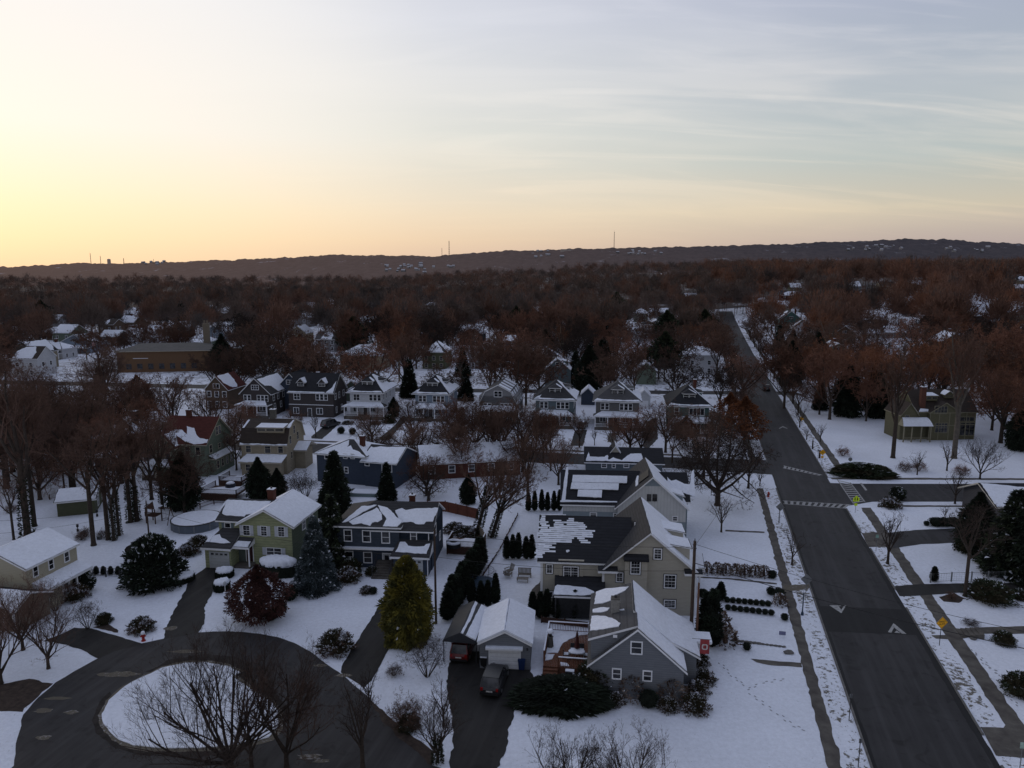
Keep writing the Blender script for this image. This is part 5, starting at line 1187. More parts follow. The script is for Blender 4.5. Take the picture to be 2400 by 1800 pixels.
# I: navy house beyond the garden
hBR=from_pts('brick_ranch','long low red brick ranch with broad snowy roof behind bare trees, centre',G(ZM,1800,872,3.0),G(ZN,535,868,3.0))
pl=hBR.wing('x',0,hBR.w,[(0,3.0),(4.6,5.0),(9.2,3.0)],BRICK,SHING,oh=.5,ohe=.5); hBR.snow_all(pl[0],.01,.10)
for i in range(5): hBR.win(('y',0,-1),hBR.w*(i+.5)/5-.5,hBR.w*(i+.5)/5+.5,1.1,2.3)
hBR.chimney(hBR.w*.4,4.8,.9,.7,3,6,BRICK); hBR.keep(hBR.w*.25,4,6); hBR.keep(hBR.w*.75,4,6)
hI=from_pts('navy_split_house','navy house with low snowy roofs, brick chimney and red deck, mid distance',G(ZM,892,788,4.9),G(ZM,1580,862,4.5)); wI=hI.w; li=wI*.62
hI.box(0,li,0,8,0,4.9,S_DBLUE); hI.box(li+.002,wI,-.3,8,0,4.4,S_DBLUE)
plI=hI.hip(0,li,0,8,4.9,6.9,SHING,oh=.4,rl=.8); rI=hI.roof
hI.snow_uv(plI[0],[(.01,.01),(.99,.01),(.9,.3),(.75,.38),(.68,.62),(.55,.5),(.52,.75),(.42,.85),(.3,.93),(.1,.6)],.12,roof=rI); hI.snow_all(plI[3],roof=rI); hI.snow_all(plI[1],roof=rI)
plI2=hI.wing('x',li-.4,wI,[(-.3,4.4),(3.8,6.2),(8,4.4)],S_DBLUE,SHING,oh=.35,z0=4.3); hI.snow_uv(plI2[0],[(.01,.01),(.99,.01),(.99,.97),(.75,.93),(.5,.88),(.3,.9),(.12,.8),(.05,.85)],.10)
for r_ in ((960,778,1056,836),(1121,784,1159,830),(1184,785,1222,832),(1130,900,1168,956)): hI.win_px(('y',0,-1),ZM,*r_,grid=(2,1) if r_[2]-r_[0]>80 else (1,2))
hI.win_px(('y',-.3,-1),ZM,1308,862,1350,893,grid=(1,1)); hI.win_px(('y',-.3,-1),ZM,1455,870,1545,945,grid=(2,1),trim=TRIM)
pc=hI.hit(ZM,1290,715,(0,3.2,0),(0,1,0)); hI.chimney(pc.x,3.2,.75,.75,5,7.9,BRICK); hI.keep(wI/2,4,10)
# K: green house with the red roof
rk=R(-7); kc=G(ZW,1770,515,6.1); wK=8.6; hK=House('red_roof_house','green victorian house with red roof half under snow, behind the dark evergreen',kc[0]-wK*math.cos(rk),kc[1]-wK*math.sin(rk),rk)
plK=hK.wing('x',0,wK,[(0,6.1),(4.6,9.9),(9.2,6.1)],S_SAGE,SHINGR,oh=.5,ohe=.5,trim=TRIMB); rK=hK.roof
hK.snow_px(plK[0],ZW,[(1480,400),(1560,395),(1620,440),(1615,365),(1680,380),(1700,440),(1730,470),(1800,480),(1790,510),(1690,522),(1600,500)],.15,roof=rK)
pk=hK.wing('y',-1.6,4,[(-.6,5.6),(1.6,8.0),(3.8,5.6)],S_SAGE,SHINGR,oh=.35,trim=TRIMB); hK.snow_uv(pk[1],[(.1,.1),(.9,.1),(.9,.9),(.1,.9)],.15)
hK.win(('y',-1.6,-1),1.1,2.0,5.7,6.9,trim=TRIMB); hK.win(('y',-1.6,-1),.3,1.2,3.2,4.6,trim=TRIMB); hK.win(('y',-1.6,-1),2.0,2.9,3.2,4.6,trim=TRIMB)
for y_,z0_,z1_ in ((3.8,6.8,8.2),(4.8,6.8,8.2),(1.4,4.0,5.4),(4.4,4.2,5.0),(7.2,4.2,5.6)): hK.win(('x',wK,1),y_,y_+.75,z0_,z1_,trim=TRIMB)
for x_ in (4.8,6.8): hK.win(('y',0,-1),x_,x_+.8,4.0,5.4,trim=TRIMB)
hK.box(wK,wK+1.0,1.2,8,0,3.0,S_SAGE); mb=MB(); mb.face([(wK+1.3,1,3.0),(wK+1.3,8.2,3.0),(wK,8.2,3.6),(wK,1,3.6)]); mb.cur=1; mb.box(wK,wK+1.3,.98,8.2,2.85,2.99); rp=mb.build('bay_roof',[SNOW,TRIMB],hK.o)
for y_ in (1.8,3.4,5.0,6.6): hK.win(('x',wK+1.0,1),y_,y_+.7,1.1,2.4,trim=TRIMB)
hK.porch(-1.6,3.6,-3.4,-1.6,.5,2.8,3.3,SHINGR,TRIMB,3,rail=False); hK.chimney(3.2,4.6,.8,.7,9,11.2,BRICK); hK.keep(wK/2,4,9)
# L: dark house in the trees
hL=from_pts('dark_house','dark grey hipped house with snow edged roof, seen through tall ivy trees',G(ZW,780,475,5.6),G(ZW,1200,470,5.6)); wL=hL.w
hL.box(0,wL,0,9,0,5.6,S_DGREY); pl=hL.hip(0,wL,0,9,5.6,8.8,SHINGK,oh=.6,rl=2.5); 
hL.snow_uv(pl[0],[(.02,.01),(.98,.01),(.85,.5),(.7,.35),(.6,.7),(.45,.4),(.3,.7),(.2,.3)],.2); hL.snow_all(pl[1],.05,.2)
hL.porch(1.2,6.2,-2.2,0,.4,2.7,3.2,SHINGK,TRIM,3,rail=False); hL.chimney(6.5,4,1.0,.8,7,10,mat('dark_brick',(.04,.03,.03),.9,.3,4))
for x_ in (2.2,7.6): hL.win(('y',0,-1),x_,x_+.9,3.8,5.1)
for x_ in (7.2,8.4): hL.win(('y',0,-1),x_,x_+.8,1.3,2.6)
hL.win(('y',0,-1),3.4,4.2,1.0,2.3); hL.keep(wL/2,4,9)
# generic house further off
def simple(label,b,xl,xr,yb,wall,roofm,kind='x',ze=5.6,rise=2.8,d=8.5,rz=R(-8),name='house',chim=None,full=.8,porch=False,dorm=0,group=None,nx=3,terrain=True,winm=None,cat='house'):
    L_,R_=(GT(b,xl,yb),GT(b,xr,yb)) if b else (xl,xr); w=max(5,math.hypot(R_[0]-L_[0],R_[1]-L_[1])); z=terr(*L_)-.3
    h=House(name,label,L_[0],L_[1],rz,cat=cat,z=z,group=group); h.w=w
    if kind=='hip': h.box(0,w,0,d,0,ze,wall); pl=h.hip(0,w,0,d,ze,ze+rise,roofm,oh=.5)
    elif kind=='x': pl=h.wing('x',0,w,[(0,ze),(d/2,ze+rise),(d,ze)],wall,roofm)
    elif kind=='y': pl=h.wing('y',0,d,[(0,ze),(w/2,ze+rise),(w,ze)],wall,roofm)
    else: pl=h.wing('y',0,d,[(0,ze),(w*.17,ze+rise*.62),(w/2,ze+rise),(w*.83,ze+rise*.62),(w,ze)],wall,roofm)
    rf=h.roof
    for i,p_ in enumerate(pl):
        if kind in('x','y') and full>=.99 or kind not in('x','y') and full>.9: h.snow_all(p_,.02,.1,roof=rf)
        elif rnd.random()<full+.2:
            a=rnd.uniform(0,.3); c=rnd.uniform(.6,1)
            h.snow_uv(p_,[(a,.02),(c,.02),(c,.5),(c-.15,.95),(a+.2,.9),(a,.55)],.25,roof=rf)
    for lv in range(int(ze//2.7)):
        for i in range(nx):
            x_=w*(i+.5)/nx-.5; h.win(('y',0,-1),x_,x_+1.0,.9+lv*2.7,2.3+lv*2.7,trim=winm,fw=.13)
    if kind in('x','hip'):
        for y_ in (2,5.5): h.win(('x',w,1),y_,y_+.9,.9+2.7*(ze>5),2.3+2.7*(ze>5),trim=winm,fw=.13)
    if kind in ('y','g'): h.win(('y',0,-1),w/2-.8,w/2+.8,ze+.3,ze+1.4,trim=winm,grid=(2,1))
    if dorm: 
        for i in range(dorm): c=w*(i+.5)/dorm; h.shed_dormer(('y',-1),c-1,c+1,d*.12,d*.4,ze+.5,ze+1.8,wall,roofm,nw=1,rise=.8,kind='gable',snow=1)
    if chim: h.chimney(w*chim,d*.5,.9,.8,ze,ze+rise+1.3,BRICK)
    if porch: h.porch(0,w,-2.2,0,.5,2.9,3.5,roofm,TRIM,4,rail=False)
    h.keep(w/2,d/2,w*.5+2.5)
    return h
SH='brick school'
hs=from_pts('school','long flat brown brick school with low hipped roof, left distance',G(ZE,1020,640),G(ZE,1830,625),cat='school'); w=hs.w
hs.box(0,w,0,16,0,7.4,BRICKT); pl=hs.hip(0,w,0,16,7.4,9.6,mat('school_roof',(.11,.105,.10),.9,.15,.5),oh=.7,rl=20,trim=TRIMB)
hs.box(w,w+10,5,20,0,7.4,BRICKT); pl=hs.hip(w,w+10,5,20,7.4,9.4,mat('school_roof',(.11,.105,.10)),oh=.6,trim=TRIMB); hs.snow_all(pl[0],.05,.2); hs.snow_all(pl[1],.05,.2)
mb=MB(); cx_=w*.86
mb.box(cx_-1.0,cx_+1.0,12,14,0,16.2); mb.box(cx_-1.15,cx_+1.15,11.85,14.15,15.2,15.5); mb.build('tall_chimney',mat('chimney_brick',(.17,.145,.115),.9,.2,3),hs.o)
for dx_ in (-.5,.5):
    mb=MB(); mb.tube((cx_+dx_,13,16.2),(cx_+dx_,13,17.3),.3,.27,8,True); mb.build('chimney_pot',mat('chimney_brick',(.17,.145,.115)),hs.o)
for i in range(7): hs.win(('y',0,-1),3+i*(w-6)/7,4.6+i*(w-6)/7,1.2,3.0,trim=DTRIM,grid=(2,2),fw=.08)
mb=MB(); mb.box(w*.17,w*.33,-.12,-.01,4.9,5.05); mb.build('pale_wall_strip',SNOW,hs.o); hs.keep(w/2,8,12); hs.keep(w*.2,8,12); hs.keep(w*.85,8,12)  # added pale strip in place of the unreadable lettering on the wall
far='houses beyond the school and parkland'
simple('white mansard style cottage with red wreath side, far left before the street',ZE,320,555,520,S_WHT,SHINGK,'hip',4.2,2.6,porch=True,full=1,chim=.5)
simple('blue gabled house with porch and snow at far left',ZE,530,800,470,S_BLG,SHING,'y',5.0,3.4,porch=True,full=.8,d=11)
simple('brown hipped house with white snow roof, far left behind blue gable',ZE,365,560,360,S_BRN,SHING,'hip',4.6,2.6,full=1)
simple('dark shaded house half hidden left of the cream gable',ZE,865,1040,410,S_DGREY,SHING,'x',5,2.6,full=1)
simple('cream gabled house with snow roof and flat dormer, left of the school',ZE,1070,1270,400,S_WHT,SHING,'x',5.0,3.2,full=1,chim=.2,d=9)
simple('white two storey house with snowy roof touching the cream gable house',ZE,1275,1400,370,S_WHT,SHING,'x',5.4,2.6,full=1)
simple('brick gabled house with pale steep front above the school roof',ZE,1480,1610,340,BRICK,SHINGR,'y',4.6,4.2)
simple('blue gambrel house right behind the school chimney',ZE,1760,1960,360,S_BLG,SHING,'g',3.8,3.8,full=1,d=11)
simple('small white house far beyond the school near the skyline trees',ZE,1970,2040,185,S_WHT,SHING,'y',4.5,3,full=1)
simple('long grey roofed house at the far left edge',ZE,40,150,180,S_GRY,SHING,'y',4.5,3.6,full=1)
simple('low snowy roof house in the trees left of centre far away',ZE,1080,1240,140,S_GRY,SHING,'hip',4.2,2.4,full=1)
simple('dark white trimmed house right of school evergreens',ZE,2110,2300,345,S_GRY,SHINGK,'x',4.6,2.8,dorm=1)
simple('grey house with snow roof at left edge mid distance',ZE,-30,150,360,S_BLG,SHING,'x',4.6,2.8,full=1)
for (a,b_,c,l) in ((0,230,640,'low dark house with snowy roof in the left edge wood'),(380,700,480,'grey roofed house half hidden in the left wood'),(-60,300,340,'snow roofed house among trees on the left edge')):
    simple(l,ZW,a,b_,c,S_DGREY,SHING,'x',5.2,2.8,full=1,terrain=True)
simple('red brown gabled house left of the porch row behind trees',ZM,-60,150,400,S_BRN,SHINGR,'y',5.6,3.4,d=9,full=.6)
simple('victorian house with wide snowy hipped roof, upper left of centre',ZT,190,470,430,S_GRY,SHING,'hip',6.5,3.4,full=1,chim=.7,d=12)
simple('grey two storey house behind the orange tree',ZT,520,700,640,S_GRY,SHINGG,'x',5.8,2.8,full=.5,dorm=1)
simple('tan hipped house with sunroom and snowy roofs behind the porch row',ZT,730,1100,800,S_TAN,SHINGB,'hip',5.6,3.4,full=1,d=11,winm=TRIMB)
simple('olive hipped house with one snowy roof side, behind blue grey foursquare',ZT,1440,1640,790,S_OLIVE,SHING,'hip',6.4,3.8,full=.6,d=11,winm=TRIMB)
simple('light grey gabled house with bay beside tall dark brick house',ZT,1840,2060,790,S_GRY,SHING,'y',5.8,3.6,full=.6,d=11)
simple('tall dark house with white paired windows at upper centre',ZT,2100,2260,720,S_DGREY,SHINGK,'x',8.2,2,full=.3,nx=2)
simple('mansion with four white chimneys and snowy gables above the wood',ZT,1000,1260,300,S_WHT,SHING,'hip',6.5,3.5,full=1,chim=.3,d=14)
simple('grey house with dormer windows in the upper wood, left of centre line',ZT,1800,1950,400,S_GRY,SHINGK,'x',6,3,full=.9,dorm=1)
simple('snowy bungalow in the trees below the victorian roof',ZT,80,300,420,S_GRY,SHING,'x',3,2,full=1)
simple('tan foursquare with snow edged hipped roof behind teal gable',ZU,20,390,830,S_TAN,SHING,'hip',6.2,3.6,full=.9,d=11,winm=TRIMB)
# white house with a tower
hw=from_pts('white_tower_house','white italianate house with small dark roofed tower in the distant trees',GT(ZU,985,555),GT(ZU,1420,555)); hw.z=terr(hw.x,hw.y); hw.o.location.z=hw.z; w=hw.w
tx=w*.33
hw.box(0,tx,1,9,0,5.6,S_WHT); pl=hw.hip(0,tx,1,9,5.6,6.6,SHING,oh=.5); hw.snow_all(pl[0]); hw.snow_all(pl[1])
hw.box(tx,tx+6,-1,5,0,8.4,S_WHT); pl=hw.hip(tx,tx+6,-1,5,8.4,10.2,SHINGK,oh=.5)
for lv in (1.5,4.3,6.6):
    for i in range(3): hw.win(('y',-1,-1),tx+.8+i*1.7,tx+1.6+i*1.7,lv,lv+1.2,trim=DTRIM,fw=.06)
pl=hw.wing('y',3,13,[(tx+3.5,7.2),(tx+7.5,10.6),(tx+11.5,7.2)],S_WHT,SHING); [hw.snow_all(p_) for p_ in pl]
hw.box(tx+11.5,w,2,10,0,5.2,S_WHT); pl=hw.hip(tx+11.5,w,2,10,5.2,6.2,SHING); hw.snow_all(pl[0]); hw.keep(w/2,4,13)
simple('snow roofed frame house above the white tower house',ZU,1190,1350,370,S_GRY,SHING,'x',5.5,2.4,full=1)
simple('low snowy house in the wood left of the street end',ZU,1490,1640,200,S_GRY,SHING,'x',4,2.4,full=1)
simple('teal gabled victorian right of the long street, far end',ZX,100,290,655,S_TEAL,SHING,'y',7.2,4.2,full=.4,d=12,chim=.8)
simple('white gabled house behind the teal victorian, right of street',ZX,235,380,700,S_WHT,SHINGK,'y',5.5,3.2,full=.3,d=11)
simple('brick house with dormer and white cupola far right of street',ZX,110,300,400,BRICK,SHING,'x',5.6,3,dorm=1,full=.7)
simple('brown tudor house with dark roofs in right wood',ZX,560,740,760,S_BRN,SHINGB,'y',5.2,3.6,full=.1,d=12)
simple('long low house with wide snowy roof in right wood',ZX,1010,1370,710,S_GRY,SHING,'x',3.2,2.6,full=1,d=10)
simple('small white house with snow porch in right wood',ZX,850,960,720,S_WHT,SHING,'x',3,2,full=1)
simple('brick house with two pale dormers deep in right wood',ZX,680,860,400,BRICK,SHINGB,'x',5.6,3,dorm=2,full=.3)
simple('white gabled house small and far in the right wood',ZX,1310,1390,380,S_WHT,SHING,'x',4.6,3,full=1)
simple('snowy roof at the far right edge of the wood',ZX,2130,2300,330,S_GRY,SHING,'x',4.6,2.6,full=1)
simple('flat roofed long building with snow strip behind the tudor chimney house',ZX,1270,1690,980,S_BRN,SHING,'x',3.0,1.0,full=1,d=8)
simple('low house with bright snow patch roof left of the brick chimney',ZX,1100,1210,1090,S_BRN,SHING,'x',3.0,2.0,full=1)
# V: tudor victorian on the right
hV=from_pts('victorian_house','big olive timbered victorian house with brick chimney and rounded snowy porch roof',G(ZV,790,1150),G(ZV,1500,1150)); wV=hV.w
S_OL=line_mat('olive_timber_wall',(.115,.108,.068),.3,.8)
BT=mat('olive_trim',(.20,.185,.13),.7,.1,2)
hV.wing('y',0,8,[(0,6.2),(3.1,8.2),(6.2,6.2)],S_OL,SHINGB,trim=BT)
plv=hV.wing('x',-2.5,wV,[(.9,6.2),(5.4,10.2),(9.9,6.2)],S_OL,SHINGB,trim=BT); rv=hV.roof
hV.snow_uv(plv[0],[(.05,.02),(.2,.02),(.22,.12),(.1,.15)],.1,roof=rv)
hV.shed_dormer(('y',-1),.2,2.6,2.4,5,8.2,9.3,S_OL,SHINGB,nw=2,rise=.3,snow=1,trim=BT); hV.shed_dormer(('y',-1),4.6,6.4,3.0,5,8.7,9.5,S_OL,SHINGB,nw=1,rise=.7,kind='gable',snow=1,trim=BT)
pl=hV.wing('y',.5,7,[(-6.0,5.6),(-4.2,8.0),(-2.4,5.6)],S_OL,SHINGB,trim=BT); hV.snow_uv(pl[1],[(.02,.05),(.35,.05),(.3,.3),(.1,.95),(.02,.9)],.1)
hV.chimney(-.9,1.9,1.0,.9,5,11.4,mat('orange_brick',(.095,.040,.028),.9,.3,5),snow=True)
hV.win_px(('y',0,-1),ZV,885,640,1080,760,trim=BT,grid=(4,2)); hV.win_px(('y',0,-1),ZV,890,890,1080,1040,trim=BT,grid=(4,2))
hV.win_px(('y',.9,-1),ZV,1255,800,1480,870,trim=BT,grid=(3,1)); hV.win_px(('y',.9,-1),ZV,1255,885,1480,1080,trim=BT,grid=(3,2))
hV.win(('y',.5,-1),-5.1,-4.3,3.6,5.4,trim=BT)
# rounded porch roof
mb=MB(); X0,X1=-6.6,-.2; nn=8
for j in range(nn):
    for k_ in range(1):
        a0=j/nn;a1=(j+1)/nn
        f_=lambda t:(-1.9+2.3*t, 3.5+1.5*math.sin(t*math.pi/2))
        y0,z0=f_(a0);y1,z1=f_(a1); mb.face([(X0+a0*.8,y0,z0),(X1-a0*.3,y0,z0),(X1-a1*.3,y1,z1),(X0+a1*.8,y1,z1)])
mb.cur=1; mb.face([(X0,-1.9,3.45),(X0,.5,3.45),(X1,.5,3.45),(X1,-1.9,3.45)])
for s_3 in (0,1):
    x_=X0 if s_3==0 else X1
    mb.face([(x_,-1.9,3.45),(x_+(.8 if s_3==0 else -.3),.4,5.0),(x_,.4,3.45)])
mb.build('porch_roof',[SNOW,BT],hV.o,smooth=False)
for x_ in (-6.3,-4.6,-2.6,-.6): 
    mb=MB(); mb.box(x_-.1,x_+.1,-1.8,-1.6,0,3.45); mb.build('porch_post',BT,hV.o)
mb=MB(); mb.box(-6.4,-.5,-1.75,-1.68,.9,1.0); [mb.box(-6.4+i*.25,-6.36+i*.25,-1.74,-1.7,.3,.9) for i in range(24)]; mb.build('porch_railing',BT,hV.o)
mb=MB()
for x_ in (0,2.0,4.2,6.2,8.4,wV): 
    yy=0 if x_<=6.2 else .9; mb.box(x_-.07,x_+.07,yy-.05,yy-.001,0,6.1)
for z_ in (3.2,5.95): mb.box(0,6.2,-.06,-.001,z_,z_+.15); mb.box(6.2,wV,.84,.899,z_,z_+.15)
mb.build('timber_framing',BT,hV.o)
hV.keep(3,4,12)
# house cut by the right edge
oR=G(ZS,2030,1062,3.0); hR=House('edge_house','house with snow covered roof cut off by the right edge, beyond the cross street corner',oR[0],oR[1],R(-2))
pl=hR.wing('x',0,15,[(0,3.0),(4.4,5.0),(8.8,3.0)],S_DGREY,SHINGK,oh=.7,ohe=.5,trim=mat('ivory_trim',(.45,.43,.38),.6,.05,2))
hR.snow_uv(pl[0],[(.005,.01),(.995,.01),(.995,.80),(.6,.86),(.4,.80),(.2,.90),(.02,.97)],.15,th=.1)
hR.win(('y',0,-1),1.5,2.6,.9,2.2); hR.win(('y',0,-1),5,7,.9,2.2,grid=(2,1)); hR.keep(6,4,9)
simple('small dark garage with snowy roof in the left garden',ZW,500,700,1150,S_OLIVE,SHING,'x',2.6,1.0,d=6,full=1,name='garden_shed',nx=1,rz=R(20),cat='shed')

# more houses scattered through the wood: only their roofs and upper walls show
rf_=random.Random(41); FG='snow roofed houses scattered in the far wood'; nf=0; tr_=0
while nf<46 and tr_<4000:
    tr_+=1; y=rf_.uniform(235,620); x=rf_.uniform(-y*.72,y*.72)
    if RX(y)-16<x<RXR(y)+14: continue
    if any((x-a)**2+(y-c)**2<(r+11)**2 for a,c,r in KEEP): continue
    w=rf_.uniform(8,13); wl=rf_.choice((S_GRY,S_WHT,S_TAN,S_DGREY,S_BLG,S_BRN,S_SAGE)); k=rf_.choice(('x','x','y','hip'))
    z=rf_.uniform(5.4,6.8); a=R(-8)+rf_.uniform(-.15,.15)
    simple('snow roofed house among the bare trees of the far wood',None,(x,y),(x+w*math.cos(a),y+w*math.sin(a)),0,wl,rf_.choice((SHING,SHINGK,SHINGB)),k,z,rf_.uniform(2.6,3.8),group=FG,full=1 if rf_.random()<.7 else .7,chim=.5 if rf_.random()<.5 else None,nx=2,d=rf_.uniform(8,12)); nf+=1
# ------------------------------------------------------------------ plants
def rvec(r): 
    while True:
        v=Vector((r.uniform(-1,1),r.uniform(-1,1),r.uniform(-1,1)))
        if .05<v.length<1: return v.normalized()
def gen_bare(seed,h=14,r0=.28,bole=.28,spread=.42,nl=6,ns=(6,6,5,4),up=.35,tw=.03,lean=(0,0),twist=.35,multi=1,droop=0,ratio=(.62,.52,.48,.42),clear=.25,nt=5,ang=None):
    """trunk mesh + crown mesh of a leafless tree, built limb by limb"""
    r=random.Random(seed); T=MB(); C=MB()
    def tri(p,q,w):
        d=(q-p).normalized(); a=d.cross(rvec(r))
        if a.length<.05:a=d.orthogonal()
        a.normalize(); C.face([p-a*w/2,p+a*w/2,q])
    def limb(p,d,L,rad,lv,mx):
        nseg=4 if lv<2 else (3 if lv<3 else 2)
        pts=[p]; dd=d.copy()
        for i in range(nseg):
            dd=(dd+rvec(r)*twist*(.35 if lv==0 else .5)+Vector((0,0,up*(.25 if lv else .1)-droop*(lv>1)))*(.6)).normalized()
            pts.append(pts[-1]+dd*L/nseg)
        for i in range(nseg):
            a=rad*(1-i/nseg*.6); b=rad*(1-(i+1)/nseg*.6)
            if lv>=mx-1 or rad<tw*.55: 
                # last orders as slivers
                t0=max(a*1.7,tw*.6)
                q=pts[i+1]; 
                dirn=(q-pts[i]).normalized(); s=dirn.cross(rvec(r)); s=s.normalized() if s.length>.05 else dirn.orthogonal().normalized()
                C.face([pts[i]-s*t0/2,pts[i]+s*t0/2,q+s*t0*.35,q-s*t0*.35])
            else:
                (T if lv<=1 else C).tube(pts[i],pts[i+1],a,b,6 if lv==0 else (5 if lv==1 else 3))
        if lv>=mx:
            for k in range(nt):
                t=r.uniform(.1,1); j=min(nseg-1,int(t*nseg)); q=pts[j].lerp(pts[j+1],t*nseg-j)
                e=(dd+rvec(r)*.8+Vector((0,0,up*.5))).normalized(); tri(q,q+e*L*r.uniform(.5,.9),tw)
            return
        n=ns[min(lv,len(ns)-1)]; n=max(2,int(n*r.uniform(.8,1.25)))
        for k in range(n):
            t=clear+(1-clear)*(k+r.random())/n if lv else .5+.5*(k+r.random())/n
            j=min(nseg-1,int(t*nseg)); q=pts[j].lerp(pts[j+1],t*nseg-j)
            ax=(pts[j+1]-pts[j]).normalized(); o=ax.cross(rvec(r)); o=o.normalized() if o.length>.05 else ax.orthogonal()
            an=r.uniform(.7,1.25)*(ang or (spread*2.0 if lv else spread*1.9))
            e=(ax*math.cos(an)+o*math.sin(an)+Vector((0,0,up*.55))).normalized()
            limb(q,e,L*ratio[min(lv,len(ratio)-1)]*r.uniform(.75,1.2)*(1.15-.45*t if lv else 1),rad*(1-t*.6)*.62,lv+1,mx)
    for m in range(multi):
        a=2*math.pi*m/multi+r.random()
        base=Vector((0,0,-.15)) if multi==1 else Vector((math.cos(a)*r0,math.sin(a)*r0,-.1))
        d=Vector((lean[0],lean[1],1)).normalized() if multi==1 else Vector((math.cos(a)*spread*.7+lean[0],math.sin(a)*spread*.7+lean[1],1)).normalized()
        if multi==1:
            # root flare, bole, then leaders
            top=base+d*h*bole
            T.tube(base,base+d*.5,r0*1.5,r0*1.05,7); T.tube(base+d*.5,top,r0*1.05,r0*.85,7)
            for k in range(nl):
                t=r.uniform(.55,1.0) if k else 1.0; q=base+d*h*bole*t; aa=2*math.pi*k/nl+r.uniform(-.4,.4)
                sp_=spread*r.uniform(.5,1.3)*(1.5 if t<.85 else 1)
                e=Vector((math.cos(aa)*sp_+lean[0],math.sin(aa)*sp_+lean[1],1)).normalized()
                limb(q,e,h*(1-bole)*r.uniform(.62,.80),r0*.55,1,4)
        else: limb(base,d,h*.75,r0*.6,0,3)
    return T,C
PROTO={}
def proto(name,mats=None,**k):
    if name not in PROTO:
        T,C=gen_bare(**k)
        t=bpy.data.meshes.new('trunk'); t.from_pydata(T.v,[],T.f); c=bpy.data.meshes.new('crown'); c.from_pydata(C.v,[],C.f)
        t.polygons.foreach_set('use_smooth',[True]*len(T.f))
        t.materials.append(mats[0]); c.materials.append(mats[1]); PROTO[name]=(t,c,{})
    return PROTO[name]
def variant(pn,tm,cm):
    """same mesh with other bark / twig materials"""
    t,c,v=PROTO[pn]; key=(tm.name,cm.name)
    if key not in v:
        a=t.copy(); a.materials.clear(); a.materials.append(tm); b=c.copy(); b.materials.clear(); b.materials.append(cm); v[key]=(a,b)
    return v[key]
def tree(pn,x,y,s=1,rz=None,label=None,group=None,tm=BARK,cm=TWIG,name='bare_tree',cat='tree',sz=None,z=None):
    a,b=variant(pn,tm,cm); e=empty(name,x,y,terr(x,y) if z is None else z,rnd.uniform(0,6.28) if rz is None else rz,label,cat,group); e.scale=(s,s,sz or s)
    for nm,me in (('trunk',a),('crown',b)):
        o=bpy.data.objects.new(nm,me); col.objects.link(o); o.parent=e
    return e
proto('oak1',(BARK,TWIG),seed=11,h=16,r0=.34,bole=.24,spread=.60,nl=8,ns=(6,8,7,6),nt=7,tw=.042,up=.30)
proto('oak2',(BARK,TWIG),seed=12,h=16,r0=.30,bole=.34,spread=.42,nl=6,ns=(6,7,6,6),nt=7,tw=.042,up=.45)
proto('oak3',(BARK,TWIG),seed=13,h=16,r0=.38,bole=.20,spread=.80,nl=9,ns=(6,9,7,6),nt=4,tw=.042,up=.22)
proto('tall1',(BARK,TWIG),seed=14,h=18,r0=.30,bole=.46,spread=.36,nl=5,ns=(6,7,6,6),nt=7,tw=.04,up=.5)
proto('tall2',(BARK,TWIG),seed=15,h=18,r0=.27,bole=.52,spread=.50,nl=5,ns=(6,7,6,5),nt=6,tw=.036,up=.3)
proto('street1',(BARK,TWIG),seed=16,h=6,r0=.12,bole=.30,spread=.50,nl=6,ns=(5,5,4,3),tw=.018,up=.45)
proto('street2',(BARK,TWIG),seed=17,h=6,r0=.12,bole=.34,spread=.42,nl=7,ns=(4,5,4,3),tw=.018,up=.35)
proto('vase1',(BARK,TWIG),seed=18,h=10,r0=.21,bole=.08,spread=.85,nl=13,ns=(6,8,7,5),nt=5,tw=.015,up=.42,twist=.22,ang=.62,ratio=(.7,.62,.5,.45))
proto('vase2',(BARK,TWIG),seed=19,h=9,r0=.18,bole=.18,spread=.55,nl=8,ns=(6,8,6,5),nt=5,tw=.016,up=.45,twist=.3,ang=.75,ratio=(.66,.58,.5,.42))
proto('shrub1',(BARK,TWIG),seed=20,h=3.2,r0=.07,spread=.75,ns=(5,5,4,3),tw=.014,up=.35,multi=9)
proto('shrub2',(BARK,TWIG),seed=21,h=2.0,r0=.05,spread=1.0,ns=(6,5,4,3),tw=.016,up=.25,multi=11)
proto('apple',(BARK,TWIG),seed=22,h=7,r0=.24,bole=.20,spread=.85,nl=6,ns=(6,6,5,4),tw=.025,up=.15,twist=.6)
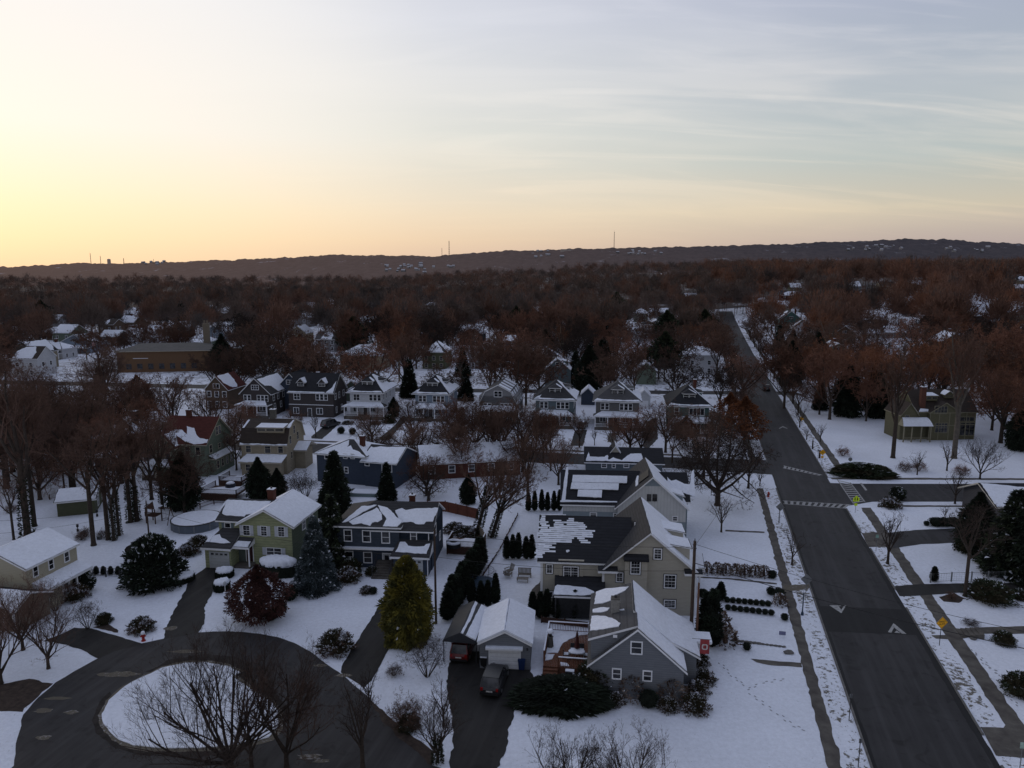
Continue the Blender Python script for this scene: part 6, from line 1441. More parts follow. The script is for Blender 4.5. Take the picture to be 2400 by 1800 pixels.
# leafy masses -------------------------------------------------------------
def tuft(mb,p,d,L,w,r):
    a=d.cross(rvec(r)); a=a.normalized() if a.length>.05 else d.orthogonal().normalized()
    q=p+d*L
    mb.face([p-a*w*.5,p+a*w*.5,q+a*w*.12,q-a*w*.12])
def gen_conifer(seed,h,rb,n=4200,prof='cone',tl=.35,tw=.16,snow=.0,low=.03,rag=.12,core=.8,dr=-.15,lobes=5,csnow=0):
    """evergreen: leaf-sized blades on boughs over an uneven profile, dark core inside"""
    r=random.Random(seed); mb=MB(); ph=[r.uniform(0,6.28) for _ in range(6)]
    def rad(t,a):
        if prof=='cone': b=(1-t)**.85
        elif prof=='col': b=min(1,(t+.02)*6)**.6*(1-t**2.2)**.7
        elif prof=='egg': b=math.sin(math.pi*min(1,(t*.80+.22)))**.65*(1 if t<.6 else (1-(t-.6)/.4)**.55)
        elif prof=='pillar': b=(.80+.45*t) if t<.42 else max(0,(1-t)/.58)**.62*.99
        elif prof=='ball': b=math.sqrt(max(0,1-(2*t-1)**2))
        elif prof=='dome': b=math.sqrt(max(0,1-t*t))
        b*=1+rag*(math.sin(lobes*a+ph[0]+t*9)+.6*math.sin((lobes+4)*a+ph[1]-t*17)+.5*math.sin(3*a+ph[2]+t*31))
        return max(.02,b)*rb
    mb.cur=0
    NR,NS=14,12
    rings=[]
    for j in range(NR+1):
        t=j/NR; rings.append((t,[rad(t,2*math.pi*i/NS)*core for i in range(NS)]))
    k=mb.vs([(rr*math.cos(2*math.pi*i/NS),rr*math.sin(2*math.pi*i/NS),h*(low+(1-low)*t*.97)) for t,rs in rings for i,rr in enumerate(rs)])
    for j in range(NR):
        for i in range(NS):
            i2=(i+1)%NS; mb.idx((k+j*NS+i,k+j*NS+i2,k+(j+1)*NS+i2,k+(j+1)*NS+i))
    for _ in range(n):
        t=r.random()**(1.35 if prof=='cone' else 1.0); a=r.uniform(0,6.283)
        R_=rad(t,a); rr=R_*r.uniform(.72,1.04); layer=math.sin(t*h*7+ph[3]+a)*.5
        p=Vector((rr*math.cos(a),rr*math.sin(a),h*(low+(1-low)*t)+layer*.05))
        out=Vector((math.cos(a),math.sin(a),0))
        if prof in('ball','dome','egg','pillar'): out=Vector((math.cos(a),math.sin(a),(2*t-1 if prof!='dome' else t)*1.1)).normalized()
        d=(out+Vector((0,0,dr))+rvec(r)*.55).normalized()
        cl=mnoise.noise(Vector((p.x*1.1+seed,p.y*1.1,p.z*1.1)))
        mb.cur=1 if cl>.0 else 0
        if snow and r.random()<snow*(1.5 if cl>.12 else .25)*(1 if prof!='dome' else .4+t): mb.cur=2; d=(out*.6+Vector((0,0,.15))+rvec(r)*.3).normalized(); tuft(mb,p+Vector((0,0,.03)),d,tl*.8,tw*1.9,r); continue
        tuft(mb,p,d,tl*r.uniform(.6,1.3),tw*r.uniform(.7,1.3),r)
    return mb
CP_={}
def conifer(pn,x,y,s=1,sz=None,label=None,group=None,name='evergreen_tree',cat='tree',trunk=True,rz=None,z=None):
    me,tm,th,tr=CP_[pn]; e=empty(name,x,y,terr(x,y) if z is None else z,rnd.uniform(0,6.28) if rz is None else rz,label,cat,group); e.scale=(s,s,sz or s)
    o=bpy.data.objects.new('foliage' if not trunk else 'crown',me); col.objects.link(o); o.parent=e
    if tr:
        t=bpy.data.objects.new('trunk' if trunk else 'stem',tr); col.objects.link(t); t.parent=e
    return e
def cproto(pn,mats,seed,h,rb,tr=.12,**k):
    mb=gen_conifer(seed,h,rb,**k); me=bpy.data.meshes.new('foliage'); me.from_pydata(mb.v,[],mb.f)
    for m in mats: me.materials.append(m)
    me.polygons.foreach_set('material_index',mb.m)
    t=MB(); t.tube((0,0,-.1),(0,0,h*.5),tr,tr*.7,6); tm=bpy.data.meshes.new('trunk'); tm.from_pydata(t.v,[],t.f); tm.materials.append(BARK); CP_[pn]=(me,BARK,h,tm)
EVK=mat('evergreen_black',(.010,.014,.009),.95,.4,2)
YEL2=mat('conifer_gold_tip',(.20,.165,.025),.9,.4,1.5,c2=(.09,.085,.018))
SPR2=mat('spruce_tip',(.075,.095,.105),.9,.3,2)
cproto('arb',[EVK,EVG,SNOW],31,3,.42,n=1500,prof='col',tl=.16,tw=.10,rag=.06,dr=.5,tr=.05)
cproto('dark1',[EVK,EVG,SNOW],32,11,2.9,n=6500,prof='egg',tl=.5,tw=.26,rag=.16,core=.72)
cproto('fir1',[EVK,EVG,SNOW],33,10,2.4,n=6500,prof='cone',tl=.5,tw=.22,rag=.14,core=.7,snow=.02)
cproto('fir2',[EVK,EVG2,SNOW],34,10,2.6,n=6000,prof='cone',tl=.5,tw=.22,rag=.2,core=.68,snow=.05)
cproto('spruce',[SPR,SPR2,SNOW],35,8.8,2.5,n=9500,prof='cone',tl=.32,tw=.13,rag=.10,core=.8,snow=.035,low=.02)
cproto('gold',[YEW,YEL2,SNOW],36,8.7,2.4,n=17000,prof='pillar',tl=.34,tw=.16,rag=.11,core=.80,snow=.004,dr=.12,low=.01,lobes=7)
cproto('bigshrub',[EVK,EVG,SNOW],37,6.0,3.2,n=8000,prof='dome',tl=.36,tw=.2,rag=.14,core=.78,snow=.05,tr=.2)
cproto('ball',[EVK,EVG,SNOW],38,1.0,.55,n=900,prof='ball',tl=.10,tw=.06,rag=.05,core=.85,tr=.03)
cproto('ballsnow',[EVK,EVG2,SNOW],39,1.6,1.0,n=2200,prof='ball',tl=.16,tw=.09,rag=.08,core=.8,snow=.12,tr=.03)
cproto('bushsnow',[HEDGEB,BRL,SNOW],40,1.6,1.4,n=2600,prof='dome',tl=.2,tw=.09,rag=.18,core=.6,snow=.22,tr=.03)
cproto('bushbrown',[HEDGEB,EVG2,SNOW],41,2.2,1.8,n=3200,prof='dome',tl=.22,tw=.11,rag=.15,core=.7,snow=.04,tr=.04)
cproto('maple',[REDL,mat('leaf_red_tip',(.075,.032,.026),.9,.4,2),SNOW],42,6.0,2.9,n=10000,prof='egg',tl=.24,tw=.13,rag=.16,core=.42,snow=.015,tr=.2,dr=.1,low=.10)
cproto('hydr',[BRL,mat('dry_flower',(.20,.155,.125),.95,.3,4),SNOW],43,1.1,.7,n=420,prof='dome',tl=.16,tw=.12,rag=.2,core=.18,snow=.10,tr=.03)
cproto('hydrbig',[BRL,mat('dry_flower',(.20,.155,.125),.95,.3,4),SNOW],44,2.3,1.5,n=1300,prof='dome',tl=.2,tw=.13,rag=.2,core=.15,snow=.02,tr=.05)
cproto('pine',[EVK,EVG2,SNOW],45,16,4.2,n=6000,prof='egg',tl=.7,tw=.35,rag=.4,core=.45,low=.3,tr=.25)
cproto('copper',[mat('leaf_rust',(.10,.038,.018),.95,.4,1),mat('leaf_rust2',(.16,.06,.025),.95,.4,1),SNOW],46,10,3.6,n=5200,prof='egg',tl=.42,tw=.22,rag=.3,core=.2,low=.16,tr=.25)
def con(pn,b,x,y,**k): gx,gy=G(b,x,y); return conifer(pn,gx,gy,**k)
def tr(pn,b,x,y,**k): gx,gy=G(b,x,y); return tree(pn,gx,gy,**k)
# foreground trees
def GP(px,py,z=0): return G((0,0,2212),px,py,z)
tree('vase1',*GP(540,1800),s=1.12,rz=1.0,label='bare fan shaped tree with many dark limbs in front of the round island',tm=BARK,cm=TWIG)
tree('vase2',*GP(672,1800),s=1.0,label='bare brownish tree right of the fan shaped one, bottom of view',cm=TWIGB)
tree('street2',*GP(850,1800),s=1.35,sz=1.4,label='slender bare forked tree over the cul de sac asphalt, bottom edge')
tree('street2',*GP(590,1806),s=1.3,sz=1.2,rz=4.1,label='thin bare tree tangled between the fan tree and the brownish tree')
e=tree('vase2',*GP(1026,1786),s=.62,rz=2.2,label='bare tree with ivy clad trunk beside the dark driveway')
def ivy(parent,h,r,n=900,seed=1,lean=(0,0)):
    rr=random.Random(seed); mb=MB()
    for _ in range(n):
        t=rr.random(); a=rr.uniform(0,6.28); R_=r*(1.1-.5*t)*rr.uniform(.7,1.2)
        p=Vector((R_*math.cos(a)+lean[0]*t*h,R_*math.sin(a)+lean[1]*t*h,t*h)); d=(Vector((math.cos(a),math.sin(a),.1))+rvec(rr)*.7).normalized(); tuft(mb,p,d,.22,.16,rr)
    return mb.build('ivy',IVY,parent)
ivy(e,3.6,.6,900,1)
tree('vase2',4.0,43.6,s=.78,rz=.6,label='bare tree crown rising at bottom centre before the snowy lawn')
tree('vase2',8.1,43.9,s=.74,rz=3.6,label='bare tree crown at the bottom, right of the other one on the lawn')
tree('street2',6.1,43.0,s=1.0,rz=2.0,label='thin bare crown between the two bottom lawn trees')
tr('shrub1',ZQ,1850,870,s=1.15,rz=1,label='upright bare shrub beside low brick edging near the carport',name='bare_shrub',cat='shrub')
tr('street1',ZQ,1345,1090,s=.62,label='small bare tree at the corner of the street and narrow driveway')
tr('shrub2',ZQ,1560,860,s=.65,label='low weeping bare shrub in snow right of the narrow driveway',name='bare_shrub',cat='shrub',cm=TWIGB)
tr('shrub2',ZQ,1660,1290,s=1.25,sz=1.5,label='large dense round bare bush beside the curb',name='bare_shrub',cat='shrub',cm=TWIGB)
con('bushbrown',ZQ,1690,1310,s=.5,label='brown green underbrush at the foot of the round bare bush',name='shrub',cat='shrub',trunk=False)
tr('street1',ZQ,1990,1300,s=.85,label='bare small tree leaning over the edge of the dark driveway',rz=2)
tr('shrub1',ZK,760,455,s=.95,label='vase shaped bare shrub on lawn at the end of the cream house drive',name='bare_shrub',cat='shrub')
tr('vase2',ZK,420,800,s=.80,label='brown twiggy tree in front of the cream house drive',cm=TWIGB,rz=.3)
tr('vase2',ZK,200,640,s=.85,label='dense brown twiggy tree at the left, behind the other drive side tree',cm=TWIGB,rz=4.0)
tr('vase2',ZK,10,930,s=.95,label='spreading bare tree at left edge above the mulch',cm=TWIGB,rz=2.2)
tr('shrub1',ZK,480,300,s=1.1,label='bare birch like clump against the cream house front',name='bare_shrub',cat='shrub',tm=BARKG,cm=TWIGB)
tr('shrub1',ZK,180,420,s=1.2,label='brown bare thicket below the cream house at the left edge',name='bare_shrub',cat='shrub',cm=TWIGB)
con('ballsnow',ZK,735,130,s=1.1,sz=1.35,label='rounded dark evergreen shrub at the porch corner of the cream house',name='evergreen_shrub',cat='shrub',trunk=False)
con('bushsnow',ZK,650,190,s=1.0,label='snow dusted low shrub beside the cream house porch',name='shrub',cat='shrub',trunk=False)
con('bushsnow',ZK,1225,470,s=.85,label='snow topped bush right behind the white capped fire hydrant',name='shrub',cat='shrub',trunk=False)
con('bushbrown',ZK,900,400,s=.45,label='small dark plant on the lawn edge by the cream house drive',name='shrub',cat='shrub',trunk=False)
con('bigshrub',ZL,1600,1190,s=.98,label='huge dark evergreen shrub with snow clots beside the oval snow bed',name='evergreen_shrub',cat='shrub',trunk=False)
def snowbed(name,label,b,x,y,w,d,h,rz=0,m=EVK,cat='hedge'):
    gx,gy=G(b,x,y); e=empty(name,gx,gy,0,rz,label,cat); mb=MB(); r=random.Random(int(x+y))
    mb.lathe([(1.0,0),(1.04,h*.4),(.98,h*.8)],24,wob=lambda i,j:1+.05*math.sin(i*2.1)+.03*math.sin(i*5.3))
    mb.v=[(v[0]*w,v[1]*d,v[2]) for v in mb.v]
    for _ in range(900):
        a=r.uniform(0,6.28); t=r.uniform(0,h*.85); p=Vector((w*1.0*math.cos(a),d*1.0*math.sin(a),t)); tuft(mb,p,(Vector((math.cos(a),math.sin(a),.2))+rvec(r)*.5).normalized(),.15,.09,r)
    mb.build('foliage',m,e)
    mb=MB(); mb.lathe([(1.0,h*.72),(1.03,h*.86),(.97,h*1.0),(.88,h*1.08),(.74,h*1.14),(.55,h*1.19),(.35,h*1.22),(.12,h*1.23)],40,wob=lambda i,j:1+.05*math.sin(i*2.1)+.04*math.sin(i*3.3+j)); mb.v=[(v[0]*w*(1+.10*hn(v[0]*w,v[1]*d+v[2],3,int(x))),v[1]*d*(1+.10*hn(v[0],v[1]*d,3,int(y))),v[2]+.16*hn(v[0]*w,v[1]*d,2.2,int(x))) for v in mb.v]
    mb.build('snow_cap',SNOW,e,smooth=True); return e
snowbed('oval_hedge','low oval clipped hedge under a smooth thick cap of snow',ZL,1850,1160,1.75,1.35,.85,R(25))
snowbed('round_bush','round clipped bush with snow cap nearest the green house garage',ZD,340,1110,1.0,.95,.95,cat='shrub')
snowbed('round_bush','round clipped bush with thinner snow cap behind the white lamp post',ZD,312,1250,.85,.85,1.1,cat='shrub')
con('maple',ZD,700,1560,s=1.0,label='dark red leaved maple on the lawn before the green house',name='maple_tree')
snowbed('front_hedge','wide dark hedge loaded with snow under the green house double window',ZD,900,1090,2.3,1.2,1.9,R(-10))
con('ball',ZD,1020,1350,s=1.5,label='small dark round shrub right of the red maple',name='round_shrub',cat='shrub',trunk=False)
con('ball',ZD,900,1500,s=1.5,label='small dark round shrub tucked under the red maple',name='round_shrub',cat='shrub',trunk=False)
con('ball',ZD,820,1560,s=1.2,label='lowest dark shrub at the foot of the red maple',name='round_shrub',cat='shrub',trunk=False)
con('spruce',ZD,1290,1240,s=1.0,label='blue spruce with snow flecks between the green and navy houses',name='blue_spruce')
con('fir2',ZD,1460,1000,s=.92,label='tall dark evergreen behind the blue spruce, snow dotted',name='evergreen_tree')
con('fir1',ZD,1480,480,s=.98,label='tallest dark evergreen left of the navy house roof')
con('bushsnow',ZD,1620,1150,s=1.0,label='snowy brown shrub under the navy house left windows',name='shrub',cat='shrub',trunk=False)
con('bushbrown',ZD,1640,1060,s=.75,label='reddish green shrub against the navy house wall',name='shrub',cat='shrub',trunk=False)
con('bushsnow',ZD,1810,1280,s=.5,label='small planter shrub left of the navy house steps',name='shrub',cat='shrub',trunk=False)
con('ball',ZD,1880,1290,s=.8,label='tiny ball shrub at the bottom of the navy house steps',name='round_shrub',cat='shrub',trunk=False)
con('bushbrown',ZC,540,1090,s=.45,label='dark shrub by the railing of the navy house steps',name='shrub',cat='shrub',trunk=False)
con('gold',ZQ,1680,560,s=1.0,label='big golden green conifer beside the narrow driveway',name='golden_conifer')
con('bushsnow',ZQ,1060,640,s=1.15,sz=1.2,label='loose snowy rhododendron at the street end of the narrow driveway',name='shrub',cat='shrub',trunk=False)
# narrow hedge of arborvitae along the navy house plot
for i in range(15):
    t=i/14; x=ZC[0]; gx=1670-(1670-1325)*t; gy=1010+(1560-1010)*t
    con('arb',ZC,gx,gy,s=1.75,sz=1.30+.12*math.sin(i*1.7),label='dark arborvitae in the close diagonal hedge between navy house yard and trampoline',group='arborvitae of the diagonal hedge',name='arborvitae',cat='hedge tree')
for i,(x,y,s_4) in enumerate(((1575,1400,1.0),(1668,1412,.95),(1742,1420,1.0),(1822,1400,1.2))):
    con('arb',ZC,x,y,s=1.1,sz=s_4,label='%s small arborvitae of four between trampoline and garage roof'%('leftmost','second','third','tallest and rightmost')[i],name='arborvitae',cat='hedge tree')
for i,x in enumerate((435,480,522,578,620)):
    con('arb',ZN,x,1612,s=1.1,sz=1.0+.08*(i%3),label='narrow arborvitae in the short row beside the beige house left wall',group='arborvitae left of the beige house',name='arborvitae',cat='hedge tree')
for i,x in enumerate((170,235,308,368,435,492)):
    con('arb',ZB,x,652,s=1.0,sz=.98+.07*(i%3),label='narrow arborvitae in the row at the left end of the pale house',group='arborvitae left of the pale house',name='arborvitae',cat='hedge tree')
for i,x in enumerate((785,842,890,960,1030,1097,1165,1212)):
    con('arb',ZA,x,305+(i%2)*8,s=1.15,sz=.95+.1*((i*7)%3)/2,label='dark arborvitae in the row behind the deck, before the beige house',group='arborvitae behind the deck',name='arborvitae',cat='hedge tree')
con('arb',ZA,2065,490,s=2.0,sz=1.75,label='left of two tall narrow evergreens right of the grey house',name='arborvitae',cat='hedge tree')
con('arb',ZA,2112,525,s=2.0,sz=2.0,label='right of two tall narrow evergreens, next to the red banner',name='arborvitae',cat='hedge tree')
# wide yew hedge in front of the grey house
gx,gy=G(ZA,1000,945); e=empty('yew_hedge',gx,gy,0,R(-4),'broad dark yew hedge between driveway and grey house gable','hedge')
mb=gen_conifer(51,2.1,1.0,n=9000,prof='dome',tl=.24,tw=.11,rag=.07,core=.9,snow=.008); mb.v=[(v[0]*3.75,v[1]*1.9,v[2]) for v in mb.v]
mb.build('foliage',[EVK,EVG,SNOW],e); 
con('bushbrown',ZA,1240,850,s=.95,sz=1.25,label='taller dark shrub at the right end of the yew hedge',name='evergreen_shrub',cat='shrub',trunk=False)
con('hydrbig',ZA,1520,890,s=.95,label='dry brown hydrangea under the lower left gable windows',name='hydrangea',cat='shrub',trunk=False)
con('hydrbig',ZA,1815,925,s=.9,label='dry brown hydrangea at right corner of the grey gable',name='hydrangea',cat='shrub',trunk=False)
con('ball',ZA,1640,965,s=1.4,label='small dark evergreen ball between the two dry hydrangeas',name='round_shrub',cat='shrub',trunk=False)
con('bushsnow',ZA,1395,940,s=.55,label='little snow dusted shrub left under the grey gable',name='shrub',cat='shrub',trunk=False)
for x,y,s_4,l in ((1990,990,.8,'snow laden shrub at the far right corner of the grey house'),(2060,780,.65,'snowy shrub along the right side wall, under the banner'),(2010,860,.65,'mixed snowy shrub halfway along the grey house right side'),(2010,650,.7,'dark leafy shrub directly below the red banner'),(1790,985,.6,'low snowy plant in front of the right hydrangea'),(2160,440,.7,'brown dry shrub just right of the tall narrow evergreens')):
    con('bushsnow',ZA,x,y,s=s_4,label=l,name='shrub',cat='shrub',trunk=False)
for i,x in enumerate((155,225,280,350,400,470,525)):
    con('hydr',ZR,x,392+i*4,s=1.15,label='dry brown hydrangea in the row across the beige house front lawn',group='hydrangeas across the lawn',name='hydrangea',cat='shrub',trunk=False)
con('ball',ZR,580,428,s=.95,label='dark ball shrub at the right end of the dry hydrangea row',name='round_shrub',cat='shrub',trunk=False)
for i in range(8):
    con('ball',ZR,287+i*38,584+i*3.6,s=.60,label='clipped dark ball in the upper of two shrub rows on the lawn',group='upper row of clipped balls',name='box_ball',cat='shrub',trunk=False)
    con('ball',ZR,293+i*40,634+i*4.8,s=.60,label='clipped dark ball in the lower of two shrub rows on the lawn',group='lower row of clipped balls',name='box_ball',cat='shrub',trunk=False)
con('arb',ZR,245,572,s=1.25,sz=.72,label='dark stubby column shrub at the head of the upper ball row',name='arborvitae',cat='shrub')
for x,y,s_4,l in ((570,532,.7,'small dark shrub on the path left of the larger one'),(622,560,1.0,'dark round shrub at the pavement end of the upper ball row'),(130,552,.8,'dark round shrub near the wooden pole and house wall'),(415,892,.6,'small shrub below the stone edging'),(660,700,.6,'low spiky plant at the pavement below the ball rows')):
    con('ball',ZR,x,y,s=s_4*1.2,label=l,name='round_shrub',cat='shrub',trunk=False)
con('hydr',ZR,630,600,s=1.1,label='dry flowering shrub beside the pavement between ball rows',name='hydrangea',cat='shrub',trunk=False)
con('hydr',ZR,275,850,s=1.7,label='dry hydrangea with heavy flower heads beside the stone edging',name='hydrangea',cat='shrub',trunk=False)
con('hydr',ZR,240,740,s=1.5,label='dry hydrangea right of the tall narrow evergreens',name='hydrangea',cat='shrub',trunk=False)
# street trees and yard trees on the right
STT=[('street1',ZR,708,342,.95,'young bare tree on the left verge between the diamond sign and blue post'),('street2',ZR,1328,336,1.3,'bare street tree on right verge next to the first driveway'),('street2',ZR,250,130,1.05,'small forked bare tree on the lawn right of the pale house'),
('street1',ZS,550,480,1.15,'dark bare street tree beside the far yellow diamond sign'),('street1',ZS,703,585,.8,'thin bare tree on the lawn behind the right pavement'),('street1',ZS,1420,830,.9,'small bare tree in the lawn of the victorian house'),('street2',ZS,1700,1045,1.15,'bare tree on the verge of the cross street'),
('street1',ZS,1640,800,1.1,'low spreading bare tree right of the brown hedge by the cross street'),('street1',ZS,255,915,.7,'little bare tree at left corner of the junction'),('street1',ZS,1625,1160,.45,'tiny bare sapling above the two clipped box hedges'),('street2',ZS,600,570,.55,'sapling by the right pavement above the diamond sign'),('street1',ZS,740,190,1.0,'bare tree on right side of the long street, beyond the driveway')]
for pn,b,x,y,s_4,l in STT: tr(pn,b,x,y,s=s_4,label=l)
tr('vase2',ZS,1885,860,s=.85,label='leaning bare tree in front of the victorian house right side',rz=.2)
tr('tall1',ZS,1240,705,s=1.3,label='tall thick trunked bare tree left of the victorian house',tm=BARK,cm=TWIGB)
tr('tall1',ZS,1692,708,s=1.55,rz=2.4,label='largest bare tree, its thick trunk crossing the victorian house front',tm=BARKG,cm=TWIGB)
tr('tall2',ZR,1828,545,s=.72,rz=1.3,label='bare tree with thick trunk standing in a mulch ring, right side',tm=BARK)
tr('oak3',ZN,1995,1215,s=1.1,rz=.8,label='wide spreading bare oak between the pale house and the long street',cm=TWIG)
tr('apple',ZM,1860,1192,s=1.0,label='gnarled bare fruit tree behind the red cedar fence')
con('dark1',ZS,1850,1400,s=.78,sz=.72,label='dark rounded evergreen tree at the right, before the edge house')
con('fir2',ZS,2110,1560,s=1.25,sz=1.05,label='large brown green conifer at the right edge')
con('fir1',ZS,2230,1600,s=1.2,label='dark conifer at the very right edge behind the brown green one')
con('bushbrown',ZR,1990,560,s=1.3,sz=.9,label='olive twiggy bush right of the mulch ring tree',name='shrub',cat='shrub',trunk=False)
con('ballsnow',ZY,1020,205,s=1.15,sz=1.25,label='snow capped dark shrub at the cross street corner, upper one',name='evergreen_shrub',cat='shrub',trunk=False)
con('bushsnow',ZY,955,275,s=1.0,label='snowy brown shrub at the cross street corner, lower one',name='shrub',cat='shrub',trunk=False)
for x,l in ((1380,'left clipped box hedge by the first driveway'),(1462,'middle clipped box hedge by the first driveway'),(1540,'right clipped box hedge merging into the evergreen')):
    con('ball',ZY,x,452,s=1.7,sz=1.2,label=l,name='box_hedge',cat='hedge',trunk=False)
con('ball',ZY,1292,450,s=.7,label='tiny dark ball left of the three box hedges',name='round_shrub',cat='shrub',trunk=False)
con('arb',ZY,1362,975,s=1.0,sz=.62,label='stubby evergreen at the left end of the wire fence',name='arborvitae',cat='shrub')
con('bushbrown',ZY,1750,700,s=1.2,label='dark green brown shrubs below the rounded evergreen',name='shrub',cat='shrub',trunk=False)
gx,gy=G(ZS,1020,840); e=empty('laurel_hedge',gx,gy,0,R(-14),'long mounded dark hedge on the junction corner lawn','hedge')
mb=gen_conifer(52,2.2,1.0,n=6500,prof='dome',tl=.26,tw=.14,rag=.07,core=.9,snow=.03); mb.v=[(v[0]*4.6,v[1]*2.0,v[2]) for v in mb.v]; mb.build('foliage',[HEDGEB,EVG2,SNOW],e)
for x,y,l in ((1330,805,'reddish bare hedge shrub by the cross street, left clump'),(1430,800,'reddish bare hedge shrub by the cross street, middle clump'),(870,690,'brown shrub mound behind the dark corner hedge'),(1750,830,'reddish bare shrub by the cross street, right clump')):
    tr('shrub2',ZS,x,y,s=1.1,label=l,name='bare_shrub',cat='shrub',cm=TWIGR)
# tall trees in the left wood, ivy on some
LW=[('oak1',110,760,1.2,'brown crown above the far left edge yards',BARK,0),('oak3',330,620,1.15,'wide brown crown in the middle of the left wood',BARK,0),('oak1',560,560,1.1,'tangled brown crown left of the dark hipped house roof',BARK,0),('oak3',800,520,1.05,'brown crown behind the dark hipped house chimney',BARK,0),('oak2',1150,560,1.0,'rusty crown above the dark hipped house right side',BARK,0),('oak1',200,480,1.2,'high brown crown at the left below the school lawn',BARK,0),('oak2',1500,330,.9,'rusty crown behind the red roof ridge',BARK,0),('oak3',450,720,1.0,'low wide brown crown over the snowy left yard',BARK,0),('tall1',240,1315,1.5,'thickest trunk in the left wood, behind the cream house roof',BARK,1),('tall2',300,1230,1.1,'bare tree with curved trunk right of the thickest one',BARK,0),('tall2',120,1345,.6,'slim bare tree left of the thickest trunk',BARK,0),('oak2',620,925,1.1,'bare tree in front of the far snowy yard, left wood',BARK,0),('tall2',560,940,.55,'thin straight bare tree in the left wood yard',BARK,0),
('tall2',810,1395,1.1,'slanting bare trunk rising from the garden fence line',BARK,0),('tall2',935,1345,1.05,'second slanting trunk right of the first at the fence line',BARK,0),('tall1',985,1352,.72,'ivy covered trunk at the fence line',BARK,2),('tall2',1030,1310,.75,'slim ivy covered trunk right of the thicker ivy one',BARK,2),
('tall1',1130,1195,1.0,'tall bare tree, left of the pair behind the play tower',BARK,2),('tall1',1185,1185,1.0,'tall bare tree, right of the pair behind the play tower',BARK,1),('tall2',1405,1075,.9,'ivy wrapped trunk left of the dark evergreen',BARK,2),('oak2',2045,745,.62,'bare tree between the red roofed and tan gambrel houses',BARK,0),
('oak1',60,900,1.35,'big brown crowned tree at the left edge wood',BARK,0),('oak1',350,840,1.2,'dense brown crown over the left wood houses',BARK,0),('oak1',700,700,1.1,'brown crowned tree above the dark hipped house',BARK,0),('oak1',1050,860,.95,'rusty crowned tree left of the red roofed house',BARK,0),('oak3',900,600,1.0,'spreading brown tree behind the dark hipped house',BARK,0),('oak1',1330,640,.9,'rusty oak still holding leaves above the red roof',BARK,0)]
for i,(pn,x,y,s_4,l,bk_,iv) in enumerate(LW):
    e=tr(pn,ZW,x,y,s=s_4,label=l,tm=bk_,cm=TWIGR if 'rusty' in l else TWIGB)
    if iv: ivy(e,5.5 if iv==1 else 9,.5,500 if iv==1 else 900,i)
con('dark1',ZW,1590,1075,s=.80,label='big dark evergreen in front of the red roofed green house')
e=tr('oak2',ZN,210,1435,s=.9,rz=0,label='ivy clad tree leaning right, left trunk of the pair at the red fence end',cm=TWIGB); ivy(e,8,.7,1500,77); e.rotation_euler=(0,R(14),0)
e=tr('oak2',ZN,325,1450,s=.85,rz=1,label='ivy clad tree leaning right, right trunk of the pair at the red fence end',cm=TWIGB); ivy(e,7,.6,1200,78); e.rotation_euler=(0,R(16),0)
con('dark1',ZN,150,1200,s=.42,label='dark evergreen right behind the red cedar fence end')
for i,(x,y,pn,s_4,l) in enumerate(((590,1240,'tall1',.78,'straight bare tree left of the snow covered panels'),(760,960,'tall2',.55,'thin bare tree beside the brush pile'),(200,890,'oak1',.92,'broad brown crown before the brick ranch, left'),(390,860,'oak3',.92,'broad brown crown before the brick ranch, centre'),(560,900,'oak2',.92,'brown crown at the right end of the brick ranch'),(730,830,'oak1',.62,'rusty crown at the back street before the blue green foursquare'),(30,900,'oak2',.7,'brown crown left of the brick ranch'),
    (1230,860,'street1',1.5,'bare tree before the grey foursquare'),(1430,850,'oak1',.55,'spreading bare tree before the green foursquare'),(1085,770,'street2',.7,'thin sapling on the snowy front lawn'),(1660,900,'oak2',.6,'bare tree left of the wide oak by the street'))):
    tr(pn,ZN,x,y,s=s_4,label=l,cm=TWIGR if 'rusty' in l else TWIGB)
con('copper',ZN,2080,700,s=.95,label='copper leaved tree at the end of the porch row, left of the street'); con('copper',ZN,1760,760,s=.6,label='copper leaved small tree before the green foursquare porch'); con('copper',ZN,2190,760,s=1.0,label='copper leaved tree standing right at the long street kerb')
con('copper',ZT,390,760,s=1.15,label='orange leaved round tree by the far street lamp'); con('copper',ZE,1200,960,s=.9,label='rust leaved tree in the left wood below the school')
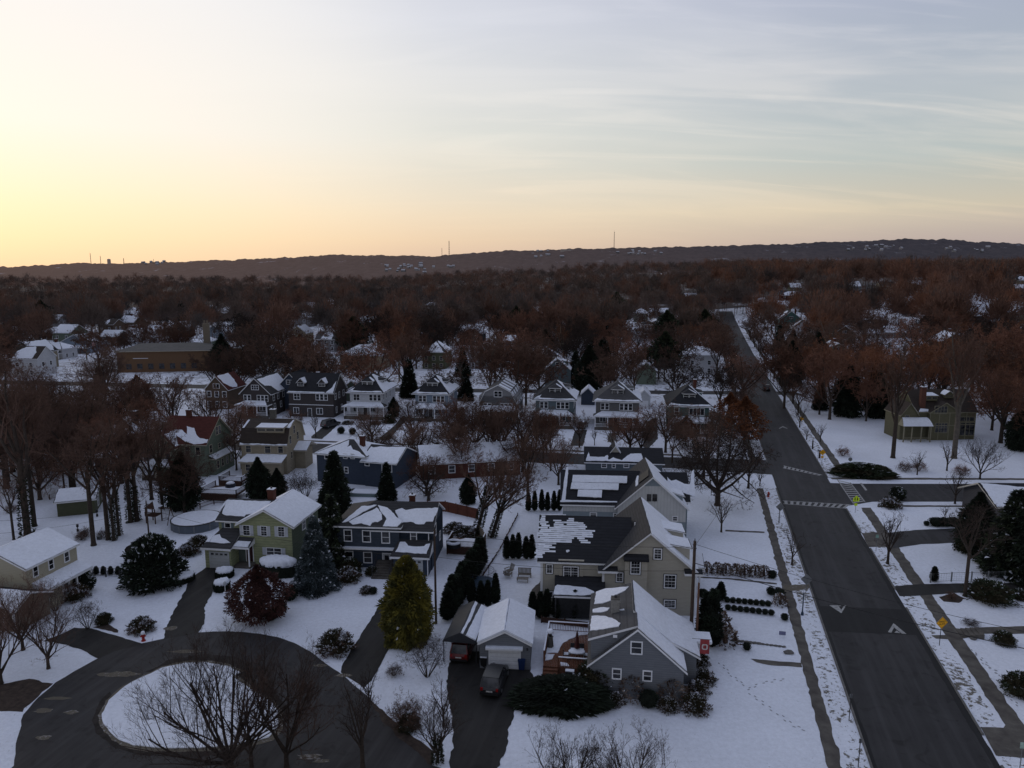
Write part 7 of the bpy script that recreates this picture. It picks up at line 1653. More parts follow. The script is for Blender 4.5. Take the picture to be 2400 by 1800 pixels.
for b,x,y,pn,s_4,l in ((ZE,1930,650,'dark1',1.25,'dark evergreen at the right end of the school'),(ZE,2130,660,'fir2',1.0,'snow flecked evergreen right of the school evergreen'),(ZE,2080,400,'fir1',1.5,'dark fir behind the school chimney side'),(ZN,110,260,'fir2',1.0,'dark snow flecked evergreen left of the gambrel house'),(ZN,1040,400,'dark1',1.3,'broad dark evergreen behind the parked car driveway'),(ZN,940,330,'fir1',1.1,'dark fir left of the broad dark evergreen'),(ZN,1600,300,'pine',1.0,'tall open pine right of the sage cottage'),
    (ZN,1160,290,'fir1',1.3,'dark fir behind the grey foursquare'),(ZU,845,560,'fir1',.9,'dark fir left of the white tower house'),(ZU,1330,640,'pine',1.1,'tall pine in front of the white tower house'),(ZM,600,390,'dark1',.55,'dark evergreen between dark brown gabled and dormered houses'),(ZM,1560,470,'dark1',.45,'dark evergreen at the right side of the white foursquare'),(ZM,2180,330,'fir1',.9,'dark evergreen right of the blue grey foursquare'),
    (ZM,1500,1190,'fir1',.62,'dark pointed evergreen before the red deck'),(ZM,1060,1180,'fir2',.8,'tall dark evergreen left of the red deck, snow at its top'),(ZM,400,1180,'dark1',.62,'dark brown evergreen mass behind the green house chimney'),(ZM,560,1180,'dark1',.45,'smaller brown evergreen by the green house chimney'),(ZX,560,700,'fir1',.7,'dark fir left of the tudor house'),(ZX,1450,560,'pine',1.0,'dark pine in the right wood'),
    (ZS,900,400,'dark1',1.15,'dark evergreen screen on the right of the long street, left clump'),(ZS,1120,410,'dark1',1.0,'dark evergreen screen left of the victorian house'),(ZS,700,350,'fir1',.8,'dark evergreen behind the right hand street tree'),(ZS,480,110,'dark1',.9,'clipped dark evergreen mass by the long street'),(ZX,200,950,'dark1',1.2,'brown green evergreen mass beside the long street, near lawn'),(ZX,420,980,'dark1',1.2,'brown green evergreen mass right of the first by the lawn'),(ZS,2170,650,'dark1',.8,'low evergreen at right edge of the victorian lawn')):
    gx,gy=GT(b,x,y); conifer(pn,gx,gy,s=s_4,label=l)
e=con('ball',ZM,1105,612,s=1.5,label='clipped ball left of the white house path',name='round_shrub',cat='shrub',trunk=False); con('ball',ZM,1203,618,s=1.4,label='clipped ball right of the white house path',name='round_shrub',cat='shrub',trunk=False)
con('bushbrown',ZM,1520,520,s=.9,label='brown bush at the right corner of the white foursquare porch',name='shrub',cat='shrub',trunk=False)
con('bushsnow',ZM,1160,530,s=.9,sz=.5,label='low snowy hedge left of the white house steps',name='shrub',cat='shrub',trunk=False); con('bushsnow',ZM,1400,532,s=.9,sz=.5,label='low snowy hedge right of the white house steps',name='shrub',cat='shrub',trunk=False)
tr('street2',ZM,885,640,s=1.0,label='bare tree before the dormered brown house'); tr('shrub1',ZM,700,1180,s=1.4,label='tangle of bare shrubs behind the green house',name='bare_shrub',cat='shrub'); tr('shrub1',ZM,800,1170,s=1.4,label='tangle of bare shrubs right of the green house roof',name='bare_shrub',cat='shrub')
for x,y in ((100,1110),(700,1350),(740,1320),(900,1330)): tr('shrub2',ZW,x,y,s=.8,label='brown undergrowth along the wooded fence line',group='undergrowth at the fence line',name='bare_shrub',cat='shrub',cm=TWIGB)
con('bushsnow',ZL,1960,880,s=.9,label='low hedge between the pool and garage, lower end',name='shrub',cat='shrub',trunk=False);con('bushsnow',ZL,2060,800,s=.9,label='low hedge between the pool and garage, upper end',name='shrub',cat='shrub',trunk=False)
for i in range(7): con('arb',ZL,848+i*75.5,1088,s=.72,sz=.34,label='tiny planted arborvitae along the wire garden fence',group='tiny arborvitae along the wire fence',name='arborvitae',cat='shrub')
con('bushsnow',ZC,1400,650,s=1.1,sz=.8,label='snow flecked hedge left behind the hot tub deck',name='shrub',cat='shrub',trunk=False); con('bushsnow',ZC,1530,690,s=1.1,sz=.8,label='snow flecked hedge right behind the hot tub deck',name='shrub',cat='shrub',trunk=False)
tr('shrub1',ZS,90,110,s=.001 if False else .7,label='bare shrub right of the beige house side porch',name='bare_shrub',cat='shrub')

def xy_tree(pn,x,y,s,label,group,cm=TWIGB): return tree(pn,x,y,s=s,label=label,group=group,cm=cm)
BT_=[(-58,152,.62),(-47,153,.5),(-30,151,.6),(-21,150,.7),(-12,148,.75),(-4,149,.7),(5,146,.6),(14,146,.55),(24,143,.7),(31,142,.8),(39,141,.7),(-18,132,.75),(-11,134,.8),(-4,131,.85),(2,128,.8),(-9,126,.7),(6,134,.7),(-26,134,.6),(8,120,.6),(-2,114,.55),(-14,114,.6),(34,124,.75),(40,118,.6)]
for i,(x,y,s_4) in enumerate(BT_): xy_tree(('oak1','oak2','oak3','street1')[i%3],x,y,s_4,'brown bare tree in the tangle along the back street and its gardens','bare trees along the back street',TWIGB if i%4 else TWIGR)
for i in range(16):
    y=150+i*15; 
    for sd in (-1,1):
        x=RX(y)-2.6-.8*(i%2) if sd<0 else RXR(y)+2.2+.6*(i%2)
        if sd>0 and i in(0,1): continue
        xy_tree(('oak2','oak1','tall2')[(i+sd)%3],x,y,.52+.05*((i*5)%4)+(.012*i),'bare street tree lining the far %s side of the long street'%('left' if sd<0 else 'right'),'street trees on the far %s side'%('left' if sd<0 else 'right'),TWIGB)
LT=[(-64,128),(-70,136),(-58,112),(-74,118),(-82,134),(-62,146),(-84,146),(-90,132),(-72,150),(-50,106),(-56,140),(-100,126),(-94,114)]
for i,(x,y) in enumerate(LT):
    if any((x-a)**2+(y-c)**2<(r*.7)**2 for a,c,r in KEEP): continue
    xy_tree(('oak1','oak3','oak2')[i%3],x,y,.75+.1*(i%3),'brown bare tree among the dark houses of the left wood','bare trees among the left houses')
# ------------------------------------------------------------------ cars
def car(label,x,y,rz,paint,z=0,lights=False,tall=1.7,L=4.6,W=1.85,snow=0,cat='car',name='parked_car'):
    """nose towards +y in its own frame"""
    e=empty(name,x,y,z,rz,label,cat); hw=W/2
    sec=[(-L/2,.45,.80,.86),(-L/2+.12,.32,.98,.96),(-L/2+.9,.25,1.0,1.0),(0,.25,.98,1.0),(L/2-1.2,.25,.95,1.0),(L/2-.35,.28,.80,.94),(L/2,.42,.62,.80)]
    mb=MB(); rings=[]
    for yy,zb,zt,k in sec:
        rings.append(mb.vs([(-hw*k,yy,zb),(-hw*k*1.0,yy,(zb+zt)/2+.05),(-hw*k*.93,yy,zt),(hw*k*.93,yy,zt),(hw*k,yy,(zb+zt)/2+.05),(hw*k,yy,zb)]))
    for a,b in zip(rings[:-1],rings[1:]):
        for i in range(6): j=(i+1)%6; mb.idx((a+i,b+i,b+j,a+j))
    mb.idx([rings[0]+i for i in range(6)]); mb.idx([rings[-1]+i for i in range(6)][::-1])
    # cabin shell: pillars and roof
    cb=[(-L/2+.15,-L/2+.55),(L/2-1.35,L/2-2.1)]
    y0,y1,y2,y3=-L/2+.12,-L/2+.55,L/2-2.05,L/2-1.25
    zt=tall
    mb.face([(-hw*.72,y1,zt),(hw*.72,y1,zt),(hw*.72,y2,zt),(-hw*.72,y2,zt)])
    for s in(-1,1):
        mb.bar((s*hw*.88,y0,.97),(s*hw*.74,y1,zt-.02),.09); mb.bar((s*hw*.88,y3,.93),(s*hw*.74,y2,zt-.02),.08); mb.bar((s*hw*.74,y1,zt-.03),(s*hw*.74,y2,zt-.03),.09); mb.bar((s*hw*.89,-.1,.97),(s*hw*.75,-.1,zt-.03),.09)
    mb.build('body',paint,e)
    mb=MB()
    a=[(-hw*.87,y0+.02,.96),(hw*.87,y0+.02,.96),(hw*.72,y1+.01,zt-.04),(-hw*.72,y1+.01,zt-.04)]; mb.face(a); mb.build('rear_window',GLASS,e)
    mb=MB(); a=[(-hw*.87,y3-.02,.93),(-hw*.72,y2-.01,zt-.04),(hw*.72,y2-.01,zt-.04),(hw*.87,y3-.02,.93)]; mb.face(a); mb.build('windscreen',GLASS,e)
    for s in(-1,1):
        mb=MB(); a=[(s*hw*.875,y0+.03,.96),(s*hw*.73,y1,zt-.04),(s*hw*.73,y2,zt-.04),(s*hw*.875,y3-.02,.93)]; mb.face(a if s<0 else a[::-1]); mb.build('side_window',GLASS,e)
        for yy in (-L/2+.85,L/2-.95):
            mb=MB(); mb.tube((s*(hw-.20),yy,.33),(s*(hw+.01),yy,.33),.33,.33,14,True); w_=mb.build('wheel',BLACK,e)
            mb=MB(); mb.tube((s*(hw+.005),yy,.33),(s*(hw+.03),yy,.33),.20,.18,10,True); mb.build('rim',METAL,w_)
        mb=MB(); mb.box(s*hw*.62,s*hw*.86,-L/2-.02,-L/2+.12,.72,.96); mb.build('tail_light',mat('tail_light_red',(.22,.01,.01),.3,.1,2),e)
        mb=MB(); mb.box(s*hw*.50,s*hw*.76,L/2-.10,L/2+.02,.56,.70); mb.build('headlight',emat('lit_headlight',(1,.93,.8),7) if lights else mat('headlight_glass',(.3,.3,.32),.2,.1,2),e)
        mb=MB(); mb.box(s*(hw+.02),s*(hw+.17),y3-.35,y3-.2,.95,1.1); mb.build('mirror',paint,e)
    mb=MB(); mb.box(-.28,.28,-L/2-.03,-L/2,.62,.74); mb.build('number_plate',mat('plate_white',(.4,.4,.4),.5,.1,3),e)
    mb=MB(); mb.box(-hw*.9,hw*.9,-L/2-.05,-L/2+.1,.34,.52); mb.build('bumper',BLACK,e)
    if snow:
        mb=MB(); mb.box(-hw*.68,hw*.68,y1+.1,y2-.05,zt,zt+.07); mb.build('roof_snow',SNOW,e)
    return e
P_BLK=mat('paint_dark',(.018,.019,.022),.3,.05,2,spec=.5); P_RED=mat('paint_red',(.10,.008,.008),.3,.05,2,spec=.5); P_SIL=mat('paint_silver',(.22,.23,.24),.35,.05,2,spec=.5,metal=.3)
c=G(ZA,505,800); car('dark estate car parked on the asphalt driveway before the garage',*c,R(-11),P_BLK)
c=G(ZA,272,560); car('red car tucked under the dark carport canopy',*c,R(-8),P_RED)
c=G(ZN,998,640); car('silver car with snow on it parked in the driveway between porch houses',*c,R(-18),P_SIL,snow=1)
c=G(ZM,1015,550); car('black pickup sized car parked right of the dormered brown house',*c,R(-30),P_BLK,tall=1.8,L=5.2)
c=GT(ZU,1922,690); car('oncoming car with lit headlights far up the long street',*c,R(180-14),P_BLK,z=terr(*c)+.05,lights=True)
c=GT(ZS,303,205); car('dark car parked at the right kerb of the long street',*c,R(-14),P_BLK,z=terr(*c)+.05,tall=1.8)
c=GT(ZX,85,735)
# ------------------------------------------------------------------ poles, wires, lamps, signs
def pole(label,x,y,h,r=.15,arm=True,name='utility_pole',m=None):
    e=empty(name,x,y,0,0,label,'pole'); mb=MB(); mb.tube((0,0,-.1),(0,0,h),r,r*.7,10,True); mb.build('pole_shaft',m or POLEM,e)
    if arm:
        mb=MB(); mb.box(-.06,.06,-.5,.5,h-.6,h-.5); mb.build('bracket',DARKM,e)
        for z_ in (h-.2,): mb=MB(); mb.tube((0,0,h),(0,0,h+.25),.05,.03,6,True); mb.build('insulator',DARKM,e)
    return e
pC=G(ZC,1204,1600); hC_=hgt(*pC,P(ZC,1170,620)[1]); pole('tall thin wooden utility pole right of the golden conifer',*pC,hC_,.13)
p1=G(ZO,0,0) if False else G((0,0,2400),0,0) if False else None
def GO(px,py): return GP(px,py)
p1=GO(1618,1520); h1=hgt(*p1,P(ZB,1838,965)[1]); pole('thick utility pole behind the grey house roof, top level with dormers',*p1,h1,.20)
p2=GO(1631,1528); h2_=hgt(*p2,P(ZB,1882,1398)[1]); pole('shorter reddish pole beside the thick utility pole',*p2,h2_,.13,False,m=mat('reddish_pole',(.12,.06,.04),.9,.2,3))
p3=G(ZL,1550,760); h3=hgt(*p3,P(ZL,1545,330)[1]); pole('thin pole rising from the huge dark evergreen shrub',*p3,h3,.12)
p4=(55.5,45.0); pole('utility pole across the street, outside the frame',*p4,9.2,.15)
def wire(a,b,sag=.8,r=.022,label='overhead wire'):
    mb=MB(); n=24; A_=Vector(a);B_=Vector(b); pts=[A_.lerp(B_,i/n)-Vector((0,0,sag*4*(i/n)*(1-i/n))) for i in range(n+1)]
    for p,q_ in zip(pts[:-1],pts[1:]): mb.tube(p,q_,r,r,4)
    o=mb.build('overhead_wire',BLACK); tag(o,label,'wire'); return o
T1=(p1[0],p1[1],h1-.3); 
wire(T1,(*p4,9.0),1.2,.02,'upper wire crossing the lawn and street to the lower right'); wire((p1[0],p1[1],h1-2.2),(*p4,7.6),1.0,.035,'thicker lower wire crossing the ball rows and street hump')
wire((p1[0],p1[1],h1-.6),(pC[0],pC[1],hC_-.3),.5,.018,'top wire over the beige house between two poles'); wire((p1[0],p1[1],h1-3.0),(pC[0],pC[1],hC_-3.0),.5,.018,'lower wire across the beige house wall')
wire((p1[0],p1[1],h1-.5),(RX(128)-1,128,8.5),1.0,.015,'thin wire running up the street from the thick pole')
wire((pC[0],pC[1],hC_-3.2),(p3[0],p3[1],h3-1.0),1.0,.016,'wire over the navy and green house lawns'); wire((p3[0],p3[1],h3-.3),(-70,84,6.5),.8,.016,'upper wire over the left garden to the cream house'); wire((p3[0],p3[1],h3-1.2),(-70,82,5.2),.8,.016,'lower wire over the left garden to the cream house')
def post(x,y,h,r=.04,m=None,lean=0): 
    mb=MB(); mb.tube((x,y,-.1),(x+lean*h,y,h),r,r*.85,8,True); return mb
def sign(name,label,b,xb,yb,xt,yt,w,kind='diamond',m=YEL,face=-1,rz=R(-10),text=None,pm=METAL,plate=None,back=False,cat='sign',tsz=.2):
    gx,gy=G(b,xb,yb); py=P(b,xt,yt)[1]; h=hgt(gx,gy,py)
    e=empty(name,gx,gy,0,rz,label,cat); mb=post(0,0,h+w*.3,.035); mb.build('sign_post',pm,e)
    mb=MB(); y0=-.05 if not back else .05; t=.015
    if kind=='diamond': pts=[(0,-w*.7),(w*.7,0),(0,w*.7),(-w*.7,0)]
    elif kind=='pent': pts=[(-w/2,-w/2),(w/2,-w/2),(w/2,w*.08),(0,w*.55),(-w/2,w*.08)]
    elif kind=='oct': pts=[(w/2*math.cos(R(22.5+45*i)),w/2*math.sin(R(22.5+45*i))) for i in range(8)]
    else: pts=[(-w/2,-w*.6),(w/2,-w*.6),(w/2,w*.6),(-w/2,w*.6)]
    f=[(a,y0-t,h+c) for a,c in pts]; bk=[(a,y0+t,h+c) for a,c in pts]
    mb.cur=0 if not back else 1; mb.face(f); mb.cur=1 if not back else 1; mb.face(bk[::-1])
    n=len(pts)
    for i in range(n): mb.face([f[i],bk[i],bk[(i+1)%n],f[(i+1)%n]])
    p=mb.build('sign_plate',[m,METAL],e)
    if kind=='diamond' and not back:
        mb=MB()
        k=.62
        for i in range(4):
            a=Vector((pts[i][0]*.90,y0-t-.004,h+pts[i][1]*.90)); c=Vector((pts[(i+1)%4][0]*.90,y0-t-.004,h+pts[(i+1)%4][1]*.90)); mb.bar(a,c,.006,.02)
        mb.build('sign_border',BLACK,p)
    if text:
        for i,line in enumerate(text):
            cu=bpy.data.curves.new('lettering','FONT'); cu.body=line; cu.size=tsz; cu.align_x='CENTER'; cu.extrude=.002; cu.materials.append(BLACK)
            o=bpy.data.objects.new('lettering_tmp',cu); col.objects.link(o); bpy.context.view_layer.update()
            dg=bpy.context.evaluated_depsgraph_get(); me=bpy.data.meshes.new_from_object(o.evaluated_get(dg)); bpy.data.objects.remove(o)
            o2=bpy.data.objects.new('lettering',me); col.objects.link(o2); o2.parent=p; o2.rotation_euler=(R(90),0,0); o2.location=(0,y0-t-.006,h+tsz*.12-i*tsz*1.02)
    if kind=='pent':
        mb=MB()
        for sx_ in (-.16,.13):
            yy=y0-t-.006; fgr=[(sx_-.05,h-w*.33),(sx_+.05,h-w*.33),(sx_+.07,h-.02),(sx_+.03,h+w*.10),(sx_-.03,h+w*.10),(sx_-.07,h-.02)]
            mb.face([(a*w/.76,yy,c) for a,c in fgr]); mb.face([((sx_+.045*math.cos(R(60*i)))*w/.76,yy,h+w*.17+.05*math.sin(R(60*i))) for i in range(6)])
        mb.build('walking_figures',BLACK,p)
    if plate:
        mb=MB(); mb.box(-.22,.22,-.065,-.045,h-w*.7-.50,h-w*.7-.1); mb.build('sub_plate',m,e)
    return e
sign('warning_sign','yellow diamond hump sign by the right pavement, nearest one',ZR,1663,865,1680,716,.92,text=['SPEED','HUMP'],rz=R(8),pm=DARKM,tsz=.25)
sign('warning_sign','yellow diamond sign with small plate below, beyond the crosswalk',ZS,714,752,718,664,.85,text=['SPEED','HUMP'],plate=True,tsz=.22)
sign('warning_sign','faint small yellow diamond sign among bare trees further up the street',ZS,560,470,556,415,.8)
sign('school_crossing_sign','bright lime crossing sign with two walking figures at the ladder crosswalk',ZS,961,1112,965,1006,.92,kind='pent',m=YELG,plate=True,rz=R(-4))
sign('diamond_sign','back of a grey diamond sign on the left verge by the trees, near the hump',ZR,795,572,785,438,.92,back=True)
sign('diamond_sign','back of a grey diamond sign near the crosswalk, left of the street',ZS,400,1190,396,1070,.9,back=True)
sign('parking_sign','small pale green parking sign beside the first right driveway',ZS,1115,1398,1115,1285,.36,kind='rect',m=mat('pale_sign',(.25,.42,.36),.5,.2,6))
sign('parking_sign','small green and white sign on a post at the bottom right corner',ZR,2180,1700,2182,1510,.40,kind='rect',m=mat('pale_sign2',(.35,.48,.42),.5,.2,6))
sign('stop_sign','back of a stop sign in front of the dark corner hedge',ZS,917,838,915,716,.72,kind='oct',back=True)
sign('parking_sign','small narrow sign on the verge beside the yellow diamond sign with plate',ZS,684,720,684,650,.34,kind='rect',m=METAL)
def thing_post(name,label,b,xb,yb,yt,r,m,cat='post',extra=None):
    gx,gy=G(b,xb,yb); h=max(.3,hgt(gx,gy,P(b,xb,yt)[1])); mb=post(0,0,h,r); e=empty(name,gx,gy,0,0,label,cat); mb.build('post_shaft',m,e)
    if extra: extra(e,h)
    return e
BLUEP=mat('blue_paint',(.025,.05,.085),.5,.1,2)
thing_post('blue_post','slim blue street post standing on the left verge near the hump',ZR,775,668,525,.07,BLUEP,extra=lambda e,h:[(lambda mb:(mb.lathe([(.16,0),(.14,.3),(.08,.4)],10),mb.build('post_base',BLUEP,e)))(MB()),(lambda mb:(mb.tube((0,0,h),(0,0,h+.5),.03,.02,6,True),mb.build('post_tip',METAL,e)))(MB())])
thing_post('verge_post','thin dark metal post on the left verge, lower middle of the street',ZR,1078,1350,1180,.035,DARKM,extra=lambda e,h:[(lambda mb:(mb.box(-.1,.1,-.02,.02,h-.35,h),mb.build('small_plate',METAL,e)))(MB())])
thing_post('verge_post','thin dark metal post on the left verge at the bottom edge',ZR,1137,1655,1470,.035,DARKM,extra=lambda e,h:[(lambda mb:(mb.box(-.1,.1,-.02,.02,h-.35,h),mb.build('small_plate',METAL,e)))(MB())])
thing_post('kerb_post','dark post on the right verge, left of two beyond the crosswalk',ZS,645,640,575,.16,BARK); thing_post('kerb_post','dark stump like post on the right verge, right of two',ZS,697,708,650,.2,BARK); thing_post('kerb_post','thin stake on the right verge above the two dark posts',ZS,604,575,520,.05,BARK)
thing_post('verge_post','slim pole on the left verge by the small bare tree, near the crosswalk',ZR,622,75,-25,.04,DARKM)
def hydrant(label,b,x,y,snow=False):
    gx,gy=G(b,x,y); e=empty('fire_hydrant',gx,gy,0,.3,label,'hydrant'); RM=mat('hydrant_red',(.30,.02,.015),.5,.1,4)
    mb=MB(); mb.lathe([(.22,0),(.22,.06),(.14,.08),(.14,.62),(.19,.64),(.19,.70),(.15,.78),(.06,.88)],14); mb.build('barrel',RM,e)
    for a in (0,math.pi): 
        mb=MB(); mb.tube((0,0,.5),(.26*math.cos(a),.26*math.sin(a),.5),.075,.075,8,True); mb.build('nozzle',RM,e)
    mb=MB(); mb.tube((0,0,.5),(0,-.27,.5),.09,.09,8,True); mb.build('nozzle',RM,e)
    if snow: mb=MB(); mb.lathe([(.20,.74),(.21,.85),(.14,1.0),(.03,1.06)],12); mb.build('snow_cap',SNOW,e)
hydrant('red fire hydrant with white snow cap beside the cul de sac kerb',ZK,1240,560,True)
hydrant('small red fire hydrant on the snowy corner left of the crosswalk',ZS,318,995)
def streetlamp(label,b,xb,yb,yt,col_,on=True,arm=1.6):
    gx,gy=GT(b,xb,yb); z=terr(gx,gy); h=max(3,hgt(gx,gy,P(b,xb,yt)[1])-z); e=empty('street_lamp',gx,gy,z,0,label,'street lamp')
    mb=MB(); mb.tube((0,0,0),(0,0,h),.09,.06,8); mb.tube((0,0,h),(arm,0,h+.25),.05,.04,6); mb.build('lamp_post',DARKM,e)
    mb=MB(); mb.box(arm-.1,arm+.7,-.22,.22,h+.15,h+.35); mb.build('lamp_head',DARKM,e); mb=MB(); mb.box(arm,arm+.6,-.18,.18,h+.08,h+.148); mb.build('lamp_glass',emat('lamp_glow',(1,.85,.55),22),e)
streetlamp('lit warm street lamp by the far street, right of the school evergreens',ZT,100,760,640,None)
# garden lamp post by the green house
gx,gy=G(ZD,352,1375); e=empty('garden_lamp','' and 0 or gx,gy,0,0,'white garden lamp post on the lawn before the green house','lamp post')
mb=post(0,0,1.9,.04); mb.build('lamp_post',TRIM,e); mb=MB(); mb.lathe([(.06,1.9),(.15,2.0),(.18,2.28),(.05,2.42)],8); mb.build('lantern',mat('lantern_glass',(.4,.42,.45),.3,.1,3),e)
# ------------------------------------------------------------------ fences
def fence(name,label,pts,h,m,post_m=None,step=2.2,kind='board',cat='fence'):
    e=empty(name,pts[0][0],pts[0][1],0,0,label,cat); o=Vector(pts[0])
    for (a,b) in zip(pts[:-1],pts[1:]):
        A_=Vector(a)-o;B_=Vector(b)-o;L=(B_-A_).length;n=max(1,round(L/step));d=(B_-A_)/n
        for i in range(n):
            p=A_+d*i;q_=A_+d*(i+1); mb=MB()
            if kind=='board':
                mb.bar((p.x,p.y,h/2),(q_.x,q_.y,h/2),.05,h-.1); mb.build('panel',m,e)
            elif kind=='wire':
                mb.bar((p.x,p.y,h-.03),(q_.x,q_.y,h-.03),.035); mb.bar((p.x,p.y,.12),(q_.x,q_.y,.12),.02)
                for z_ in (.35,.6,.85):
                    if z_<h-.05: mb.bar((p.x,p.y,z_),(q_.x,q_.y,z_),.008)
                k=8
                for j in range(1,k): c=p.lerp(q_,j/k); mb.bar((c.x,c.y,.1),(c.x,c.y,h-.03),.008)
                mb.build('wire_panel',m,e)
            else:
                for z_ in (.3,h-.1): mb.bar((p.x,p.y,z_),(q_.x,q_.y,z_),.05)
                k=max(3,int((q_-p).length/.16))
                for j in range(1,k): c=p.lerp(q_,j/k); mb.bar((c.x,c.y,.15),(c.x,c.y,h),.03)
                mb.build('picket_panel',m,e)
            mb=MB(); mb.box(p.x-.06,p.x+.06,p.y-.06,p.y+.06,0,h+.08); mb.build('post',post_m or m,e)
    return e
g3=lambda b,*ps:[G(b,*p) for p in ps]
fence('board_fence','dark red cedar board fence behind the navy house',g3(ZC,(690,450),(930,445),(1300,440),(1640,520)),1.7,FENCEW)
fence('board_fence','dull board fence left of the cedar one, behind the blue spruce',g3(ZC,(-40,470),(330,455),(690,450)),1.5,WOODD)
fence('board_fence','grey board fence between ivy trees and navy house yard',g3(ZC,(1650,690),(1720,800)),1.7,mat('weathered_board',(.14,.12,.10),.9,.3,3))
fence('board_fence','low dark fence line crossing the snowy yard towards the trampoline',g3(ZC,(2050,480),(1870,830),(1650,1170)),.35,WOODD)
fence('picket_fence','pale picket fence left of the small arborvitae row',g3(ZC,(1720,890),(1900,900)),1.0,TRIM,kind='picket')
fence('wire_fence','thin wire fence between the cream house and the huge shrub',g3(ZL,(815,1110),(1100,1115),(1390,1125)),1.15,DARKM,kind='wire')
fence('wire_fence','chain link fence on the lawn at far right above the driveway',g3(ZR,(1605,458),(1740,450),(1870,446),(2300,440)),1.1,METAL,kind='wire')
fence('board_fence','wooden fence edge along the left garden path behind the green house',g3(ZW,(1730,1080),(1850,1040),(2050,1040)),.9,WOODD,kind='picket')
fence('board_fence','brown fence along the wooded left garden',g3(ZW,(430,1000),(560,960),(730,880)),.8,WOODD,kind='wire')
fence('white_gate','white gate across the parked car driveway',g3(ZN,(925,618),(1085,612)),1.3,TRIM)
fence('rail_fence','timber edging fence behind the deck',g3(ZA,(850,345),(1195,385)),.7,WOODD)
# ------------------------------------------------------------------ deck beside the grey house
dk=hA.hit(ZA,1000,560,(0,0,.9),(0,0,1)); 
e=empty('wooden_deck',*G(ZA,1195,690,.9),0,hA.rz,'brown wooden deck with white topped railings beside the grey house','deck')
dw,dd=4.1,6.6
mb=MB()
for i in range(int(dw/.15)): mb.box(-dw+i*.15,-dw+i*.15+.135,0,dd,.82,.9)
mb.box(-dw,0,0.02,.06,.1,.82); mb.box(-dw,-dw+.04,0.02,dd,.1,.82); mb.build('deck_floor',WOOD,e)
def rail(e,a,b,z0=.9,h=.95,m=WOOD,topsnow=True):
    A_=Vector((*a,0));B_=Vector((*b,0));L=(B_-A_).length; mb=MB(); mb.bar((*a,z0+h),(*b,z0+h),.12,.05); mb.bar((*a,z0+.12),(*b,z0+.12),.05)
    n=int(L/.16)
    for i in range(1,n): c=A_.lerp(B_,i/n); mb.bar((c.x,c.y,z0+.12),(c.x,c.y,z0+h),.035)
    for c in (A_,B_): mb.box(c.x-.06,c.x+.06,c.y-.06,c.y+.06,0,z0+h+.06)
    r_=mb.build('railing',m,e)
    if topsnow: mb=MB(); mb.bar((*a,z0+h+.055),(*b,z0+h+.055),.13,.06); mb.build('snow_strip',SNOW,r_)
rail(e,(-2.7,0),(0,0)); rail(e,(-dw,.9),(-dw,dd)); rail(e,(-dw,dd),(0,dd+.01))
mb=MB()
for i in range(4): mb.box(-dw,-2.75,-.32*(i+1),-.32*i-.003,0,.75-.18*i)
mb.build('steps',WOOD,e)
def topl(p,m=SNOW): pass
for pts in ([(-dw+.1,2.2),(-2.9,2.4),(-2.6,4.2),(-1.2,5.9),(-.2,6.3),(-.2,6.5),(-dw+.1,6.5)],[(-dw+.1,.9),(-3.4,1.2),(-3.2,2.1),(-dw+.1,2.1)],[(-2.5,.1),(-1.7,.1),(-1.9,.7),(-2.6,.8)]):
    snow_poly(e,[Vector((x,y,.905)) for x,y in pts],(0,0,1),.12,.3,.05)
def at_deck(x,y,z=.9): c,s=math.cos(hA.rz),math.sin(hA.rz); return (e.location.x+x*c-y*s,e.location.y+x*s+y*c,z)
D_=e
tx,ty,_=at_deck(-1.1,1.6); t=empty('patio_table',tx,ty,.9,hA.rz,'round ended patio table under snow on the deck','table')
mb=MB(); mb.box(-.75,.75,-.4,.4,.68,.72); mb.build('tabletop',METAL,t); mb=MB(); mb.lathe([(.02,.72),(.76,.72),(.78,.78),(.7,.84),(.1,.86)],20); mb.v=[(x,y*.58,z) for x,y,z in mb.v]; mb.build('snow_cover',SNOW,t)
for a,b_ in ((-.65,-.3),(.65,-.3),(-.65,.3),(.65,.3)): mb=MB(); mb.tube((a,b_,0),(a,b_,.68),.025,.025,6); mb.build('leg',METAL,t)
ux,uy,_=at_deck(-1.1,2.0); u=empty('folded_umbrella',ux,uy,.9,0,'folded dark red patio umbrella standing through the deck table','umbrella')
mb=MB(); mb.tube((0,0,0),(0,0,2.7),.03,.025,8,True); mb.build('umbrella_pole',WOODD,u); mb=MB(); mb.lathe([(.03,2.6),(.10,2.3),(.17,1.4),(.26,.95),(.2,.92)],10,wob=lambda i,j:1+.2*(i%2)); mb.build('umbrella_canopy',mat('umbrella_red',(.05,.012,.012),.8,.2,3),u)
def chair(x,y,rz,label,z=.9,m=DARKM,snow=True):
    c=empty('patio_chair',x,y,z,rz,label,'chair'); mb=MB(); mb.box(-.25,.25,-.25,.25,.40,.45); mb.build('seat',m,c); mb=MB(); mb.box(-.25,.25,.22,.27,.45,.95); mb.build('backrest',m,c)
    for a in (-.22,.22):
        for b_ in (-.22,.22): mb=MB(); mb.box(a-.02,a+.02,b_-.02,b_+.02,0,.40); mb.build('leg',m,c)
    if snow: mb=MB(); mb.box(-.22,.22,-.22,.20,.45,.50); mb.build('snow_cover',SNOW,c)
for dx_,dy_,rr,l in ((-2.1,1.6,1.6,'patio chair at the left end of the snowy deck table'),(-.15,1.7,-1.6,'patio chair at the right end of the snowy deck table'),(-1.5,2.5,0,'patio chair behind the deck table, left of the umbrella'),(-.7,2.5,0,'patio chair behind the deck table, right of the umbrella')):
    x,y,_=at_deck(dx_,dy_); chair(x,y,rr+hA.rz,l)
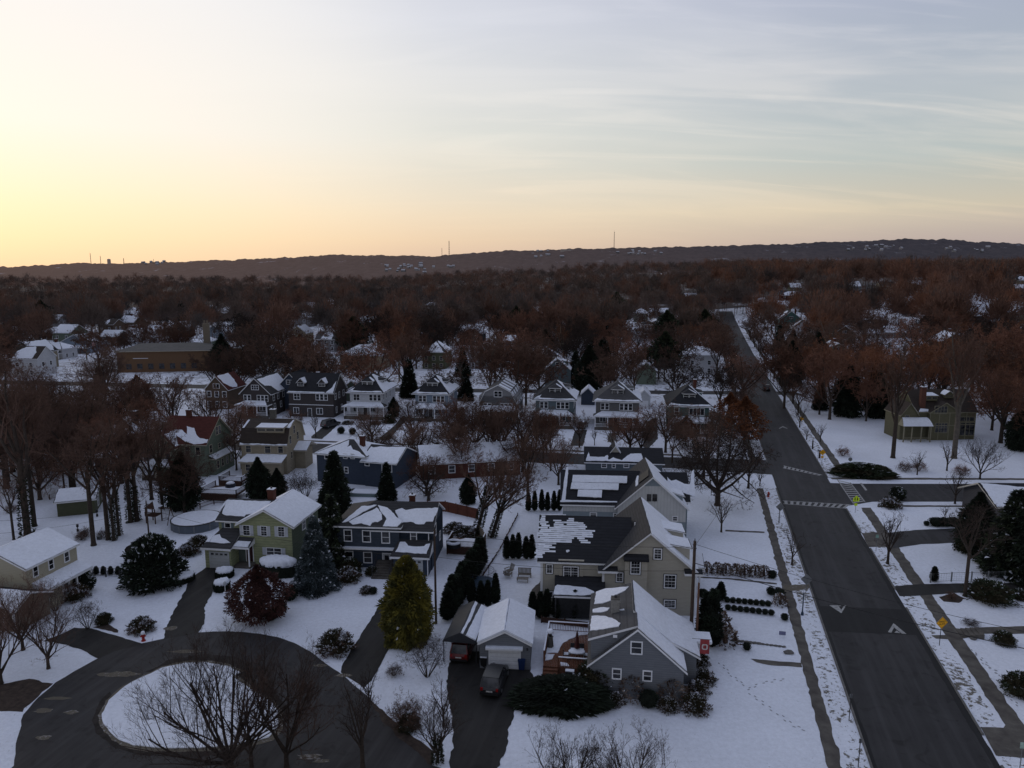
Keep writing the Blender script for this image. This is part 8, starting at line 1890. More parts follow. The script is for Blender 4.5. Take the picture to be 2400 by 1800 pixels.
gx_,gy_,_=at_deck(-1.6,-1.0,0); g_=empty('gas_grill',gx_,gy_,0,hA.rz,'black gas grill with snow on its lid, before the deck','grill')
mb=MB(); mb.box(-.35,.35,-.25,.25,.2,.8); mb.build('cabinet',BLACK,g_); mb=MB(); mb.lathe([(.28,0),(.28,.3),(.2,.4),(.05,.42)],12); mb.v=[(x*1.5,y,z+.8) for x,y,z in mb.v]; mb.build('lid',BLACK,g_); mb=MB(); mb.box(-.4,.4,-.2,.2,1.2,1.27); mb.build('snow_cover',SNOW,g_)
for s_ in (-1,1): mb=MB(); mb.box(s_*.36,s_*.75,-.2,.2,.78,.82); mb.build('side_shelf',BLACK,g_)
lx_,ly_=G(ZA,915,525,.9); l_=empty('garden_lighthouse',lx_,ly_,0,0,'small tapered wooden lighthouse ornament with snow cap on the deck edge','ornament')
mb=MB(); mb.lathe([(.42,0),(.24,1.9),(.30,1.92),(.30,2.0)],6); mb.build('tower',mat('grey_wood',(.09,.085,.08),.9,.2,3),l_); mb=MB(); mb.lathe([(.16,2.0),(.16,2.4)],8); mb.build('lantern_room',BLACK,l_); mb=MB(); mb.lathe([(.32,2.4),(.34,2.55),(.2,2.7),(.05,2.72)],10); mb.build('snow_cap',SNOW,l_)
def bin_(label,b,x,y,m,h=1.1,snow=False):
    gx,gy=G(b,x,y); e=empty('wheelie_bin',gx,gy,0,hA.rz,label,'bin'); mb=MB()
    k=mb.vs([(-.26,-.28,.08),(.26,-.28,.08),(.26,.28,.08),(-.26,.28,.08),(-.33,-.36,h-.1),(.33,-.36,h-.1),(.33,.36,h-.1),(-.33,.36,h-.1)])
    for f in ((0,3,2,1),(4,5,6,7),(0,1,5,4),(1,2,6,5),(2,3,7,6),(3,0,4,7)): mb.idx([k+i for i in f])
    mb.build('bin_body',m,e); mb=MB(); mb.box(-.35,.35,-.40,.38,h-.1,h-.03); mb.box(-.3,.3,-.34,.34,h-.03,h); mb.build('lid',m,e)
    for s_ in(-1,1): mb=MB(); mb.tube((s_*.24,.3,.1),(s_*.3,.3,.1),.1,.1,10,True); mb.build('wheel',BLACK,e)
    if snow: mb=MB(); mb.box(-.3,.3,-.38,.1,h,h+.08); mb.build('snow_cap',SNOW,e)
bin_('blue recycling bin right of the garage door',ZA,705,690,mat('bin_blue',(.012,.03,.10),.5,.1,2),1.15); bin_('black bin with snow on the lid, left of the garage door',ZA,425,672,BLACK,1.1,True)
# banner
bx=hA.hit(ZA,2000,465,(0,3.0,0),(0,1,0)); e=empty('house_banner',*hA.world((bx.x-.1,3.0)),0,hA.rz,'red vertical banner with a pale block letter O on the grey house wall','flag')
zt=bx.z; mb=MB(); mb.tube((-.3,0,zt),(1.35,0,zt),.025,.025,6,True); mb.build('banner_pole',METAL,e)
mb=MB(); NX=8
def wav(i,z): return .04*math.sin(i*1.3+z*2)
w0,w1,zb=.42,1.22,zt-1.4
for i in range(NX):
    for j in range(8):
        a=w0+(w1-w0)*i/NX;b_=w0+(w1-w0)*(i+1)/NX;c=zb+(zt-zb)*j/8;d=zb+(zt-zb)*(j+1)/8
        mb.face([(a,wav(i,c),c),(b_,wav(i+1,c),c),(b_,wav(i+1,d),d),(a,wav(i,d),d)])
bn=mb.build('banner_cloth',mat('banner_red',(.30,.05,.055),.8,.08,2),e); cxm=(w0+w1)/2; czm=(zt+zb)/2
mb=MB(); ow,oh_,bt=.20,.27,.10
def chamf(w,h,c): return [(-w+c,-h),(w-c,-h),(w,-h+c),(w,h-c),(w-c,h),(-w+c,h),(-w,h-c),(-w,-h+c)]
o_=chamf(ow+.06,oh_,.10);i_=chamf(ow-.06,oh_-.11,.05)
for k in range(8): mb.face([(cxm+o_[k][0],-.06,czm+o_[k][1]),(cxm+o_[(k+1)%8][0],-.06,czm+o_[(k+1)%8][1]),(cxm+i_[(k+1)%8][0],-.06,czm+i_[(k+1)%8][1]),(cxm+i_[k][0],-.06,czm+i_[k][1])])
mb.build('emblem',mat('emblem_white',(.5,.45,.45),.8,.05,2),bn)
# ------------------------------------------------------------------ pool, trampoline, play tower, yard bits
gx,gy=G(ZL,2010,610); e=empty('round_pool',gx,gy+1,0,0,'round above ground pool with snowy winter cover behind the green house','pool'); pm=mat('pool_wall',(.10,.12,.15),.5,.1,2)
mb=MB(); mb.lathe([(3.4,0),(3.4,1.15)],20); mb.build('pool_wall',pm,e); mb=MB(); mb.lathe([(3.52,1.12),(3.52,1.22),(3.3,1.22)],20); mb.build('pool_rim',DARKM,e); mb=MB(); mb.lathe([(3.32,1.22),(2.5,1.25),(.1,1.24)],20); mb.build('snow_cover',SNOW,e)
for i in range(10): a=2*math.pi*i/10; mb=MB(); mb.box(3.38*math.cos(a)-.07,3.38*math.cos(a)+.07,3.38*math.sin(a)-.07,3.38*math.sin(a)+.07,0,1.13); mb.build('support_post',METAL,e)
gx,gy=G(ZC,1670,1245); e=empty('trampoline',gx,gy,0,0,'round trampoline with net enclosure beside the diagonal hedge','trampoline')
mb=MB(); mb.lathe([(1.75,.80),(1.82,.86),(1.6,.88)],24); mb.build('trampoline_frame',BLUEP,e); mb=MB(); mb.lathe([(1.6,.86),(.02,.80)],20); mb.build('jumping_mat',snow_mat('slush'),e)
mb=MB()
for i in range(48):
    a=2*math.pi*i/48; mb.bar((1.7*math.cos(a),1.7*math.sin(a),.9),(1.55*math.cos(a),1.55*math.sin(a),2.4),.008)
for z_ in (1.2,1.5,1.8,2.1,2.38):
    rr=1.7-.1*(z_-.9)
    for i in range(24): a=2*math.pi*i/24;b_=2*math.pi*(i+1)/24; mb.bar((rr*math.cos(a),rr*math.sin(a),z_),(rr*math.cos(b_),rr*math.sin(b_),z_),.01 if z_<2.3 else .03)
mb.build('safety_net',DARKM,e)
for i in range(6): a=2*math.pi*i/6; mb=MB(); mb.tube((1.75*math.cos(a),1.75*math.sin(a),0),(1.72*math.cos(a),1.72*math.sin(a),2.4),.03,.025,6); mb.build('net_pole',BLUEP,e)
def adiron(b,x,y,rz,label):
    gx,gy=G(b,x,y); c=empty('garden_chair',gx,gy,0,rz,label,'chair'); m=mat('weathered_teak',(.16,.145,.125),.9,.2,4)
    mb=MB(); mb.box(-.35,.35,-.35,.3,.32,.38); mb.build('seat',m,c); mb=MB()
    for i in range(5): mb.bar((-.28+i*.14,.28,.35),(-.32+i*.16,.60,1.05),.10,.03)
    mb.build('backrest',m,c)
    for s_ in(-1,1): mb=MB(); mb.box(s_*.34,s_*.50,-.45,.35,.55,.59); mb.build('armrest',m,c); mb=MB(); mb.box(s_*.38,s_*.44,-.42,-.34,0,.55); mb.build('leg',m,c)
adiron(ZC,1965,1075,R(-50),'weathered garden chair facing right in the snowy yard, rear one'); adiron(ZC,1945,1120,R(160),'weathered garden chair in the snowy yard, nearer one')
gx,gy=G(ZC,2120,1125); c=empty('garden_bench',gx,gy,0,R(-5),'weathered garden sofa bench with dusting of snow, behind the garden table','bench'); m=MATS['weathered_teak']
mb=MB(); mb.box(-.8,.8,0,.55,.34,.40); mb.build('seat',m,c); mb=MB(); [mb.box(-.8+i*.16,-.68+i*.16,.5,.55,.4,1.0) for i in range(10)]; mb.box(-.82,.82,.49,.56,1.0,1.06); mb.build('backrest',m,c)
for a in (-.75,.75):
    for b_ in (.05,.5): mb=MB(); mb.box(a-.04,a+.04,b_-.04,b_+.04,0,.34); mb.build('leg',m,c)
gx,gy=G(ZC,2100,1150); c=empty('garden_table',gx,gy-.4,0,R(-5),'low slatted garden table with a little snow in front of the bench','table'); mb=MB(); [mb.box(-.7+i*.14,-.58+i*.14,-.35,.35,.40,.44) for i in range(10)]; mb.build('tabletop',m,c)
for a in (-.62,.62):
    for b_ in (-.3,.3): mb=MB(); mb.box(a-.03,a+.03,b_-.03,b_+.03,0,.40); mb.build('leg',m,c)
# garden shed, play tower
gx,gy=G(ZL,1310,985); e=empty('garden_shed',gx,gy,0,R(-8),'dark narrow shed with arched roof left of the huge shrub','shed'); sm=line_mat('dark_shed_boards',(.035,.028,.025),.2,.7,axis='xy')
mb=MB(); a=[(-.05,0),(1.75,0),(1.75,1.9),(1.4,2.35),(.85,2.55),(.3,2.35),(-.05,1.9)]
mb.face([(x,0,z) for x,z in a]); mb.face([(x,2.2,z) for x,z in a][::-1])
for i in (0,1,6): p,q_=a[i],a[(i+1)%7]; mb.face([(p[0],0,p[1]),(p[0],2.2,p[1]),(q_[0],2.2,q_[1]),(q_[0],0,q_[1])])
mb.build('wall',sm,e); mb=MB()
for i in (2,3,4,5): p,q_=a[i],a[i+1]; mb.face([(p[0],-.1,p[1]+.03),(q_[0],-.1,q_[1]+.03),(q_[0],2.3,q_[1]+.03),(p[0],2.3,p[1]+.03)])
mb.build('roof',SHINGK,e); mb=MB(); mb.box(.0,.7,-.2,-.02,.22,.32); mb.build('snow_ledge',SNOW,e)
gx,gy=G(ZL,1520,560); e=empty('play_tower',gx,gy,0,R(-12),'wooden play tower with small snowy roof and hanging ring swing','play tower')
for a in (0,1.5):
    for b_ in (0,1.4): mb=MB(); mb.box(a-.06,a+.06,b_-.06,b_+.06,0,2.4); mb.build('post',WOODD,e)
mb=MB(); mb.box(-.1,1.6,-.1,1.5,1.1,1.2); mb.build('platform',WOODD,e); mb=MB(); [mb.box(-.1+i*.2,.03+i*.2,-.12,-.08,1.2,1.8) for i in range(9)]; mb.build('railing',WOODD,e)
mb=MB(); mb.face([(-.2,-.2,2.3),(1.7,-.2,2.3),(.75,.7,3.2)]); mb.face([(1.7,1.6,2.3),(-.2,1.6,2.3),(.75,.7,3.2)]); mb.face([(-.2,1.6,2.3),(-.2,-.2,2.3),(.75,.7,3.2)]); mb.cur=1; mb.face([(1.7,-.2,2.3),(1.7,1.6,2.3),(.75,.7,3.2)]); mb.build('roof',[WOODD,SNOW],e)
mb=MB(); mb.bar((1.5,.7,2.3),(3.6,.7,2.3),.1); mb.bar((3.6,-.2,0),(3.6,.7,2.3),.08); mb.bar((3.6,1.6,0),(3.6,.7,2.3),.08); mb.build('swing_beam',WOODD,e)
mb=MB()
for i in range(16): a=2*math.pi*i/16;b_=2*math.pi*(i+1)/16; mb.bar((2.6+.45*math.cos(a),.7+.45*math.sin(a),.6),(2.6+.45*math.cos(b_),.7+.45*math.sin(b_),.6),.06)
for a in (0,2.1,4.2): mb.bar((2.6+.45*math.cos(a),.7+.45*math.sin(a),.6),(2.6,.7,2.25),.015)
mb.build('ring_swing',BLACK,e)
def feeder(b,x,y,label):
    gx,gy=G(b,x,y); e=empty('bird_feeder',gx,gy,0,0,label,'bird feeder'); mb=MB(); mb.lathe([(.05,0),(.16,.05),(.14,.35),(.05,.45),(.05,.6),(.16,.7),(.18,.9),(.03,1.0)],8); mb.build('feeder_body',BLACK,e); mb=MB(); mb.lathe([(.2,1.0),(.15,1.06),(.02,1.1)],8); mb.build('feeder_roof',DARKM,e)
feeder(ZL,808,645,'black stacked bird feeder in the left snowy garden, largest'); feeder(ZL,1008,490,'small dark garden ornament left of two in the wood yard'); feeder(ZL,1112,495,'small dark garden ornament right of two in the wood yard')
mb=MB(); gx,gy=G(ZL,1030,728); e=empty('utility_box',gx,gy,0,0,'small pale utility box on the snow by the tree line','box'); mb.box(-.25,.25,-.2,.2,0,.5); mb.box(-.28,.28,-.23,.23,.5,.56); mb.build('cabinet',METAL,e); mb=MB(); mb.box(-.2,.2,-.215,-.2,.08,.45); mb.build('door',DARKM,e)
# decks of the back houses
def deck(label,b,x,y,w,d,h,rz,m=WOOD,snowy=True,name='wooden_deck'):
    gx,gy=G(b,x,y); e=empty(name,gx,gy,0,rz,label,'deck'); mb=MB(); mb.box(0,w,0,d,h-.12,h); 
    for a in (0.05,w-.15):
        for c in (.05,d-.15): mb.box(a,a+.1,c,c+.1,0,h-.12)
    mb.box(0,w,.0,.04,.1,h-.12); mb.build('deck_floor',m,e); rail(e,(0.06,0.06),(w-.06,.06),h,.85,m); rail(e,(0.06,.06),(.06,d),h,.85,m); rail(e,(w-.06,.06),(w-.06,d),h,.85,m)
    if snowy: snow_poly(e,[Vector(p) for p in ((.2,.3,h+.01),(w-.3,.3,h+.01),(w-.4,d-.3,h+.01),(w*.4,d-.2,h+.01),(.3,d*.6,h+.01))],(0,0,1),.15,.3,.06)
    return e
deck('large dark red deck with snow and grill behind the green house',ZD,90,320,6.2,4.5,1.1,R(-8),WOODD); deck('upper dark deck with snowy boards by the tan gambrel house',ZD,280,180,4.2,3.5,1.0,R(-8),WOODD)
deck('bright red stained deck behind the navy split house',ZD,1735,120,2.6,2.6,1.2,R(-10),mat('red_stain',(.16,.05,.03),.7,.2,3)); deck('dark red deck with hot tub behind the navy house',ZC,1312,880,4.6,3.4,1.0,R(-8),WOODD)
gx,gy=G(ZC,1385,800,1.0); e=empty('hot_tub',gx,gy,1.0,0,'round hot tub ring under snow on the dark red deck','hot tub'); mb=MB(); mb.lathe([(.95,0),(.95,.6)],16); mb.build('tub_wall',BLACK,e); mb=MB(); mb.lathe([(.98,.55),(.98,.72),(.55,.74),(.5,.6)],18); mb.build('snow_ring',SNOW,e)
gx,gy=G(ZD,400,190,1.0); e=empty('covered_grill',gx,gy,1.0,0,'dark covered grill with snow on the large dark red deck','grill'); mb=MB(); mb.lathe([(.8,0),(.85,.5),(.6,.9),(.2,1.0)],10); mb.build('cover',mat('cover_blue',(.012,.014,.025),.6,.2,2),e); mb=MB(); mb.lathe([(.7,.78),(.55,.95),(.2,1.08)],10); mb.build('snow_cap',SNOW,e)
gx,gy=G(ZM,1300,1140); e=empty('covered_pool',gx,gy,0,R(-5),'flat snow covered pool edge behind the navy house fence','pool'); mb=MB(); mb.box(-2.4,2.4,-1.2,1.2,0,.5); mb.build('pool_wall',mat('pool_wall2',(.15,.2,.2),.6,.1,2),e); mb=MB(); mb.box(-2.3,2.3,-1.1,1.1,.5,.6); mb.build('snow_cover',SNOW,e)
# stone edging, boulder, yard sign, steps
SG=mat('field_stone',(.13,.125,.12),.9,.3,4)
def stone(label,b,x,y,s,group=None,name='edging_stone'):
    gx,gy=G(b,x,y); r=random.Random(int(x*7+y)); e=MB(); n=8
    e.lathe([(.8,0),(1.0,.25),(.9,.6),(.5,.85),(.1,.92)],n,wob=lambda i,j:1+.18*math.sin(i*2.3+x+j)); e.v=[(v[0]*s*1.25,v[1]*s*.8,v[2]*s*.8) for v in e.v]
    o=e.build(name,SG,smooth=True); o.location=(gx,gy,0); o.rotation_euler=(0,0,r.uniform(-.3,.3)); tag(o,label,'stone',group)
for i in range(13): stone('grey edging stone in the curved line across the front lawn',ZR,332+i*27,835+i*3.4,.24 if i<7 else .19,'edging stones across the lawn')
stone('single grey boulder on the lawn near the pavement',ZR,687,915,.42,name='boulder'); stone('dark boulder in the snow beside the garden steps at right',ZR,1885,825,.3,name='boulder')
gx,gy=G(ZR,645,806); e=empty('yard_sign',gx,gy,0,R(-12),'small bluish yard sign leaning in the snowy front lawn','sign'); mb=MB(); mb.box(-.32,.32,-.01,.01,.15,.55); mb.build('sign_board',mat('bluish_card',(.14,.15,.26),.6,.2,5),e); 
for a in (-.2,.2): mb=MB(); mb.tube((a,.015,0),(a,.015,.5),.01,.01,5); mb.build('sign_leg',DARKM,e)
gx,gy=G(ZR,1850,790); e=empty('stone_steps',gx,gy,0,R(-14),'broad low stone garden steps leading up from the right pavement','steps'); 
for i in range(5): mb=MB(); mb.box(-.9+.42*i,-.48+.42*i,-.8,.8,0,.10+.09*i); mb.build('step',CONC,e)
con('bushbrown',ZR,2080,850,s=.55,label='dark clump poking through snow beside the wire at far right',name='shrub',cat='shrub',trunk=False); tr('shrub2',ZR,1870,735,s=.7,sz=.4,label='flattened dark branches above the garden steps',name='bare_shrub',cat='shrub'); con('bushbrown',ZR,2190,1170,s=.8,label='dark shrub at the right edge below the garden path',name='shrub',cat='shrub',trunk=False)
tr('shrub2',ZR,1740,560,s=.5,sz=.5,label='low twigs in the mulch ring at the right trunk',name='bare_shrub',cat='shrub',cm=TWIGB); con('bushbrown',ZR,2180,560,s=.5,label='low brown bush at the right edge above the lawn',name='shrub',cat='shrub',trunk=False)
# christmas tree with lights
gx,gy=GT(ZX,493,760); e=empty('lit_christmas_tree',gx,gy,terr(gx,gy),0,'tree wrapped in warm fairy lights deep in the right wood','tree'); mb=gen_conifer(61,6,1.6,n=900,tl=.3,tw=.15); mb.build('crown',[EVK,EVG,SNOW],e); mb=MB(); rr=random.Random(5)
for i in range(110): t=rr.random()**1.2; a=rr.uniform(0,6.28); q_=1.65*(1-t); mb.box(q_*math.cos(a)-.07,q_*math.cos(a)+.07,q_*math.sin(a)-.07,q_*math.sin(a)+.07,6*t,6*t+.13)
mb.build('fairy_lights',emat('fairy_glow',(1,.6,.25),2.2),e)
# school flag
gx,gy=G(ZE,850,600); e=empty('flagpole',gx,gy,0,0,'thin flagpole with small red and white flag left of the school','flagpole'); mb=MB(); mb.tube((0,0,0),(0,0,9.5),.09,.05,8,True); mb.build('pole_shaft',METAL,e); mb=MB()
for i in range(5): mb.cur=i%2; mb.face([(0,0,9.4-i*.26),(-1.6,.2,9.5-i*.26),(-1.6,.2,9.24-i*.26),(0,0,9.14-i*.26)])
mb.build('flag_cloth',[mat('flag_red',(.3,.06,.05),.8,.1,2),mat('flag_white',(.4,.38,.38),.8,.1,2)],e)
# ------------------------------------------------------------------ wood
rw=random.Random(99)
WOODM=[TWIGR,TWIGB,TWIGR,TWIGB,TWIG]
proto('wood1',(BARK,TWIG),seed=71,h=17,r0=.34,bole=.24,spread=.62,nl=7,ns=(6,7,6,5),nt=8,tw=.105,up=.30)
proto('wood2',(BARK,TWIG),seed=72,h=17,r0=.30,bole=.30,spread=.48,nl=7,ns=(6,7,6,5),nt=8,tw=.105,up=.42)
proto('wood3',(BARK,TWIG),seed=73,h=17,r0=.36,bole=.22,spread=.75,nl=7,ns=(6,7,6,5),nt=8,tw=.105,up=.22)
def clear_of(x,y,m=0,):
    for kx,ky,kr in KEEP:
        if (x-kx)**2+(y-ky)**2<(kr+m)**2: return False
    return True
def on_road(x,y):
    if RX(y)-7<x<RXR(y)+5: return True
    if 204<y<238 and abs(y-(216-.06*x))<7 and -170<x<90: return True
    return False
def blocks(x,y):
    """keeps sight of the houses the photograph shows: no wood tree just in front of one"""
    for kx,ky,kr in KEEP:
        if ky<200: continue
        if 0<ky-y<(34 if ky<260 else 95) and abs(x-kx*y/ky)<kr*.95: return True
    return False
LAB={0:'rusty red crowned bare tree in the wood behind the porch row',1:'brown crowned bare tree in the wood behind the porch row'}
cnt=0; tries=0
spots=[]
while cnt<205 and tries<40000:
    tries+=1
    y=185+165*rw.random()**.9; hw=y*.74+6; x=rw.uniform(-hw,hw)
    if not clear_of(x,y,1.0) or on_road(x,y) or (blocks(x,y) and rw.random()<.82): continue
    if y<222 and -75<x<52: 
        if rw.random()<.12: continue
    if any((x-a)**2+(y-b)**2<50 for a,b in spots): continue
    if -152<x<-96 and y<262: continue
    spots.append((x,y)); k=rw.choice(('wood1','wood2','wood3')) ; m=WOODM[rw.randrange(5)]
    if x>70 and rw.random()<.3: m=TWIGG
    red=m in(TWIGR,TWIGG)
    side='left' if x<-60 else ('right' if x>RXR(y) else 'centre')
    lab={'left':'%s crowned bare tree in the left hand wood beyond the yards','centre':'%s crowned bare tree in the wood behind the porch row','right':'%s crowned bare tree in the wood right of the long street'}[side]%('rusty' if red else 'brown')
    tree(k,x,y,s=rw.uniform(.78,1.28),label=lab,group=('rusty' if red else 'brown')+' wood trees, '+side,tm=BARKG if rw.random()<.2 else BARK,cm=m); cnt+=1
# more trees on the near flanks, where the photograph is thick with crowns
NF=[(84,162,1.1),(78,174,1.15),(106,140,1.0),(114,148,1.2),(122,138,1.1),(72,188,1.1),(94,188,1.2),(66,204,1.1),(136,132,1.0),(100,172,1.25),(104,150,1.2),(118,196,1.2),(92,214,1.1),(132,148,1.0),(150,166,1.1),(-104,176,1.0),(-74,128,.9),(-136,156,1.0),(-96,146,1.0),(-110,166,1.0),(-68,104,.7),(-66,138,.7),(-120,142,.95),(-146,176,1.0),(-118,150,1.0),(-128,170,1.05),(-100,158,.9),(-108,136,.9),(-92,142,.8),(-140,190,1.1),(-112,196,1.0),(-95,178,.9),(-86,164,.75),(-84,202,.9),(-122,214,1.0),(-76,112,.8),(-88,122,.95),(-98,118,1.0),(-80,150,.8),(118,170,1.05),(126,158,1.0),(112,185,1.1),(130,186,1.1),(138,176,1.05),(104,192,1.0),(122,202,1.15),(146,198,1.1),(96,176,.8),(110,162,.85),(84,196,.8),(78,180,.7),(140,214,1.1),(98,208,1.0),(86,172,.7)]
for i,(x,y,s_4) in enumerate(NF):
    lf=x<0
    if not clear_of(x,y,0): continue
    tree(('wood1','wood2','oak1','oak3')[i%4],x,y,s=s_4,label='big %s tree on the near %s flank of the wood'%('brown bare' if lf else 'rusty bare','left' if lf else 'right'),group='big trees on the near %s flank'%('left' if lf else 'right'),cm=(TWIGB if lf else (TWIGG if i%3==0 else TWIGR)))
re_=random.Random(17); ne=0
while ne<34:
    y=re_.uniform(195,520); x=re_.uniform(-y*.72,y*.72)
    if not clear_of(x,y,2) or on_road(x,y) or blocks(x,y): continue
    conifer(re_.choice(('fir1','fir2','dark1','pine')),x,y,s=re_.uniform(.8,1.5),label='dark evergreen rising among the bare crowns of the wood',group='evergreens scattered through the wood'); ne+=1
for b,x,y,s_4,l in ((ZU,800,560,1.25,'pale barked sycamore rising left of the white tower house'),(ZU,440,790,1.0,'pale trunked sycamore beside the tan foursquare'),(ZX,350,300,1.2,'pale limbed sycamore in the far right wood'),(ZT,1240,900,1.15,'thick pale limbed tree behind the white foursquare roof')):
    gx,gy=GT(b,x,y); tree('tall1',gx,gy,s=s_4,label=l,tm=mat('sycamore_bark',(.20,.175,.14),.9,.3,3),cm=TWIGG)
gx,gy=GT(ZT,880,870)
tree('oak3',gx,gy,s=1.0,label='dark crooked tree with snow along its limb behind white foursquare',cm=TWIGB)
# distant wood: one uncountable mass of crowns to the foot of the ridge
def distant_wood():
    r=np.random.default_rng(5)
    def crown_proto(seed,nbl):
        q=np.random.default_rng(seed); V=[];Fc=[]
        k=0
        for i in range(nbl):
            a=q.uniform(0,2*np.pi); t=q.uniform(0,1); el=q.uniform(-.15,1.0)
            rr=q.uniform(.35,1.0)*(.75+.35*np.sin(a*3+seed)*np.cos(el*4+seed))
            p=np.array([np.cos(a)*np.cos(el*1.5)*rr,np.sin(a)*np.cos(el*1.5)*rr,np.sin(el*1.5)*rr*.95])
            d=p/(np.linalg.norm(p)+1e-6)*.6+q.normal(0,.35,3)+np.array([0,0,.45]); d/=np.linalg.norm(d)
            s=np.cross(d,q.normal(0,1,3)); s/=np.linalg.norm(s)
            L=q.uniform(.14,.30); w_=.0165
            V+= [p-s*w_,p+s*w_,p+d*L]; Fc.append((k,k+1,k+2)); k+=3
        # bole
        for a in (0,2.1): 
            s=np.array([np.cos(a),np.sin(a),0])*.035; V+=[np.array([0,0,-1.6])-s,np.array([0,0,-1.6])+s,np.array([0,0,.3])]; Fc.append((k,k+1,k+2)); k+=3
        return np.array(V,dtype=np.float32),np.array(Fc,dtype=np.int32)
    protos=[crown_proto(i,820) for i in range(4)]; light=[crown_proto(i+10,230) for i in range(4)]
    VV=[];FF=[];off=0;MI=[]
    N_=0
    n=6300
    ys=np.exp(r.uniform(np.log(320),np.log(2600),n))
    for y in ys:
        hw=y*.74+30; x=r.uniform(-hw,hw)
        if RX(y)-7<x<RXR(y)+6 and y<470: continue
        if not clear_of(x,y,-1): continue
        if blocks(x,y) and r.random()<.95: continue
        P0,F0=(protos if y<800 else light)[r.integers(4)]
        s=r.uniform(5.0,8.8)*(1.18 if x>RX(y) else 1)*(1 if y<900 else 1+ (y-900)/1500); hz_=terr(x,y)
        th=r.uniform(0,2*np.pi); c,sn=np.cos(th),np.sin(th)
        Rm=np.array([[c,-sn,0],[sn,c,0],[0,0,1]],dtype=np.float32)
        sv=np.array([s*(1 if y<750 else 1.3),s*(1 if y<750 else 1.3),s*r.uniform(.9,1.55)])
        if y>=750: pass
        VV.append((P0@Rm.T)*sv+np.array([x,y,hz_+s*1.35])); FF.append(F0+off); off+=len(P0); MI.append(np.full(len(F0),(3 if r.random()<.5 else 0) if (x>RX(y) and r.random()<.55) else (0 if r.random()<.42 else (1 if r.random()<.75 else 2)),dtype=np.int32)); N_+=1
    V=np.concatenate(VV).astype(np.float32); Fc=np.concatenate(FF).astype(np.int32); mi=np.concatenate(MI)
    me=bpy.data.meshes.new('distant_wood'); me.vertices.add(len(V)); me.vertices.foreach_set('co',V.ravel()); me.loops.add(Fc.size); me.loops.foreach_set('vertex_index',Fc.ravel())
    me.polygons.add(len(Fc)); me.polygons.foreach_set('loop_start',np.arange(0,Fc.size,3,dtype=np.int32)); me.polygons.foreach_set('material_index',mi)
    for c_,nm in (((.140,.076,.055),'wood_far_red'),((.11,.08,.068),'wood_far_brown'),((.075,.062,.058),'wood_far_grey'),((.17,.078,.048),'wood_far_rust')): me.materials.append(mat(nm,c_,.95,.4,.02))
    me.update(calc_edges=True); o=bpy.data.objects.new('distant_wood',me); col.objects.link(o); tag(o,'mass of reddish brown bare treetops reaching to the foot of the ridge','wood',kind='stuff'); return N_
distant_wood()
# dark leaf litter floor under the distant wood hides the snow between crowns
def floor_():
    v=[];f=[];ys=list(np.geomspace(540,2900,50)); nx=60
    for y in ys:
        hw=y*.8+60
        for i in range(nx+1): x=(-1+2*i/nx)*hw; v.append((x,y,terr(x,y)+.3))
    for j in range(len(ys)-1):
        for i in range(nx): a=j*(nx+1)+i; f.append((a,a+1,a+nx+2,a+nx+1))
    me=bpy.data.meshes.new('wood_floor'); me.from_pydata(v,[],f); me.materials.append(snow_mat('wood_floor_mat',1.0,tint=(.30,.31,.34),thr=.40,sscale=.05,dirt=(.05,.036,.032))); o=bpy.data.objects.new('wood_floor',me); col.objects.link(o); tag(o,kind='structure')
floor_()
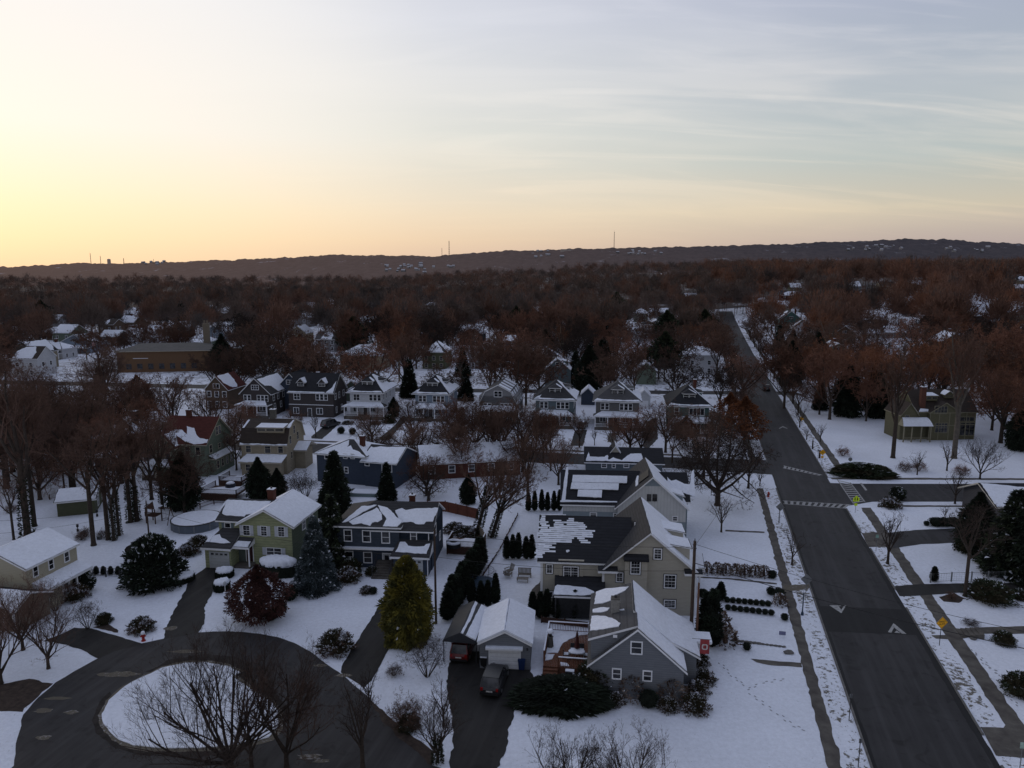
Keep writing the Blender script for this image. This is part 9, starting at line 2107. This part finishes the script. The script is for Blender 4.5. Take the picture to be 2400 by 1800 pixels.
# ------------------------------------------------------------------ ridge
RP=[(-400,632),(0,626),(100,624),(300,618),(500,618),(700,615),(900,611),(1130,606),(1500,599),(1900,600),(2212,587)]
RP=[(0,626),(54,624),(163,618),(271,618),(380,615),(488,611),(613,606),(814,598),(1031,600),(1100,594),(1200,587),(1336,584),(1688,577),(1905,569),(2122,561),(2206,561),(2285,566),(2366,571),(2600,578)]
RP=[(-500,640)]+RP+[(3000,590)]
def ridge_y(px):
    for (a,b),(c,d) in zip(RP[:-1],RP[1:]):
        if a<=px<=c: return b+(d-b)*(px-a)/(c-a)
    return 600
def hill_mat(name,c,c2,snowc,air):
    m,n,b=_nt(name); ge=N(n,'ShaderNodeNewGeometry')
    mp=N(n,'ShaderNodeMapping'); mp.inputs['Scale'].default_value=(1,.35,2.2); Lk(n,ge.outputs['Position'],mp.inputs[0])
    n1=N(n,'ShaderNodeTexNoise',i_Scale=.03,i_Detail=7.0,i_Roughness=.7); Lk(n,mp.outputs[0],n1.inputs['Vector'])
    cr=N(n,'ShaderNodeValToRGB'); cr.color_ramp.elements[0].position=.35; cr.color_ramp.elements[1].position=.7; cr.color_ramp.elements[0].color=(*c2,1); cr.color_ramp.elements[1].color=(*c,1); Lk(n,n1.outputs['Fac'],cr.inputs[0])
    n2=N(n,'ShaderNodeTexNoise',i_Scale=.012,i_Detail=8.0,i_Roughness=.75); Lk(n,mp.outputs[0],n2.inputs['Vector'])
    mr=N(n,'ShaderNodeMapRange',i_1=.60,i_2=.68,i_3=0,i_4=.65); Lk(n,n2.outputs['Fac'],mr.inputs[0])
    mx=N(n,'ShaderNodeMix',data_type='RGBA'); Lk(n,mr.outputs[0],mx.inputs[0]); Lk(n,cr.outputs[0],mx.inputs[6]); mx.inputs[7].default_value=(*snowc,1); Lk(n,mx.outputs[2],b.inputs['Base Color']); b.inputs['Roughness'].default_value=1; b.inputs['Specular IOR Level'].default_value=0
    # distance haze painted as a faint glow of the slope, warmer towards the sunset
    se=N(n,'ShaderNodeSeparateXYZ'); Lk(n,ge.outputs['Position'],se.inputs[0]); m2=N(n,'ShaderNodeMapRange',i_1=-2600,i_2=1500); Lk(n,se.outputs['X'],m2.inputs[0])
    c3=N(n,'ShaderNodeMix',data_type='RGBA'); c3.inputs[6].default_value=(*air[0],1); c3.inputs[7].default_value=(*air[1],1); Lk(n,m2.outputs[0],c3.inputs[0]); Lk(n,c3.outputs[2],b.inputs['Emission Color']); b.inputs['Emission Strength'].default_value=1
    return m
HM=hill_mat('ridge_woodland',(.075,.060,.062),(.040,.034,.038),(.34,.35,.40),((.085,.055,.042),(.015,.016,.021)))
def ridge(name,d0,d1,drop,seed,res=900,rows=26):
    v=[];f=[]
    for j in range(rows+1):
        t=j/rows
        for i in range(res+1):
            px=-300+3000*i/res; py=ridge_y(px)+drop
            az=(px-1200)/F; dist=d0+(d1-d0)*t
            dd=ray(px,py); top=H+dd.z/dd.y*d1
            x=az*dist/CP*1.0; x=dd.x/dd.y*dist
            e=(t**1.25)
            zb=terr(x,d0)-5; z=zb+(top-zb)*e
            z+= (5.5*hn(x,dist*1.5,.016,seed)+5.0*hn(x,dist,.05,seed+1)+3.5*abs(hn(x,dist,.14,seed+2)))*(.4+.6*t)
            v.append((x,dist,z))
    for j in range(rows):
        for i in range(res): a=j*(res+1)+i; f.append((a,a+1,a+res+2,a+res+1))
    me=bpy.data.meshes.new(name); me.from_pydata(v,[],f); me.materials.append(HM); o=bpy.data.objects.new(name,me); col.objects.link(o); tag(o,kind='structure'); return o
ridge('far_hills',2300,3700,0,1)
def on_ridge(px,py,d):
    dd=ray(px,py); return (dd.x/dd.y*d,d,H+dd.z/dd.y*d)
# masts on the skyline
def mast(label,px,ytop,ybase,w,cat='mast',name='radio_mast'):
    x,y,z=on_ridge(px,ybase+6,3650); zt=on_ridge(px,ytop,3650)[2]; e=empty(name,x,y,z,0,label,cat); h=zt-z; mb=MB(); c=[(-w,-w),(w,-w),(w,w),(-w,w)]
    for a,b in c: mb.bar((a,b,0),(a*.5,b*.5,h*.93),w*.32)
    n=10
    for i in range(n):
        z0,z1=h*.93*i/n,h*.93*(i+1)/n; k0=1-.5*i/n;k1=1-.5*(i+1)/n
        for q in range(4): a=c[q];b=c[(q+1)%4]; mb.bar((a[0]*k0,a[1]*k0,z0),(b[0]*k1,b[1]*k1,z1),w*.22)
    mb.build('lattice',mat('mast_steel',(.10,.08,.08),.7,.1,.1),e); mb=MB(); mb.tube((0,0,h*.9),(0,0,h),w*.25,w*.12,6,True); mb.build('antenna',mat('mast_steel',(.10,.08,.08)),e)
mast('tall red and white lattice mast on the skyline, centre left',1053,562,604,2.2); mast('shorter mast left of the tall lattice mast',1036,580,604,1.3); mast('slender tallest mast on the skyline, right of centre',1439,540,584,1.6)
mast('faint thin mast at far left of the skyline, first of two',214,591,619,1.2); mast('faint thin mast at far left of the skyline, second of two',237,598,619,1.2); mast('broad headed mast right of the pale tank on the left skyline',291,604,618,1.5); mast('tiny mast left of centre skyline, alone',361,606,617,.9)
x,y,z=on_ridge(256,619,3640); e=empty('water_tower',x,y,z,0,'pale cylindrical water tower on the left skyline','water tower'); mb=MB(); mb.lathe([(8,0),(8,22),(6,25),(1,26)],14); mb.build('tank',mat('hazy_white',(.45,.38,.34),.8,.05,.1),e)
# little hillside houses
hm=[]
rr=random.Random(12)
def mini(seed):
    r=random.Random(seed); w,d,h=r.uniform(9,15),9,r.uniform(5,7); a=MB(); a.box(-w/2,w/2,-d/2,d/2,0,h); b=MB()
    b.face([(-w/2-.6,-d/2-.6,h-.1),(w/2+.6,-d/2-.6,h-.1),(w/2+.6,0,h+4),(-w/2-.6,0,h+4)]); b.face([(w/2+.6,d/2+.6,h-.1),(-w/2-.6,d/2+.6,h-.1),(-w/2-.6,0,h+4),(w/2+.6,0,h+4)]); a.face([(w/2,-d/2,h),(w/2,d/2,h),(w/2,0,h+3.9)]); a.face([(-w/2,d/2,h),(-w/2,-d/2,h),(-w/2,0,h+3.9)])
    c=MB(); [c.box(-w/2+1+i*w/4,-w/2+2.2+i*w/4,-d/2-.08,-d/2-.01,h*.5,h*.75) for i in range(4)]
    return a,b,c
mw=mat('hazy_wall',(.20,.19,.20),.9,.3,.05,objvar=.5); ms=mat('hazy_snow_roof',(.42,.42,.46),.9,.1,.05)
pro=[]
for i in range(4):
    a,b,c=mini(i); A_=a.build('wall',mw,link=False).data; B_=b.build('roof',ms,link=False).data; pro.append((A_,B_))
for o in [o for o in bpy.data.objects if not o.users_collection]: bpy.data.objects.remove(o)
CL=[(900,1070,618,636,26,'houses on the ridge slope, left of the tall mast'),(1440,1560,592,606,12,'houses on the ridge slope, right of centre'),(1980,2120,582,600,12,'houses on the ridge slope at right'),(2200,2330,588,602,8,'houses on the ridge slope at far right'),(300,400,612,622,8,'houses on the left skyline slope'),(1210,1330,590,612,9,'houses on the ridge below the tallest mast')]
for x0,x1,y0,y1,n,gname in CL:
    for i in range(n):
        px,py=rr.uniform(x0,x1),rr.uniform(y0,y1)
        # find slope distance for this row
        t=(1-(py-ridge_y(px))/max(8,(660-ridge_y(px))))
        t=min(.97,max(.25,t)); d=2300+1400*t; 
        top=on_ridge(px,ridge_y(px),3700)[2]; dd=ray(px,py); x=dd.x/dd.y*d; zb=terr(x,2300)-5; z=zb+(top-zb)*t**1.25+1.5
        A_,B_=pro[rr.randrange(4)]; e=empty('hillside_house',x,d,z,rr.uniform(-.6,.6),'tiny snow roofed house among '+gname,'house',gname); s=rr.uniform(.8,1.25); e.scale=(s,s,s)
        for nm,me in (('wall',A_),('roof',B_)): o=bpy.data.objects.new(nm,me); col.objects.link(o); o.parent=e
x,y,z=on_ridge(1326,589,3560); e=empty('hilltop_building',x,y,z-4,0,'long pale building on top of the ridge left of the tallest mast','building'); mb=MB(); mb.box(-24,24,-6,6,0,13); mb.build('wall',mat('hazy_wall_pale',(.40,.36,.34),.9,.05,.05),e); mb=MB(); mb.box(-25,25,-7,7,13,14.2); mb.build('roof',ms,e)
print('script time',time.time()-T0,'objects',len(bpy.data.objects))
